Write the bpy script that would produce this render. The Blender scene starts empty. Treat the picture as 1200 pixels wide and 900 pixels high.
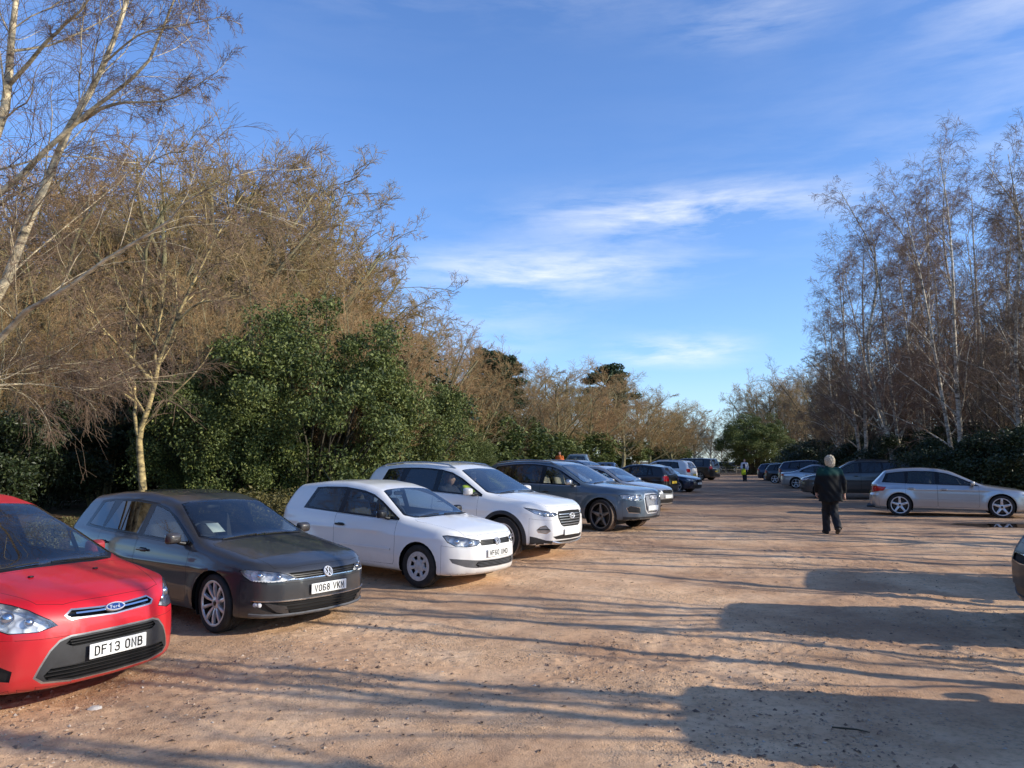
import bpy, bmesh, math, random
import numpy as np
from mathutils import Vector, Matrix

PI = math.pi
SC = bpy.context.scene
COL = SC.collection
RNG = np.random.default_rng(7)
random.seed(7)

# ------------------------------------------------------------------ helpers
def tag(o, label=None, cat=None, group=None, kind=None):
    if label: o['label'] = label
    if cat: o['category'] = cat
    if group: o['group'] = group
    if kind: o['kind'] = kind
    return o

def empty(name, loc=(0, 0, 0), rz=0.0):
    o = bpy.data.objects.new(name, None)
    COL.objects.link(o)
    o.location = loc
    o.rotation_euler = (0, 0, rz)
    o.empty_display_size = 0.1
    return o

def mesh_np(name, V, F, mats, mi=None, smooth=True, normals=None):
    """mesh from vertex array and a list / array of faces"""
    me = bpy.data.meshes.new(name)
    V = np.asarray(V, dtype=np.float32)
    if isinstance(F, np.ndarray):
        n, k = F.shape
        loops = F.astype(np.int32).ravel()
        starts = np.arange(n, dtype=np.int32) * k
    else:
        lens = np.array([len(f) for f in F], dtype=np.int32)
        n = len(lens)
        loops = np.fromiter((i for f in F for i in f), dtype=np.int32)
        starts = np.concatenate([[0], np.cumsum(lens)[:-1]]).astype(np.int32)
    me.vertices.add(len(V))
    me.vertices.foreach_set('co', V.ravel())
    me.loops.add(len(loops))
    me.loops.foreach_set('vertex_index', loops)
    me.polygons.add(n)
    me.polygons.foreach_set('loop_start', starts)
    me.polygons.foreach_set('use_smooth', np.full(n, smooth, dtype=bool))
    for m in (mats if isinstance(mats, (list, tuple)) else [mats]):
        me.materials.append(m)
    if mi is not None:
        me.polygons.foreach_set('material_index', np.asarray(mi, dtype=np.int32))
    me.update(calc_edges=True)
    if normals is not None:
        me.normals_split_custom_set_from_vertices([tuple(v) for v in normals])
    return me

def obj(name, me, parent=None, loc=None, rot=None):
    o = bpy.data.objects.new(name, me)
    COL.objects.link(o)
    if parent is not None: o.parent = parent
    if loc is not None: o.location = loc
    if rot is not None: o.rotation_euler = rot
    return o

def copy_tree(o, parent=None):
    c = o.copy()
    COL.objects.link(c)
    c.parent = parent
    for ch in list(o.children):
        copy_tree(ch, c)
    return c

def bm_mesh(bm, name, mats, smooth=True):
    me = bpy.data.meshes.new(name)
    bm.normal_update()
    for f in bm.faces: f.smooth = smooth
    bm.to_mesh(me)
    bm.free()
    for m in (mats if isinstance(mats, (list, tuple)) else [mats]):
        me.materials.append(m)
    return me

def rbox(bm, cx, cy, cz, sx, sy, sz, r=0.02, seg=2, M=None):
    """rounded box added to a bmesh"""
    res = bmesh.ops.create_cube(bm, size=1.0)
    vs = res['verts']
    for v in vs:
        v.co = Vector((v.co.x * sx, v.co.y * sy, v.co.z * sz))
    es = list({e for v in vs for e in v.link_edges})
    before = set(bm.verts) - set(vs)
    bmesh.ops.bevel(bm, geom=es, offset=min(r, sx * .49, sy * .49, sz * .49), segments=seg, profile=0.5, affect='EDGES')
    new = [v for v in bm.verts if v not in before]
    T = Matrix.Translation((cx, cy, cz))
    if M is not None: T = T @ M
    for v in new: v.co = T @ v.co
    return new

def smax(a, b, k):
    h = np.maximum(k - np.abs(a - b), 0.0)
    return np.maximum(a, b) + h * h / (4 * k)

def smin(a, b, k):
    h = np.maximum(k - np.abs(a - b), 0.0)
    return np.minimum(a, b) - h * h / (4 * k)

class Curve:
    """polyline smoothed with a gaussian"""
    def __init__(self, pts, sig=0.04, pad=0.5, n=900):
        p = np.array(pts, float)
        lo, hi = p[0, 0] - pad, p[-1, 0] + pad
        self.x = np.linspace(lo, hi, n)
        dx = self.x[1] - self.x[0]
        y = np.interp(self.x, p[:, 0], p[:, 1])
        # extend end slopes
        s0 = (p[1, 1] - p[0, 1]) / (p[1, 0] - p[0, 0]); s1 = (p[-1, 1] - p[-2, 1]) / (p[-1, 0] - p[-2, 0])
        y = np.where(self.x < p[0, 0], p[0, 1] + s0 * (self.x - p[0, 0]), y)
        y = np.where(self.x > p[-1, 0], p[-1, 1] + s1 * (self.x - p[-1, 0]), y)
        if sig > 0:
            h = int(3 * sig / dx) + 1
            k = np.exp(-0.5 * (np.arange(-h, h + 1) * dx / sig) ** 2); k /= k.sum()
            y = np.convolve(np.pad(y, h, mode='reflect', reflect_type='odd'), k, mode='valid')
        self.y = y
        self.d = np.gradient(y, self.x)
    def __call__(self, v): return np.interp(v, self.x, self.y)
    def slope(self, v): return np.interp(v, self.x, self.d)

def _hash(ix, iy, seed):
    h = (ix.astype(np.int64) * 374761393 + iy.astype(np.int64) * 668265263 + seed * 974634547) & 0xFFFFFFFF
    h = ((h ^ (h >> 13)) * 1274126177) & 0xFFFFFFFF
    return ((h ^ (h >> 16)) & 0xFFFFFF) / float(0xFFFFFF)

def vnoise(x, y, seed=0):
    ix = np.floor(x); iy = np.floor(y)
    fx = x - ix; fy = y - iy
    fx = fx * fx * (3 - 2 * fx); fy = fy * fy * (3 - 2 * fy)
    ix = ix.astype(np.int64); iy = iy.astype(np.int64)
    a = _hash(ix, iy, seed); b = _hash(ix + 1, iy, seed)
    c = _hash(ix, iy + 1, seed); d = _hash(ix + 1, iy + 1, seed)
    return (a * (1 - fx) + b * fx) * (1 - fy) + (c * (1 - fx) + d * fx) * fy

def fbm(x, y, oct=4, seed=0, gain=0.5):
    s = 0; a = 1; t = 0
    for i in range(oct):
        s = s + a * vnoise(x * 2 ** i + 17.3 * i, y * 2 ** i - 9.1 * i, seed + i); t += a; a *= gain
    return s / t

def surface_nets(f, lo, hi, h):
    """mesh of f(P)=0 (negative inside)"""
    lo = np.array(lo, float); hi = np.array(hi, float)
    n = np.ceil((hi - lo) / h).astype(int) + 1
    g = np.stack(np.meshgrid(*[lo[i] + h * np.arange(n[i]) for i in range(3)], indexing='ij'), -1)
    F = f(g.reshape(-1, 3)).reshape(n)
    ins = F < 0
    acc = np.zeros(tuple(n - 1) + (3,)); cnt = np.zeros(tuple(n - 1))
    cs = [(i, j, k) for i in (0, 1) for j in (0, 1) for k in (0, 1)]
    sl = lambda c: tuple(slice(c[a], n[a] - 1 + c[a]) for a in range(3))
    for c in cs:
        for ax in range(3):
            if c[ax]: continue
            d = list(c); d[ax] = 1; d = tuple(d)
            A = F[sl(c)]; B = F[sl(d)]
            cr = (A < 0) != (B < 0)
            t = np.where(cr, A / np.where(cr, A - B, 1), 0)
            p = np.array(c, float)[None, None, None, :] + np.zeros(A.shape + (3,))
            p[..., ax] = t
            acc += p * cr[..., None]; cnt += cr
    cell = cnt > 0
    idx = -np.ones(cell.shape, int); idx[cell] = np.arange(cell.sum())
    ijk = np.argwhere(cell)
    V = lo + h * (ijk + acc[cell] / cnt[cell][:, None])
    quads = []
    for ax in range(3):
        b, c = (ax + 1) % 3, (ax + 2) % 3
        A = np.take(ins, range(0, n[ax] - 1), ax); B = np.take(ins, range(1, n[ax]), ax)
        e = np.argwhere(A != B)
        ok = (e[:, b] > 0) & (e[:, c] > 0) & (e[:, b] < n[b] - 1) & (e[:, c] < n[c] - 1)
        e = e[ok]
        ub = np.zeros(3, int); ub[b] = 1; uc = np.zeros(3, int); uc[c] = 1
        q = np.stack([idx[tuple((e - ub - uc).T)], idx[tuple((e - uc).T)], idx[tuple(e.T)], idx[tuple((e - ub).T)]], 1)
        s = ins[tuple(e.T)]
        q = np.where(s[:, None], q, q[:, ::-1])
        quads.append(q)
    return V, np.concatenate(quads)

def tubes(P, R, m=6, ref=None):
    """sweep many polylines at once: P (N,K,3), R (N,K) -> V, F quads"""
    N, K, _ = P.shape
    T = np.empty_like(P)
    T[:, 1:-1] = P[:, 2:] - P[:, :-2]; T[:, 0] = P[:, 1] - P[:, 0]; T[:, -1] = P[:, -1] - P[:, -2]
    T /= np.linalg.norm(T, axis=2, keepdims=True) + 1e-9
    mean = T.mean(1); a = np.abs(mean)
    ref = np.zeros((N, 3)); ref[np.arange(N), a.argmin(1)] = 1
    U = np.cross(T, ref[:, None, :]); U /= np.linalg.norm(U, axis=2, keepdims=True) + 1e-9
    W = np.cross(T, U)
    th = np.arange(m) * 2 * PI / m
    V = P[:, :, None, :] + R[:, :, None, None] * (np.cos(th)[None, None, :, None] * U[:, :, None, :] + np.sin(th)[None, None, :, None] * W[:, :, None, :])
    i = (np.arange(N)[:, None, None] * K + np.arange(K - 1)[None, :, None]) * m
    j = np.arange(m)[None, None, :]; j2 = (j + 1) % m
    F = np.stack([i + j, i + j2, i + m + j2, i + m + j], -1).reshape(-1, 4)
    return V.reshape(-1, 3), F

def join(parts):
    V = []; F = []; o = 0
    for v, f in parts:
        V.append(v); F.append(f + o); o += len(v)
    return np.concatenate(V), np.concatenate(F)

# ------------------------------------------------------------------ materials
def new_mat(name):
    m = bpy.data.materials.new(name)
    m.use_nodes = True
    nt = m.node_tree
    nt.nodes.clear()
    return m, nt

def nd(nt, typ, props=None, **inp):
    n = nt.nodes.new(typ)
    for k, v in (props or {}).items(): setattr(n, k, v)
    for k, v in inp.items():
        key = k.replace('_', ' ')
        s = n.inputs[int(k[1:])] if k[0] == 'i' and k[1:].isdigit() else n.inputs[key]
        if isinstance(v, bpy.types.NodeSocket): nt.links.new(v, s)
        else: s.default_value = v
    return n

def c4(c): return (c[0], c[1], c[2], 1.0)

def mathn(nt, op, a, b=0.0, c=None, clamp=False):
    kw = dict(i0=a, i1=b)
    if c is not None: kw['i2'] = c
    return nd(nt, 'ShaderNodeMath', {'operation': op, 'use_clamp': clamp}, **kw).outputs[0]

def mixc(nt, fac, a, b, blend='MIX'):
    n = nt.nodes.new('ShaderNodeMix')
    n.data_type = 'RGBA'; n.blend_type = blend
    for s, v in ((n.inputs[0], fac), (n.inputs[6], a), (n.inputs[7], b)):
        if isinstance(v, bpy.types.NodeSocket): nt.links.new(v, s)
        else: s.default_value = v if not isinstance(v, tuple) or len(v) == 4 else c4(v)
    return n.outputs[2]

def ramp(nt, fac, stops, interp='LINEAR'):
    n = nt.nodes.new('ShaderNodeValToRGB')
    n.color_ramp.interpolation = interp
    el = n.color_ramp.elements
    while len(el) < len(stops): el.new(0.5)
    for e, (p, c) in zip(el, stops):
        e.position = p; e.color = c4(c) if not isinstance(c, float) else (c, c, c, 1)
    nt.links.new(fac, n.inputs[0])
    return n.outputs[0]

def noise(nt, scale, detail=4, rough=0.55, vec=None, dist=0.0):
    n = nd(nt, 'ShaderNodeTexNoise', None, Scale=scale, Detail=detail, Roughness=rough, Distortion=dist)
    if vec is not None: nt.links.new(vec, n.inputs['Vector'])
    return n.outputs[0]

def out(nt, sh):
    o = nt.nodes.new('ShaderNodeOutputMaterial')
    nt.links.new(sh, o.inputs[0])
    return o

def simple(name, col, rough=0.5, metal=0.0, spec=0.5, coat=0.0, noise_amt=0.0, nscale=20.0, bump=0.0):
    m, nt = new_mat(name)
    tc = nd(nt, 'ShaderNodeTexCoord').outputs['Object']
    base = c4(col)
    p = nd(nt, 'ShaderNodeBsdfPrincipled', None, Roughness=rough, Metallic=metal, Specular_IOR_Level=spec, Coat_Weight=coat)
    if noise_amt > 0 or bump > 0:
        f = noise(nt, nscale, 4, 0.6, tc)
        if noise_amt > 0:
            a = tuple(max(0, x * (1 - noise_amt)) for x in col); b = tuple(min(1, x * (1 + noise_amt)) for x in col)
            base = ramp(nt, f, [(0.3, a), (0.7, b)])
        if bump > 0:
            bn = nd(nt, 'ShaderNodeBump', None, Strength=bump, Distance=0.02, Height=f)
            nt.links.new(bn.outputs[0], p.inputs['Normal'])
    if isinstance(base, tuple): p.inputs['Base Color'].default_value = base
    else: nt.links.new(base, p.inputs['Base Color'])
    out(nt, p.outputs[0])
    return m

def paint(name, col, metal=0.0, rough=0.35, dirt=0.5, dust=0.15, coat=1.0):
    """two-sided car paint: clear-coated outside with road dirt, dark lining inside"""
    m, nt = new_mat(name)
    tc = nd(nt, 'ShaderNodeTexCoord').outputs['Object']
    sep = nd(nt, 'ShaderNodeSeparateXYZ', None, Vector=tc)
    geo = nd(nt, 'ShaderNodeNewGeometry')
    n1 = noise(nt, 6.0, 5, 0.65, tc); n2 = noise(nt, 40.0, 4, 0.7, tc)
    zf = nd(nt, 'ShaderNodeMapRange', None, Value=sep.outputs[2]); zf.inputs[1].default_value = 0.62; zf.inputs[2].default_value = 0.15
    low = mathn(nt, 'MULTIPLY', zf.outputs[0], mathn(nt, 'ADD', n1, 0.1), clamp=True)
    up = nd(nt, 'ShaderNodeSeparateXYZ', None, Vector=geo.outputs['Normal']).outputs[2]
    upf = mathn(nt, 'MULTIPLY', mathn(nt, 'MAXIMUM', up, 0.0), dust)
    dst = mathn(nt, 'MULTIPLY', upf, mathn(nt, 'ADD', mathn(nt, 'MULTIPLY', n2, 1.4), mathn(nt, 'MULTIPLY', n1, 0.9)))
    fac = mathn(nt, 'ADD', mathn(nt, 'MULTIPLY', low, dirt), dst, clamp=True)
    base = mixc(nt, fac, c4(col), (0.23, 0.165, 0.11, 1))
    p = nd(nt, 'ShaderNodeBsdfPrincipled', None, Base_Color=base, Roughness=rough, Coat_Weight=1.0, Coat_Roughness=0.04)
    nt.links.new(mathn(nt, 'MULTIPLY', mathn(nt, 'SUBTRACT', 1.0, fac, clamp=True), metal), p.inputs['Metallic'])
    nt.links.new(mathn(nt, 'MULTIPLY', mathn(nt, 'SUBTRACT', 1.0, mathn(nt, 'MULTIPLY', fac, 1.3, clamp=True), clamp=True), coat), p.inputs['Coat Weight'])
    nt.links.new(mathn(nt, 'ADD', 0.03, mathn(nt, 'MULTIPLY', n1, 0.05)), p.inputs['Coat Roughness'])
    d = nd(nt, 'ShaderNodeBsdfDiffuse', None, Color=(0.02, 0.02, 0.022, 1))
    mx = nd(nt, 'ShaderNodeMixShader', None, i0=geo.outputs['Backfacing'], i1=p.outputs[0], i2=d.outputs[0])
    out(nt, mx.outputs[0])
    return m

def glass(name, tint=(0.55, 0.6, 0.58), dirt=0.04, base=0.0):
    m, nt = new_mat(name)
    tc = nd(nt, 'ShaderNodeTexCoord').outputs['Object']
    t = nd(nt, 'ShaderNodeBsdfTransparent', None, Color=c4(tint))
    g = nd(nt, 'ShaderNodeBsdfGlossy', None, Color=(1, 1, 1, 1), Roughness=0.015)
    geo = nd(nt, 'ShaderNodeNewGeometry')
    dp = nd(nt, 'ShaderNodeVectorMath', {'operation': 'DOT_PRODUCT'}, i0=geo.outputs['Normal'], i1=geo.outputs['Incoming'])
    c5 = mathn(nt, 'POWER', mathn(nt, 'SUBTRACT', 1.0, mathn(nt, 'ABSOLUTE', dp.outputs['Value']), clamp=True), 4.0)
    f = mathn(nt, 'ADD', mathn(nt, 'MULTIPLY', c5, .9), .055 + base, clamp=True)
    mx = nd(nt, 'ShaderNodeMixShader', None, i0=f, i1=t.outputs[0], i2=g.outputs[0])
    d = nd(nt, 'ShaderNodeBsdfDiffuse', None, Color=(0.4, 0.36, 0.3, 1))
    dn = mathn(nt, 'MULTIPLY', noise(nt, 5.0, 6, 0.7, tc), dirt * 2)
    mx2 = nd(nt, 'ShaderNodeMixShader', None, i0=dn, i1=mx.outputs[0], i2=d.outputs[0])
    out(nt, mx2.outputs[0])
    return m

def lens_mat(name, col, transp=0.75, rough=0.05):
    m, nt = new_mat(name)
    t = nd(nt, 'ShaderNodeBsdfTransparent', None, Color=c4(col))
    p = nd(nt, 'ShaderNodeBsdfPrincipled', None, Base_Color=c4(col), Roughness=rough, Coat_Weight=1.0)
    mx = nd(nt, 'ShaderNodeMixShader', None, i0=1 - transp, i1=t.outputs[0], i2=p.outputs[0])
    out(nt, mx.outputs[0])
    return m

def reflector_mat(name):
    """faceted silver lamp bowl"""
    m, nt = new_mat(name)
    tc = nd(nt, 'ShaderNodeTexCoord').outputs['Object']
    v = nd(nt, 'ShaderNodeTexVoronoi', None, Vector=tc, Scale=16.0)
    col = ramp(nt, v.outputs['Distance'], [(0.0, (0.95, 0.96, 0.97)), (0.5, (0.80, 0.81, 0.83)), (0.8, (0.28, 0.28, 0.30))])
    b = nd(nt, 'ShaderNodeBump', None, Strength=0.6, Distance=0.03, Height=v.outputs['Distance'])
    p = nd(nt, 'ShaderNodeBsdfPrincipled', None, Base_Color=col, Metallic=0.15, Roughness=0.25, Normal=b.outputs[0])
    out(nt, p.outputs[0])
    return m

MAT = {}
def build_materials():
    M = MAT
    M['red'] = paint('red_paint', (0.62, 0.003, 0.014), 0.0, 0.45, 0.45, 0.03, 0.55)
    M['dark_grey'] = paint('dark_grey_metallic', (0.033, 0.037, 0.044), 0.3, 0.42, 0.22, 0.06)
    M['white'] = paint('white_paint', (0.88, 0.875, 0.86), 0.0, 0.4, 0.5, 0.03)
    M['blue_grey'] = paint('blue_grey_metallic', (0.105, 0.150, 0.195), 0.35, 0.36, 0.3, 0.02)
    M['silver'] = paint('silver_metallic', (0.52, 0.53, 0.54), 0.75, 0.3, 0.4, 0.06)
    M['black_paint'] = paint('black_paint', (0.006, 0.007, 0.010), 0.0, 0.3, 0.08, 0.01)
    M['dull_black'] = paint('dull_black_paint', (0.006, 0.007, 0.010), 0.0, 0.5, 0.05, 0.01, 0.25)
    M['navy'] = paint('navy_paint', (0.012, 0.020, 0.05), 0.35, 0.3, 0.3, 0.02)
    M['slate'] = paint('slate_metallic', (0.085, 0.095, 0.10), 0.6, 0.33, 0.4, 0.1)
    M['pale_green'] = paint('pale_green_paint', (0.30, 0.36, 0.34), 0.4, 0.35, 0.4, 0.1)
    M['trim'] = simple('black_trim', (0.012, 0.012, 0.013), 0.45, noise_amt=0.2)
    M['gloss_black'] = simple('gloss_black', (0.006, 0.006, 0.007), 0.12)
    M['plastic'] = simple('dark_plastic', (0.028, 0.028, 0.03), 0.6, noise_amt=0.3, nscale=8)
    M['grey_plastic'] = simple('grey_plastic', (0.10, 0.10, 0.105), 0.55, noise_amt=0.25, nscale=8)
    M['seam'] = simple('shut_gap', (0.004, 0.004, 0.004), 0.9)
    M['chrome'] = simple('chrome', (0.75, 0.76, 0.78), 0.12, 1.0)
    M['badge_chrome'] = simple('badge_chrome', (0.80, 0.80, 0.80), 0.28, 0.45)
    M['satin'] = simple('satin_alloy', (0.55, 0.55, 0.56), 0.3, 0.9, noise_amt=0.15)
    M['wheel_silver'] = simple('wheel_silver', (0.66, 0.66, 0.67), 0.34, 0.5, noise_amt=0.2, nscale=15)
    M['wheel_dark'] = simple('wheel_dark', (0.24, 0.24, 0.25), 0.35, 0.7, noise_amt=0.2, nscale=15)
    M['cover_grey'] = simple('wheel_cover_grey', (0.52, 0.53, 0.54), 0.4, 0.2, noise_amt=0.2, nscale=15)
    M['brake'] = simple('brake_disc', (0.06, 0.055, 0.05), 0.5, 0.6, noise_amt=0.3)
    M['tyre'] = simple('tyre_rubber', (0.022, 0.021, 0.020), 0.85, noise_amt=0.5, nscale=12, bump=0.2)
    M['tyre_mud'] = simple('muddy_tread', (0.17, 0.12, 0.085), 0.95, noise_amt=0.6, nscale=14, bump=0.4)
    M['glass'] = glass('window_glass', (0.74, 0.80, 0.78), 0.010, 0.02)
    M['privacy'] = glass('privacy_glass', (0.13, 0.14, 0.15), 0.010, 0.03)
    M['screen'] = glass('windscreen_glass', (0.72, 0.80, 0.80), 0.012, 0.06)
    M['lens'] = glass('lamp_lens', (0.95, 0.96, 0.97), 0.02, 0.04)
    M['red_lens'] = lens_mat('red_lamp_lens', (0.55, 0.006, 0.01), 0.15)
    M['amber'] = simple('amber_lens', (0.7, 0.2, 0.02), 0.2)
    M['reflector'] = reflector_mat('lamp_reflector')
    M['plate_white'] = simple('plate_white', (0.80, 0.80, 0.77), 0.45, noise_amt=0.06)
    M['plate_yellow'] = simple('plate_yellow', (0.75, 0.52, 0.05), 0.45)
    M['ink'] = simple('plate_ink', (0.008, 0.008, 0.008), 0.5)
    M['badge_blue'] = simple('badge_blue', (0.012, 0.045, 0.21), 0.2, coat=1.0)
    M['seat_dark'] = simple('seat_cloth', (0.028, 0.028, 0.032), 0.9, noise_amt=0.3)
    M['seat_tan'] = simple('seat_beige', (0.36, 0.30, 0.24), 0.85, noise_amt=0.2)
    M['dash'] = simple('dashboard_plastic', (0.02, 0.02, 0.022), 0.7)
    M['headlining'] = simple('headlining', (0.30, 0.29, 0.27), 0.9)
    M['mirror'] = simple('mirror_glass', (0.7, 0.72, 0.75), 0.03, 1.0)
    M['paper'] = simple('paper', (0.72, 0.70, 0.60), 0.7)
    M['hi_vis'] = simple('hi_vis_yellow', (0.62, 0.72, 0.02), 0.7)
    M['skin'] = simple('skin', (0.50, 0.29, 0.21), 0.55, noise_amt=0.12, nscale=25)
# ------------------------------------------------------------------ stroke lettering
GLY = {
 'D': [[(.14,.14),(.14,1.46),(.58,1.46),(.86,1.22),(.86,.38),(.58,.14),(.14,.14)]],
 'F': [[(.14,.14),(.14,1.46),(.86,1.46)],[(.14,.84),(.74,.84)]],
 'E': [[(.86,.14),(.14,.14),(.14,1.46),(.86,1.46)],[(.14,.82),(.74,.82)]],
 'R': [[(.14,.14),(.14,1.46),(.66,1.46),(.86,1.3),(.86,.9),(.66,.76),(.14,.76)],[(.5,.76),(.86,.14)]],
 '1': [[(.3,1.3),(.52,1.46),(.52,.14)]],
 '3': [[(.14,1.3),(.3,1.46),(.68,1.46),(.86,1.28),(.86,.98),(.68,.82),(.4,.82)],[(.68,.82),(.86,.64),(.86,.32),(.68,.14),(.3,.14),(.14,.3)]],
 '7': [[(.14,1.46),(.86,1.46),(.4,.14)]],
 'O': [[(.14,.36),(.14,1.24),(.34,1.46),(.66,1.46),(.86,1.24),(.86,.36),(.66,.14),(.34,.14),(.14,.36)]],
 'N': [[(.14,.14),(.14,1.46),(.86,.14),(.86,1.46)]],
 'B': [[(.14,.14),(.14,1.46),(.62,1.46),(.82,1.3),(.82,.98),(.64,.82),(.14,.82)],[(.64,.82),(.86,.64),(.86,.32),(.66,.14),(.14,.14)]],
 'V': [[(.1,1.46),(.5,.14),(.9,1.46)]],
 'K': [[(.14,.14),(.14,1.46)],[(.86,1.46),(.2,.74)],[(.36,.9),(.88,.14)]],
 'M': [[(.1,.14),(.1,1.46),(.5,.6),(.9,1.46),(.9,.14)]],
 'W': [[(.06,1.46),(.26,.14),(.5,1.1),(.74,.14),(.94,1.46)]],
 'P': [[(.14,.14),(.14,1.46),(.66,1.46),(.86,1.28),(.86,.9),(.66,.72),(.14,.72)]],
 'U': [[(.14,1.46),(.14,.36),(.34,.14),(.66,.14),(.86,.36),(.86,1.46)]],
 'X': [[(.12,.14),(.88,1.46)],[(.12,1.46),(.88,.14)]],
 'L': [[(.14,1.46),(.14,.14),(.86,.14)]],
 'T': [[(.1,1.46),(.9,1.46)],[(.5,1.46),(.5,.14)]],
 'A': [[(.1,.14),(.5,1.46),(.9,.14)],[(.24,.55),(.76,.55)]],
 '6': [[(.8,1.32),(.64,1.46),(.34,1.46),(.14,1.24),(.14,.36),(.34,.14),(.66,.14),(.86,.34),(.86,.64),(.66,.84),(.14,.84)]],
 '8': [[(.42,.82),(.22,1.0),(.22,1.24),(.40,1.46),(.60,1.46),(.78,1.24),(.78,1.0),(.58,.82),(.42,.82),(.14,.60),(.14,.38),(.40,.14),(.60,.14),(.86,.38),(.86,.60),(.58,.82)]],
 'f': [[(.75,1.3),(.6,1.46),(.42,1.4),(.3,.9),(.2,.14)],[(.05,.85),(.7,.9)]],
 'o': [[(.3,.14),(.14,.4),(.3,.75),(.6,.75),(.72,.45),(.55,.14),(.3,.14)]],
 'r': [[(.2,.14),(.34,.75)],[(.28,.5),(.5,.76),(.72,.7)]],
 'd': [[(.62,.6),(.4,.76),(.16,.5),(.2,.18),(.42,.14),(.62,.4),(.8,1.46)],[(.64,.5),(.62,.2),(.82,.2)]],
}
GLY['0'] = GLY['O']

def strokes(polys, w, x0=0, y0=0, sx=1, sy=1):
    """flat quads along polylines (2D), in a plane: V (n,2), F"""
    V = []; F = []
    for pl in polys:
        p = np.array(pl, float) * [sx, sy] + [x0, y0]
        closed = np.allclose(p[0], p[-1])
        n = len(p)
        d = p[1:] - p[:-1]; d /= np.linalg.norm(d, axis=1, keepdims=True) + 1e-9
        nr = np.stack([-d[:, 1], d[:, 0]], 1)
        L = []; R = []
        for i in range(n):
            a = nr[i - 1] if i > 0 else (nr[-1] if closed else nr[0])
            b = nr[i] if i < n - 1 else (nr[0] if closed else nr[-1])
            m = a + b; m /= np.linalg.norm(m) + 1e-9
            k = 1 / max(.55, float(m @ b))
            e = p[i].copy()
            if not closed and i == 0: e = e - d[0] * w * .5
            if not closed and i == n - 1: e = e + d[-1] * w * .5
            L.append(e + m * k * w / 2); R.append(e - m * k * w / 2)
        o = len(V)
        V += L + R
        for i in range(n - 1): F.append((o + i, o + n + i, o + n + i + 1, o + i + 1))
    return np.array(V), F

def text_strokes(s, h, gap=0.28, stroke=0.28):
    """string -> flat strokes of height h centred on the origin"""
    u = h / 1.6; V = []; F = []; x = 0
    for ch in s:
        if ch == ' ': x += .75; continue
        v, f = strokes(GLY[ch], stroke * u, x * u, 0, u, u)
        F += [tuple(i + len(V) for i in q) for q in f]; V += list(v)
        x += 1 + gap
    V = np.array(V); V[:, 0] -= (x - gap) * u / 2; V[:, 1] -= h / 2
    return V, F

def in_poly(x, y, poly):
    c = False; n = len(poly); j = n - 1
    for i in range(n):
        xi, yi = poly[i]; xj, yj = poly[j]
        if (yi > y) != (yj > y) and x < (xj - xi) * (y - yi) / (yj - yi) + xi: c = not c
        j = i
    return c

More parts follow.
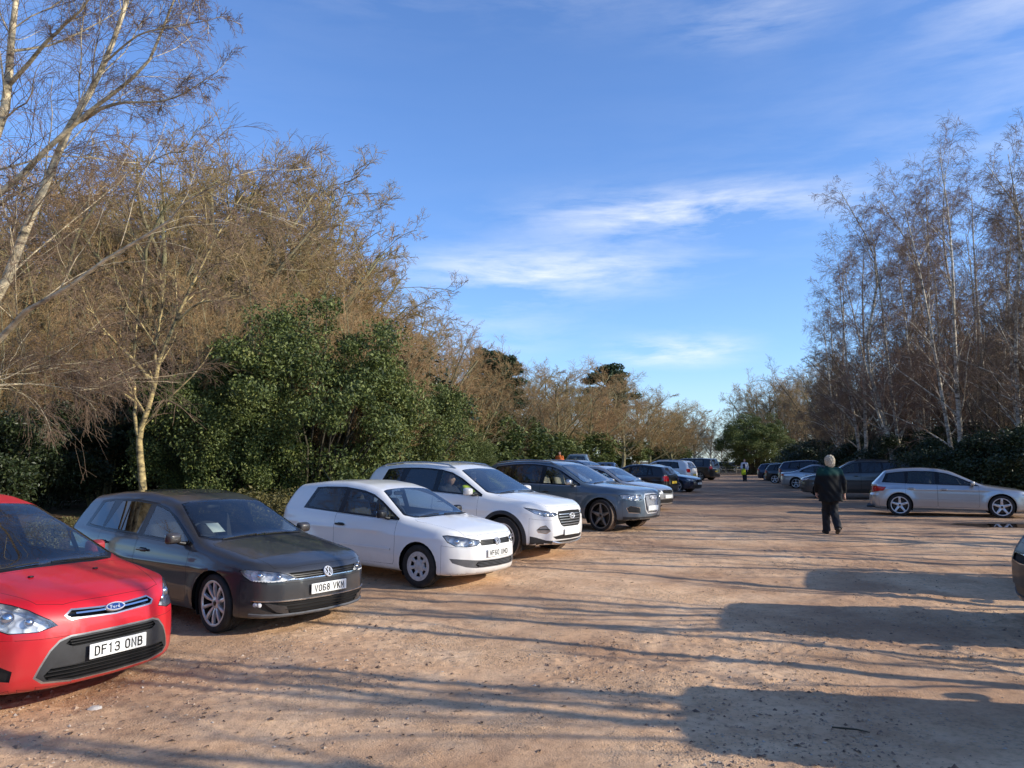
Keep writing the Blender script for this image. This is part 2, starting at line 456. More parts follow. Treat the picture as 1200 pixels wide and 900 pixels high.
# ------------------------------------------------------------------ the car body: a smooth field, meshed, then cut into panels
class Car:
    def __init__(self, name, paintm, **k):
        self.S = k; g = k.get
        self.L, self.W, self.H = k['L'], k['W'], k['H']
        self.fo, self.wb, self.wr = k['fo'], k['wb'], k['wr']
        self.paint = MAT[paintm]
        self.top = Curve(k['top'], g('topsig', .045))
        self.nose = Curve(k['nose'], .03); self.tail = Curve(k['tail'], .03)
        self.sw = Curve(g('sweepF', [(0, 0), (.4, .02), (.65, .08), (.85, .22), (1, .46)]), .03)
        self.swr = Curve(g('sweepR', [(0, 0), (.5, .015), (.75, .06), (.9, .15), (1, .30)]), .03)
        L = self.L
        self.plan = Curve(g('plan', [(0, .90), (.4, .96), (.9, .99), (1.4, 1), (L - 1.3, 1), (L - .7, .985), (L, .93)]), .12)
        self.sec = Curve(g('sec', [(-.9, -.15), (-.76, -.07), (-.66, -.018), (-.45, 0), (-.22, -.003), (-.10, -.016), (-.02, -.04), (.0, -.055), (.03, -.068), (.55, -.31)]), .014, n=1600)
        self.belt = Curve(g('belt'), .15)
        self.zb = g('zb', .2)
        self.crown = g('crown', .05)
        self.kr = g('kroof', .10)
        self.crease = g('crease', [])
        self.root = empty(name)
        self.tags = {0: ('body', self.paint)}
        self.parts = {'body': dict(name='body', side=False)}
        self.nt = 1
        self.mesh()

    def sx(self, s): return self.L / 2 - s

    def f(self, P):
        L, W = self.L, self.W
        s = L / 2 - P[:, 0]; y = np.abs(P[:, 1]); z = P[:, 2]
        sl = self.top.slope(s)
        a = (z - (self.top(s) - self.crown * (y / (W / 2)) ** 2)) / np.sqrt(1 + sl * sl)
        zr = z - self.belt(s)
        hw = W / 2 * self.plan(s) + self.sec(zr)
        for sc in (self.fo, self.fo + self.wb):
            r = np.sqrt((s - sc) ** 2 + (z - self.wr) ** 2)
            hw = hw + self.S.get('flare', .018) * np.exp(-((r - self.wr - .05) / .10) ** 2)
        for (z0, z1, am) in self.crease:      # a pressed line along the flank
            zc = z0 + (z1 - z0) * s / L
            hw = hw + 1.5 * am * np.exp(-np.abs(z - zc) / .03)
        b = (y - hw) * .96
        c = self.zb - z
        t = y / (W / 2)
        d = ((self.nose(z) + self.sw(t)) - s) * .9
        e = (s - (L - self.tail(z) - self.swr(t))) * .9
        f = smax(a, b, self.kr)
        f = smax(f, d, .075); f = smax(f, e, .06); f = smax(f, c, .06)
        return f

    def grad(self, P, h=.004):
        G = np.empty_like(P)
        for i in range(3):
            e = np.zeros(3); e[i] = h
            G[:, i] = (self.f(P + e) - self.f(P - e)) / (2 * h)
        return G

    def project(self, P, it=2, lim=.03):
        P = P.copy()
        for _ in range(it):
            G = self.grad(P); v = self.f(P)
            st = v[:, None] * G / (np.sum(G * G, 1)[:, None] + 1e-9)
            n = np.linalg.norm(st, axis=1, keepdims=True)
            st *= np.minimum(1, lim / (n + 1e-9))
            st[np.abs(P[:, 1]) < 1e-5, 1] = 0
            P -= st
        return P

    def mesh(self):
        L, W, H = self.L, self.W, self.H
        q = self.S.get('res', 1.0)
        nx, ny, nz = int(84 * q * L / 4.3), int(11 * q) + 2, int(31 * q)
        X = np.linspace(-L / 2, L / 2, nx + 1); Y = np.linspace(0, W / 2, ny + 1); Z = np.linspace(.1, H + .05, nz + 1)
        idx = {}; V = []; F = []
        def vid(i, j, k):
            key = (i, j, k)
            if key not in idx: idx[key] = len(V); V.append((X[i], Y[j], Z[k]))
            return idx[key]
        for i in range(nx):
            for j in range(ny):
                F.append((vid(i, j, nz), vid(i + 1, j, nz), vid(i + 1, j + 1, nz), vid(i, j + 1, nz)))
                F.append((vid(i, j, 0), vid(i, j + 1, 0), vid(i + 1, j + 1, 0), vid(i + 1, j, 0)))
            for k in range(nz):
                F.append((vid(i, ny, k), vid(i, ny, k + 1), vid(i + 1, ny, k + 1), vid(i + 1, ny, k)))
        for j in range(ny):
            for k in range(nz):
                F.append((vid(nx, j, k), vid(nx, j + 1, k), vid(nx, j + 1, k + 1), vid(nx, j, k + 1)))
                F.append((vid(0, j, k), vid(0, j, k + 1), vid(0, j + 1, k + 1), vid(0, j + 1, k)))
        B = np.array(V)
        m = min(.95, L * .23)
        A = np.stack([np.clip(B[:, 0] * .93, -L / 2 + m, L / 2 - m), np.zeros(len(B)), np.full(len(B), .58)], 1)
        D = B - A
        ts = np.linspace(.05, 1.5, 60)
        val = np.stack([self.f(A + D * t) for t in ts])
        first = np.argmax(val > 0, axis=0)
        first = np.where((val > 0).any(0), first, 59); first = np.maximum(first, 1)
        lo = ts[first - 1]; hi = ts[first]
        for _ in range(22):
            mid = (lo + hi) / 2
            v = self.f(A + D * mid[:, None]) > 0
            hi = np.where(v, mid, hi); lo = np.where(v, lo, mid)
        P = A + D * lo[:, None]
        P[B[:, 1] == 0, 1] = 0
        bm = bmesh.new()
        vs = [bm.verts.new(p) for p in P]
        for f in F:
            try: bm.faces.new([vs[i] for i in f])
            except ValueError: pass
        self.bm = bm
        bm.normal_update()
        self.lp = bm.verts.layers.float_vector.new('p')
        self.lt = bm.faces.layers.int.new('t')
        self.lk = bm.verts.layers.int.new('keep')

    # unwrapped coordinates of a point and which faces count
    def uv(self, proj, co):
        s = self.L / 2 - co.x
        if proj == 'side': return s, co.z
        if proj == 'front': return co.y + max(0.0, s), co.z
        if proj == 'rear': return co.y + max(0.0, self.L - s), co.z
        return co.y, s
    def cond(self, proj, f):
        n = f.normal; c = f.calc_center_median(); s = self.L / 2 - c.x
        if proj == 'side': return n.y > .22
        if proj == 'arch': return c.y > .42
        if proj == 'front': return s < 1.5 and n.z < .80 and n.z > -.7 and (n.x > -.1)
        if proj == 'rear': return s > self.L - 1.5 and n.z < .93 and n.z > -.7 and (n.x < .1)
        return n.z > .10

    def cut(self, proj, poly, tagid, only=None):
        bm, lp, lt = self.bm, self.lp, self.lt
        pr = 'side' if proj == 'arch' else proj
        bm.normal_update()
        us = [p[0] for p in poly]; vs_ = [p[1] for p in poly]
        u0, u1, v0, v1 = min(us), max(us), min(vs_), max(vs_)
        UV = {}
        cand = []
        for f in bm.faces:
            if only is not None and f[lt] not in only: continue
            cc = self.uv(pr, f.calc_center_median())
            if cc[0] < u0 - .3 or cc[0] > u1 + .3 or cc[1] < v0 - .3 or cc[1] > v1 + .3: continue
            if not self.cond(proj, f): continue
            a = []
            for v in f.verts:
                if v not in UV: UV[v] = self.uv(pr, v.co)
                a.append(UV[v])
            if max(p[0] for p in a) < u0 or min(p[0] for p in a) > u1 or max(p[1] for p in a) < v0 or min(p[1] for p in a) > v1: continue
            cand.append(f)
        vset = {v for f in cand for v in f.verts}
        for v in vset:
            v[lp] = v.co; p = UV[v]; v.co = (p[0], p[1], 0)
        n = len(poly)
        cand = set(cand)
        for i in range(n):
            p = Vector((*poly[i], 0)); q = Vector((*poly[(i + 1) % n], 0))
            d = q - p
            if d.length < 1e-6: continue
            no = Vector((-d.y, d.x, 0)).normalized()
            a0, a1 = min(p.x, q.x) - 1e-3, max(p.x, q.x) + 1e-3; b0, b1 = min(p.y, q.y) - 1e-3, max(p.y, q.y) + 1e-3
            sub = []
            for f in cand:
                xs = [v.co.x for v in f.verts]; ys = [v.co.y for v in f.verts]
                if max(xs) < a0 or min(xs) > a1 or max(ys) < b0 or min(ys) > b1: continue
                sub.append(f)
            if not sub: continue
            ed = list({e for f in sub for e in f.edges}); ve = list({v for f in sub for v in f.verts})
            r = bmesh.ops.bisect_plane(bm, geom=sub + ed + ve, dist=1e-5, plane_co=p, plane_no=no)
            cand |= {g for g in r['geom'] if isinstance(g, bmesh.types.BMFace)}
            cand = {f for f in cand if f.is_valid}
        hit = []
        for f in cand:
            c = Vector((0, 0, 0))
            for v in f.verts: c += v.co
            c /= len(f.verts)
            if in_poly(c.x, c.y, poly): hit.append(f)
        for v in {v for f in cand for v in f.verts}: v.co = v[lp]
        for f in hit: f[lt] = tagid
        return hit

    def reg(self, part, mat, **kw):
        t = self.nt; self.nt += 1
        self.tags[t] = (part, mat)
        if part not in self.parts: self.parts[part] = dict(dict(name=part, side=False), **kw)
        return t

    def feat(self, part, proj, poly, mat, ring=None, owner='body', only=None, **kw):
        """cut a panel; ring=(width, material) leaves a rim of that material on the owner"""
        t = self.reg(part, mat, **kw)
        hit = self.cut(proj, poly, t, only)
        if ring and hit:
            self.bm.normal_update()
            r = bmesh.ops.inset_region(self.bm, faces=hit, thickness=ring[0], depth=0, use_boundary=False, use_even_offset=True)
            tr = self.reg(owner, ring[1])
            for f in r['faces']: f[self.lt] = tr
        return t

    def bz(self, s, o=.035): return float(self.belt(s)) + o
    def rz(self, s, o=.115): return float(self.top(s)) - o - .0

    def dlo(self, s0, s1, tail=None, n=10, o=.115, b=.035):
        """side glass outline between two stations; the top follows the roof rail"""
        topl = []
        for s in np.linspace(s0, s1, n):
            z = max(self.rz(s, o), self.bz(s, b) + .004)
            topl.append((float(s), z))
        base = [(float(s), self.bz(s, b)) for s in np.linspace(s1, s0, 5)]
        if tail: base[0] = tail
        return base[::-1] + topl[::-1] if False else topl + base

    def finish(self, keepers=()):
        """split the cut half body into its parts, mirrored"""
        bm = self.bm
        bm.verts.index_update(); bm.normal_update()
        P = np.array([v.co for v in bm.verts])
        P[np.abs(P[:, 1]) < 1e-4, 1] = 0
        P = self.project(P)
        N = self.grad(P); N /= np.linalg.norm(N, axis=1, keepdims=True) + 1e-9
        self.made = {}
        groups = {}
        for f in bm.faces:
            t = f[self.lt]
            if t < 0: continue
            part, mat = self.tags[t]
            ids = [v.index for v in f.verts]
            n = f.normal
            if n.x * N[ids[0], 0] + n.y * N[ids[0], 1] + n.z * N[ids[0], 2] < 0: ids.reverse()
            groups.setdefault(part, []).append((ids, mat))
        order = sorted(groups, key=lambda p: (self.parts[p].get('parent') is not None, p))
        for part in order:
            info = self.parts[part]
            fl = groups[part]
            mats = []; mi = []
            for _, m in fl:
                if m not in mats: mats.append(m)
                mi.append(mats.index(m))
            used = sorted({i for f, _ in fl for i in f}); rm = {i: j for j, i in enumerate(used)}
            V = P[used]; NN = N[used]; F = [[rm[i] for i in f] for f, _ in fl]
            off = info.get('push', 0)
            if off: V = V + NN * off
            Vm = V * [1, -1, 1]; Nm = NN * [1, -1, 1]
            res = []
            if info['side']:
                sides = ((V, F, NN, 1), (Vm, [f[::-1] for f in F], Nm, -1))
            else:
                c = V[:, 1] == 0
                mm = np.where(c, np.arange(len(V)), 0); k = len(V)
                keep = []
                for i in range(len(V)):
                    if not c[i]: mm[i] = k; k += 1; keep.append(i)
                VV = np.concatenate([V, Vm[keep]]); NV = np.concatenate([NN, Nm[keep]])
                FF = F + [[int(mm[i]) for i in f[::-1]] for f in F]
                sides = ((VV, FF, NV, 0),); mi = mi + mi
            par = info.get('parent')
            for (v, f, nn, sd) in sides:
                if info.get('recess'):
                    me = self.recess_mesh(part, v, f, nn, mats, mi, info)
                else:
                    me = mesh_np(part, v, f, mats, mi, True, nn)
                if info.get('clear'):
                    pass
                pr = self.root
                if par:
                    cands = self.made.get(par, [])
                    for (o2, s2) in cands:
                        if s2 == sd or s2 == 0: pr = o2
                o = obj(info['name'], me, pr)
                res.append((o, sd))
            self.made[part] = res
        bm.free()
        self.P = P

    def recess_mesh(self, part, V, F, N, mats, mi, info):
        d = info['recess']
        bm = bmesh.new()
        ly = bm.verts.layers.int.new('i')
        vs = [bm.verts.new(p) for p in V]
        for i, v in enumerate(vs): v[ly] = i
        fs = []
        for f, m in zip(F, mi):
            try:
                q = bm.faces.new([vs[i] for i in f]); q.material_index = m; fs.append(q)
            except ValueError: pass
        r = bmesh.ops.extrude_face_region(bm, geom=fs)
        for g in r['geom']:
            if isinstance(g, bmesh.types.BMVert):
                n = N[g[ly]]; g.co = g.co - Vector(n) * d
        wall = info.get('wall')
        mats = list(mats)
        if wall is not None:
            mats.append(wall)
            new = {g for g in r['geom'] if isinstance(g, bmesh.types.BMFace)}
            for f in bm.faces:
                if f not in new: f.material_index = len(mats) - 1
        old = [f for f in fs if f.is_valid]
        bmesh.ops.delete(bm, geom=old, context='FACES_ONLY')
        me = bpy.data.meshes.new(part)
        for f in bm.faces: f.smooth = True
        bm.to_mesh(me); bm.free()
        for m in mats: me.materials.append(m)
        me.set_sharp_from_angle(angle=.7)
        return me

    # ---- points on the finished skin
    def front_pt(self, U, z, end='front'):
        """point at wrapped distance U (signed) and height z on the nose or tail, with normal"""
        sg = 1 if U >= 0 else -1; U = abs(U)
        ys = np.linspace(0, self.W / 2 + .02, 160)
        s0 = np.full(160, -.1); s1 = np.full(160, 1.6)
        if end == 'front': mk = lambda s: np.stack([self.L / 2 - s, ys, np.full(160, z)], 1)
        else: mk = lambda s: np.stack([-self.L / 2 + s, ys, np.full(160, z)], 1)
        ok = self.f(mk(s1)) < 0
        for _ in range(26):
            m = (s0 + s1) / 2; ins = self.f(mk(m)) < 0
            s1 = np.where(ins, m, s1); s0 = np.where(ins, s0, m)
        u = ys + np.maximum(0, s1)
        if not ok.any(): raise ValueError('no skin at height %.3f' % z)
        u = u[ok]; i = np.interp(U, u, np.arange(len(u)))
        y = np.interp(i, np.arange(len(u)), ys[ok]); s = np.interp(i, np.arange(len(u)), s1[ok])
        p = np.array([[self.L / 2 - s if end == 'front' else -self.L / 2 + s, y, z]])
        p = self.project(p, 3); n = self.grad(p)[0]; n /= np.linalg.norm(n)
        p = p[0]
        return Vector((p[0], p[1] * sg, p[2])), Vector((n[0], n[1] * sg, n[2]))

    def side_pt(self, s, z, sg=1):
        p = np.array([[self.L / 2 - s, self.W / 2, z]])
        y0, y1 = 0.0, self.W / 2 + .1
        for _ in range(26):
            m = (y0 + y1) / 2
            if self.f(np.array([[self.L / 2 - s, m, z]]))[0] < 0: y0 = m
            else: y1 = m
        p = np.array([[self.L / 2 - s, y0, z]]); n = self.grad(p)[0]; n /= np.linalg.norm(n)
        return Vector((p[0][0], p[0][1] * sg, z)), Vector((n[0], n[1] * sg, n[2]))

    def top_pt(self, s, y):
        z0, z1 = .5, self.H + .1
        for _ in range(26):
            m = (z0 + z1) / 2
            if self.f(np.array([[self.L / 2 - s, abs(y), m]]))[0] < 0: z0 = m
            else: z1 = m
        p = np.array([[self.L / 2 - s, abs(y), z0]]); n = self.grad(p)[0]; n /= np.linalg.norm(n)
        return Vector((p[0][0], y, z0)), Vector((n[0], n[1] * (1 if y >= 0 else -1), n[2]))

    def bar(self, name, pts, w, t, mat, parent=None, lift=.0, closed=False):
        """a strip that lies on the skin: pts = list of (point, normal)"""
        V = []; F = []
        n = len(pts)
        for i, (p, nn) in enumerate(pts):
            a = pts[(i - 1) % n][0] if (i > 0 or closed) else p; b = pts[(i + 1) % n][0] if (i < n - 1 or closed) else p
            tg = (b - a).normalized(); sd = nn.cross(tg).normalized()
            q = p + nn * lift
            V += [q - sd * w / 2 - nn * t * .5, q - sd * w / 2 * .8 + nn * t, q + sd * w / 2 * .8 + nn * t, q + sd * w / 2 - nn * t * .5]
        for i in range(n if closed else n - 1):
            j = (i + 1) % n
            for k in range(3): F.append((4 * i + k, 4 * i + k + 1, 4 * j + k + 1, 4 * j + k))
        if not closed:
            F.append((0, 1, 2, 3)); F.append((4 * n - 1, 4 * n - 2, 4 * n - 3, 4 * n - 4))
        p0, n0 = pts[0]; q = V[1:3]
        fn = (V[2] - V[1]).cross(V[6] - V[2]) if n > 1 else n0
        if fn.dot(n0) < 0: F = [f[::-1] for f in F]
        me = mesh_np(name, [tuple(v) for v in V], F, mat, None, True)
        me.set_sharp_from_angle(angle=.6)
        return obj(name, me, parent or self.root)

    def strip(self, name, uz, w, t, mat, end='front', n=14, **kw):
        """strip along the nose through (U, z) points"""
        us = np.array(uz, float)
        d = np.concatenate([[0], np.cumsum(np.linalg.norm(np.diff(us, axis=0), axis=1))])
        q = np.linspace(0, d[-1], n)
        return self.bar(name, [self.front_pt(np.interp(x, d, us[:, 0]), np.interp(x, d, us[:, 1]), end) for x in q], w, t, mat, **kw)

    def frame_at(self, p, n, up=Vector((0, 0, 1))):
        x = up.cross(n).normalized(); y = n.cross(x).normalized()
        return Matrix((( x.x, y.x, n.x, p.x), (x.y, y.y, n.y, p.y), (x.z, y.z, n.z, p.z), (0, 0, 0, 1)))

    def plate(self, text, z, end='front', white=True, tilt=0.0, out_=.012, w=.52, h=.111):
        p, n = self.front_pt(0, z, end)
        n = Vector((n.x, 0, n.z * .6 + tilt)).normalized()
        M = self.frame_at(p + n * out_, n)
        bm = bmesh.new()
        rbox(bm, 0, 0, 0, w, h, .008, .003, 1, None)
        me = bm_mesh(bm, 'number_plate', MAT['plate_white'] if white else MAT['plate_yellow'], True)
        me.transform(M); me.set_sharp_from_angle(angle=.5)
        o = obj('number_plate', me, self.root)
        if text:
            v, f = text_strokes(text, h * .70, .22, .235)
            sc = min(1.0, w * .93 / (v[:, 0].max() - v[:, 0].min()))
            v[:, 0] *= sc
            nf = sum(len(pl) - 1 for ch in text.split(' ')[0] for pl in GLY[ch])
            for part in (f[:nf], f[nf:]):
                used = sorted({i for q in part for i in q}); rm = {i: j for j, i in enumerate(used)}
                V3 = [tuple(M @ Vector((v[i][0], v[i][1], .0065))) for i in used]
                obj('lettering', mesh_np('lettering', V3, [tuple(rm[i] for i in q) for q in part], MAT['ink'], None, False), o)
        return o

    def vw_badge(self, z, r):
        p, n = self.front_pt(0, z)
        n = Vector((n.x, 0, n.z)).normalized()
        M = self.frame_at(p + n * .012, n)
        V = []; F = []
        k = 28
        for i in range(k):
            a = 2 * PI * i / k
            for rr, zz in ((1, -.012), (1, .004), (.94, .010), (.84, .010), (.80, .002)):
                V.append((r * rr * math.cos(a), r * rr * math.sin(a), zz))
        for i in range(k):
            j = (i + 1) % k
            for q in range(4): F.append((5 * i + q, 5 * j + q, 5 * j + q + 1, 5 * i + q + 1))
        mi = [0] * len(F)
        o = len(V); V += [(r * .82 * math.cos(2 * PI * i / k), r * .82 * math.sin(2 * PI * i / k), .002) for i in range(k)]
        F.append(tuple(range(o, o + k))); mi.append(1)
        s = r * .95
        vv, ff = strokes([[(-.34 * s, .80 * s), (0, .08 * s), (.34 * s, .80 * s)]], r * .15)
        v2, f2 = strokes([[(-.76 * s, .42 * s), (-.38 * s, -.70 * s), (0, -.02 * s), (.38 * s, -.70 * s), (.76 * s, .42 * s)]], r * .15)
        for v, f in ((vv, ff), (v2, f2)):
            o = len(V); V += [(a, b, .008) for a, b in v]; F += [tuple(i + o for i in q) for q in f]; mi += [0] * len(f)
        me = mesh_np('badge', [tuple(M @ Vector(v)) for v in V], F, [MAT['badge_chrome'], MAT['trim']], mi, False)
        return obj('badge', me, self.root)

    def ford_badge(self, z, a=.088, b=.036):
        p, n = self.front_pt(0, z)
        n = Vector((n.x, 0, n.z)).normalized()
        M = self.frame_at(p + n * .014, n)
        k = 36; V = []; F = []; mi = []
        for i in range(k):
            t = 2 * PI * i / k
            for rr, zz in ((1.0, -.016), (1.0, .004), (.97, .009), (.90, .009), (.88, .005)):
                V.append((a * rr * math.cos(t), (b - a * (1 - rr)) * math.sin(t), zz))
        for i in range(k):
            j = (i + 1) % k
            for q in range(4): F.append((5 * i + q, 5 * j + q, 5 * j + q + 1, 5 * i + q + 1)); mi.append(0)
        F.append(tuple(5 * i + 4 for i in range(k))); mi.append(1)
        x = -.052; hh = .030
        for ch in 'ford':
            sc = hh / 1.6
            if ch == 'f': pl = [[(.95, 1.35), (.5, 1.5), (.1, 1.25), (.2, 1.1)], [(.62, 1.45), (.45, .6), (.3, .1), (.05, .2)], [(.3, .85), (.8, .9)]]
            else: pl = GLY[ch]
            v, f = strokes(pl, .0055, x, -hh * .5, sc * 1.25, sc)
            o = len(V); V += [(q[0], q[1], .0065) for q in v]; F += [tuple(i + o for i in r) for r in f]; mi += [0] * len(f)
            x += sc * 1.25 * (.86 if ch != 'f' else 1.0) + .0015
        me = mesh_np('badge', [tuple(M @ Vector(v)) for v in V], F, [MAT['badge_chrome'], MAT['badge_blue']], mi, False)
        return obj('badge', me, self.root)

    def oval_badge(self, z, a, b, kind='ring'):
        """plain chrome emblems: an oval with a slanted H, or four linked rings"""
        p, n = self.front_pt(0, z); n = Vector((n.x, 0, n.z)).normalized()
        M = self.frame_at(p + n * .016, n)
        rings = [(0.0, a, b)] if kind != 'rings' else [(x * a * .62, a * .42, a * .42) for x in (-1.5, -.5, .5, 1.5)]
        P = []; k = 24
        for cx, ra, rb in rings:
            P.append([(cx + ra * math.cos(2 * PI * i / k), rb * math.sin(2 * PI * i / k), 0) for i in range(k + 1)])
        P = np.array(P); v, f = tubes(P, np.full(P.shape[:2], a * .11), 6)
        V = [tuple(M @ Vector(q)) for q in v]; F = [tuple(q) for q in f]
        if kind == 'h':
            v2, f2 = strokes([[(-.55 * a, -.62 * b), (-.28 * a, .62 * b)], [(.28 * a, -.62 * b), (.55 * a, .62 * b)], [(-.42 * a, -.1 * b), (.42 * a, .1 * b)]], a * .2)
            o = len(V); V += [tuple(M @ Vector((q[0], q[1], .004))) for q in v2]; F += [tuple(i + o for i in r) for r in f2]
        return obj('badge', mesh_np('badge', V, F, MAT['badge_chrome']), self.root)

    # ---- fittings
    def arches(self, R, clad=None, n=26):
        for sc in (self.fo, self.fo + self.wb):
            cz = self.wr + .01
            if clad:
                c = [(sc + (R + clad) * math.cos(a), cz + (R + clad) * math.sin(a)) for a in np.linspace(-.32, PI + .32, n + 6)]
                self.feat('arch_trim', 'side', c, MAT['plastic'], None)
            c = [(sc + R * math.cos(a), cz + R * math.sin(a)) for a in np.linspace(0, 2 * PI, n, endpoint=False)]
            hit = self.cut('arch', c, -1)
            bmesh.ops.delete(self.bm, geom=[f for f in hit if f.is_valid], context='FACES')
        self.R = R

    def wells(self):
        """dark wheel wells behind the arches and the floor pan"""
        R = self.R
        for sc in (self.fo, self.fo + self.wb):
            for sg in (1, -1):
                V = []; F = []; o = 0; k = 20
                ya = self.W / 2 - .045
                for i in range(k + 1):
                    a = -.5 + (PI + 1.0) * i / k
                    for y, rr in ((ya, R + .004), (ya - .06, R + .015), (.42, R + .015), (.42, 0)):
                        V.append((self.L / 2 - sc - rr * math.cos(a), sg * y, self.wr + .01 + rr * math.sin(a)))
                for i in range(k):
                    for q in range(3): F.append((o + 4 * i + q, o + 4 * i + q + 1, o + 4 * i + 5 + q, o + 4 * i + 4 + q))
                obj('wheel_well', mesh_np('wheel_well', V, F, MAT['seam']), self.root)

    def door(self, s0, s1, zs=.30, rear=None, handle=None, wins=(), part='door', arch=True, paint=None, glass='glass'):
        """door skin between stations s0 and s1 (below the belt)"""
        n = 4
        base = [(s0 + .02, zs), (s1 - .01, zs)]
        up = [(s1, self.bz(s1, .02)), (s0, self.bz(s0, .02))]
        poly = [(s0, zs + .06), (s0 + .03, zs)]
        if rear:  poly += rear
        else: poly += [(s1 - .02, zs), (s1, zs + .05)]
        for s in np.linspace(s1, s0, 5): poly.append((float(s), self.bz(s, .012)))
        self.feat(part, 'side', poly, paint or self.paint, (.0045, MAT['seam']), side=True, name='door')

    def wheels(self, style, rim=.72, tw=.205, mud=0.0, steer=0.0, inset=.022, mat='wheel_silver', n=5):
        me_t, me_r, me_c = wheel_meshes(self.wr, tw, rim, style, MAT[mat], mud, n)
        for sc in (self.fo, self.fo + self.wb):
            for sg in (1, -1):
                w = obj('wheel', me_t, self.root, (self.L / 2 - sc, sg * (self.W / 2 - tw / 2 - inset), self.wr), (0, 0, (0 if sg > 0 else PI) + (steer if sc == self.fo else 0)))
                r = obj('rim', me_r, w)
                obj('hub_cap', me_c, w)

    def mirrors(self, s, mat=None, size=(.11, .20, .135), z=None, out_=.13, cap=None):
        me_b = superellipsoid('door_mirror', size, mat or self.paint)
        for sg in (1, -1):
            p, n = self.side_pt(s, z or self.bz(s, .03), sg)
            c = p + Vector((-.02, sg * out_, .065))
            o = obj('door_mirror', me_b, self.root, c, (0, 0, -sg * .12))
            V, F = tubes(np.array([[(p.x, p.y, p.z), (p.x - .01, p.y + sg * .06, p.z + .012), (c.x, c.y - sg * .03, c.z - .03)]]), np.array([[.028, .022, .024]]), 8)
            obj('mirror_stalk', mesh_np('mirror_stalk', V - np.array(c) if False else V, F, MAT['trim']), self.root)
            bm = bmesh.new(); rbox(bm, -size[0] * .47, 0, 0, .01, size[1] * .78, size[2] * .74, .004, 1)
            obj('mirror_glass', bm_mesh(bm, 'mirror_glass', MAT['mirror']), o)

    def handle(self, s, z, mat=None, part='door', ln=.20):
        for (o, sd) in self.made.get(part, [(self.root, 1), (self.root, -1)]):
            p, n = self.side_pt(s, z, sd)
            bm = bmesh.new()
            rbox(bm, 0, .026 * sd, .0, ln, .018, .030, .009, 2)
            rbox(bm, ln * .36, .008 * sd, 0, .03, .04, .022, .006, 1); rbox(bm, -ln * .36, .008 * sd, 0, .03, .04, .022, .006, 1)
            me = bm_mesh(bm, 'handle', mat or self.paint); me.transform(Matrix.Translation(p))
            obj('handle', me, o)
            bm = bmesh.new(); rbox(bm, 0, .001 * sd, -.004, ln * .6, .008, .05, .003, 1)
            me = bm_mesh(bm, 'handle_recess', MAT['seam']); me.transform(Matrix.Translation(p))
            obj('handle_recess', me, o)

    def rails(self, mat, s0, s1, y):
        for sg in (1, -1):
            pts = []
            for i, s in enumerate(np.linspace(s0, s1, 12)):
                p, n = self.top_pt(s, sg * y); h = .035 if 0 < i < 11 else -.005
                pts.append(p + Vector((0, 0, h)))
            V, F = tubes(np.array([[tuple(p) for p in pts]]), np.full((1, 12), .016), 8)
            obj('roof_rail', mesh_np('roof_rail', V, F, mat), self.root)

    def fin(self, s, mat=None):
        p, n = self.top_pt(s, 0)
        V = [(p.x + .09, 0, p.z - .01), (p.x - .07, .028, p.z - .01), (p.x - .07, -.028, p.z - .01), (p.x - .06, 0, p.z + .055), (p.x - .085, 0, p.z + .05)]
        F = [(0, 1, 3), (1, 4, 3), (4, 2, 3), (2, 0, 3), (1, 2, 4)]
        obj('aerial', mesh_np('aerial', V, F, mat or self.paint, None, False), self.root)
    def whip(self, s):
        p, n = self.top_pt(s, 0)
        V, F = tubes(np.array([[(p.x, 0, p.z - .01), (p.x - .10, 0, p.z + .10), (p.x - .24, 0, p.z + .24)]]), np.array([[.008, .004, .003]]), 6)
        obj('aerial', mesh_np('aerial', V, F, MAT['trim']), self.root)

    def wipers(self, s0, s1, yb=((-.55, -.05), (.05, .62))):
        for a, b in yb:
            pts = []
            for t in np.linspace(0, 1, 8):
                p, n = self.top_pt(s0 + (s1 - s0) * t * .35, a + (b - a) * t)
                pts.append(tuple(p + n * .012))
            V, F = tubes(np.array([pts]), np.full((1, 8), .008), 5)
            obj('wiper', mesh_np('wiper', V, F, MAT['trim']), self.root)

    def interior(self, sd, zd=None, seat='seat_dark', sf=None, sr=None, wheel=True, zs=.28, hw=None):
        """dashboard, steering wheel, seats, floor"""
        sx = self.sx; hw = hw or self.W / 2 - .16
        zd = zd or self.bz(sd + .25, -.06)
        bm = bmesh.new()
        rbox(bm, sx(sd + .12), 0, zd - .16, .52, 2 * hw, .30, .07, 2)
        rbox(bm, sx(sd + .2), -.36, zd - .005, .24, .36, .07, .03, 2)
        obj('dashboard', bm_mesh(bm, 'dashboard', MAT['dash']), self.root)
        bm = bmesh.new()
        rbox(bm, sx(sd + 1.5), 0, zs - .02, 3.0 if self.L > 4 else 2.7, 2 * hw, .05, .02, 1)
        for sg in (1, -1): rbox(bm, sx(sd + 1.3), sg * (hw - .0), zs + .28, 2.4, .06, .56, .02, 1)
        obj('cabin_lining', bm_mesh(bm, 'cabin_lining', MAT['dash']), self.root)
        if wheel:
            c = Vector((sx(sd + .50), -.36, zd + .0))
            k = 24; P = np.array([[(math.sin(.45) * .185 * math.sin(2 * PI * i / k) * -1, .185 * math.cos(2 * PI * i / k), math.cos(.45) * .185 * math.sin(2 * PI * i / k)) for i in range(k + 1)]])
            v, f = tubes(P, np.full((1, k + 1), .015), 6)
            sp = np.array([[(0, -.17, 0), (-.0, 0, 0), (0, .17, 0)]]); v2, f2 = tubes(sp, np.array([[.014, .05, .014]]), 6)
            V, F = join([(v, f), (v2, f2)])
            obj('steering_wheel', mesh_np('steering_wheel', V, F, MAT['dash']), self.root, c)
        me = seat_mesh(MAT[seat])
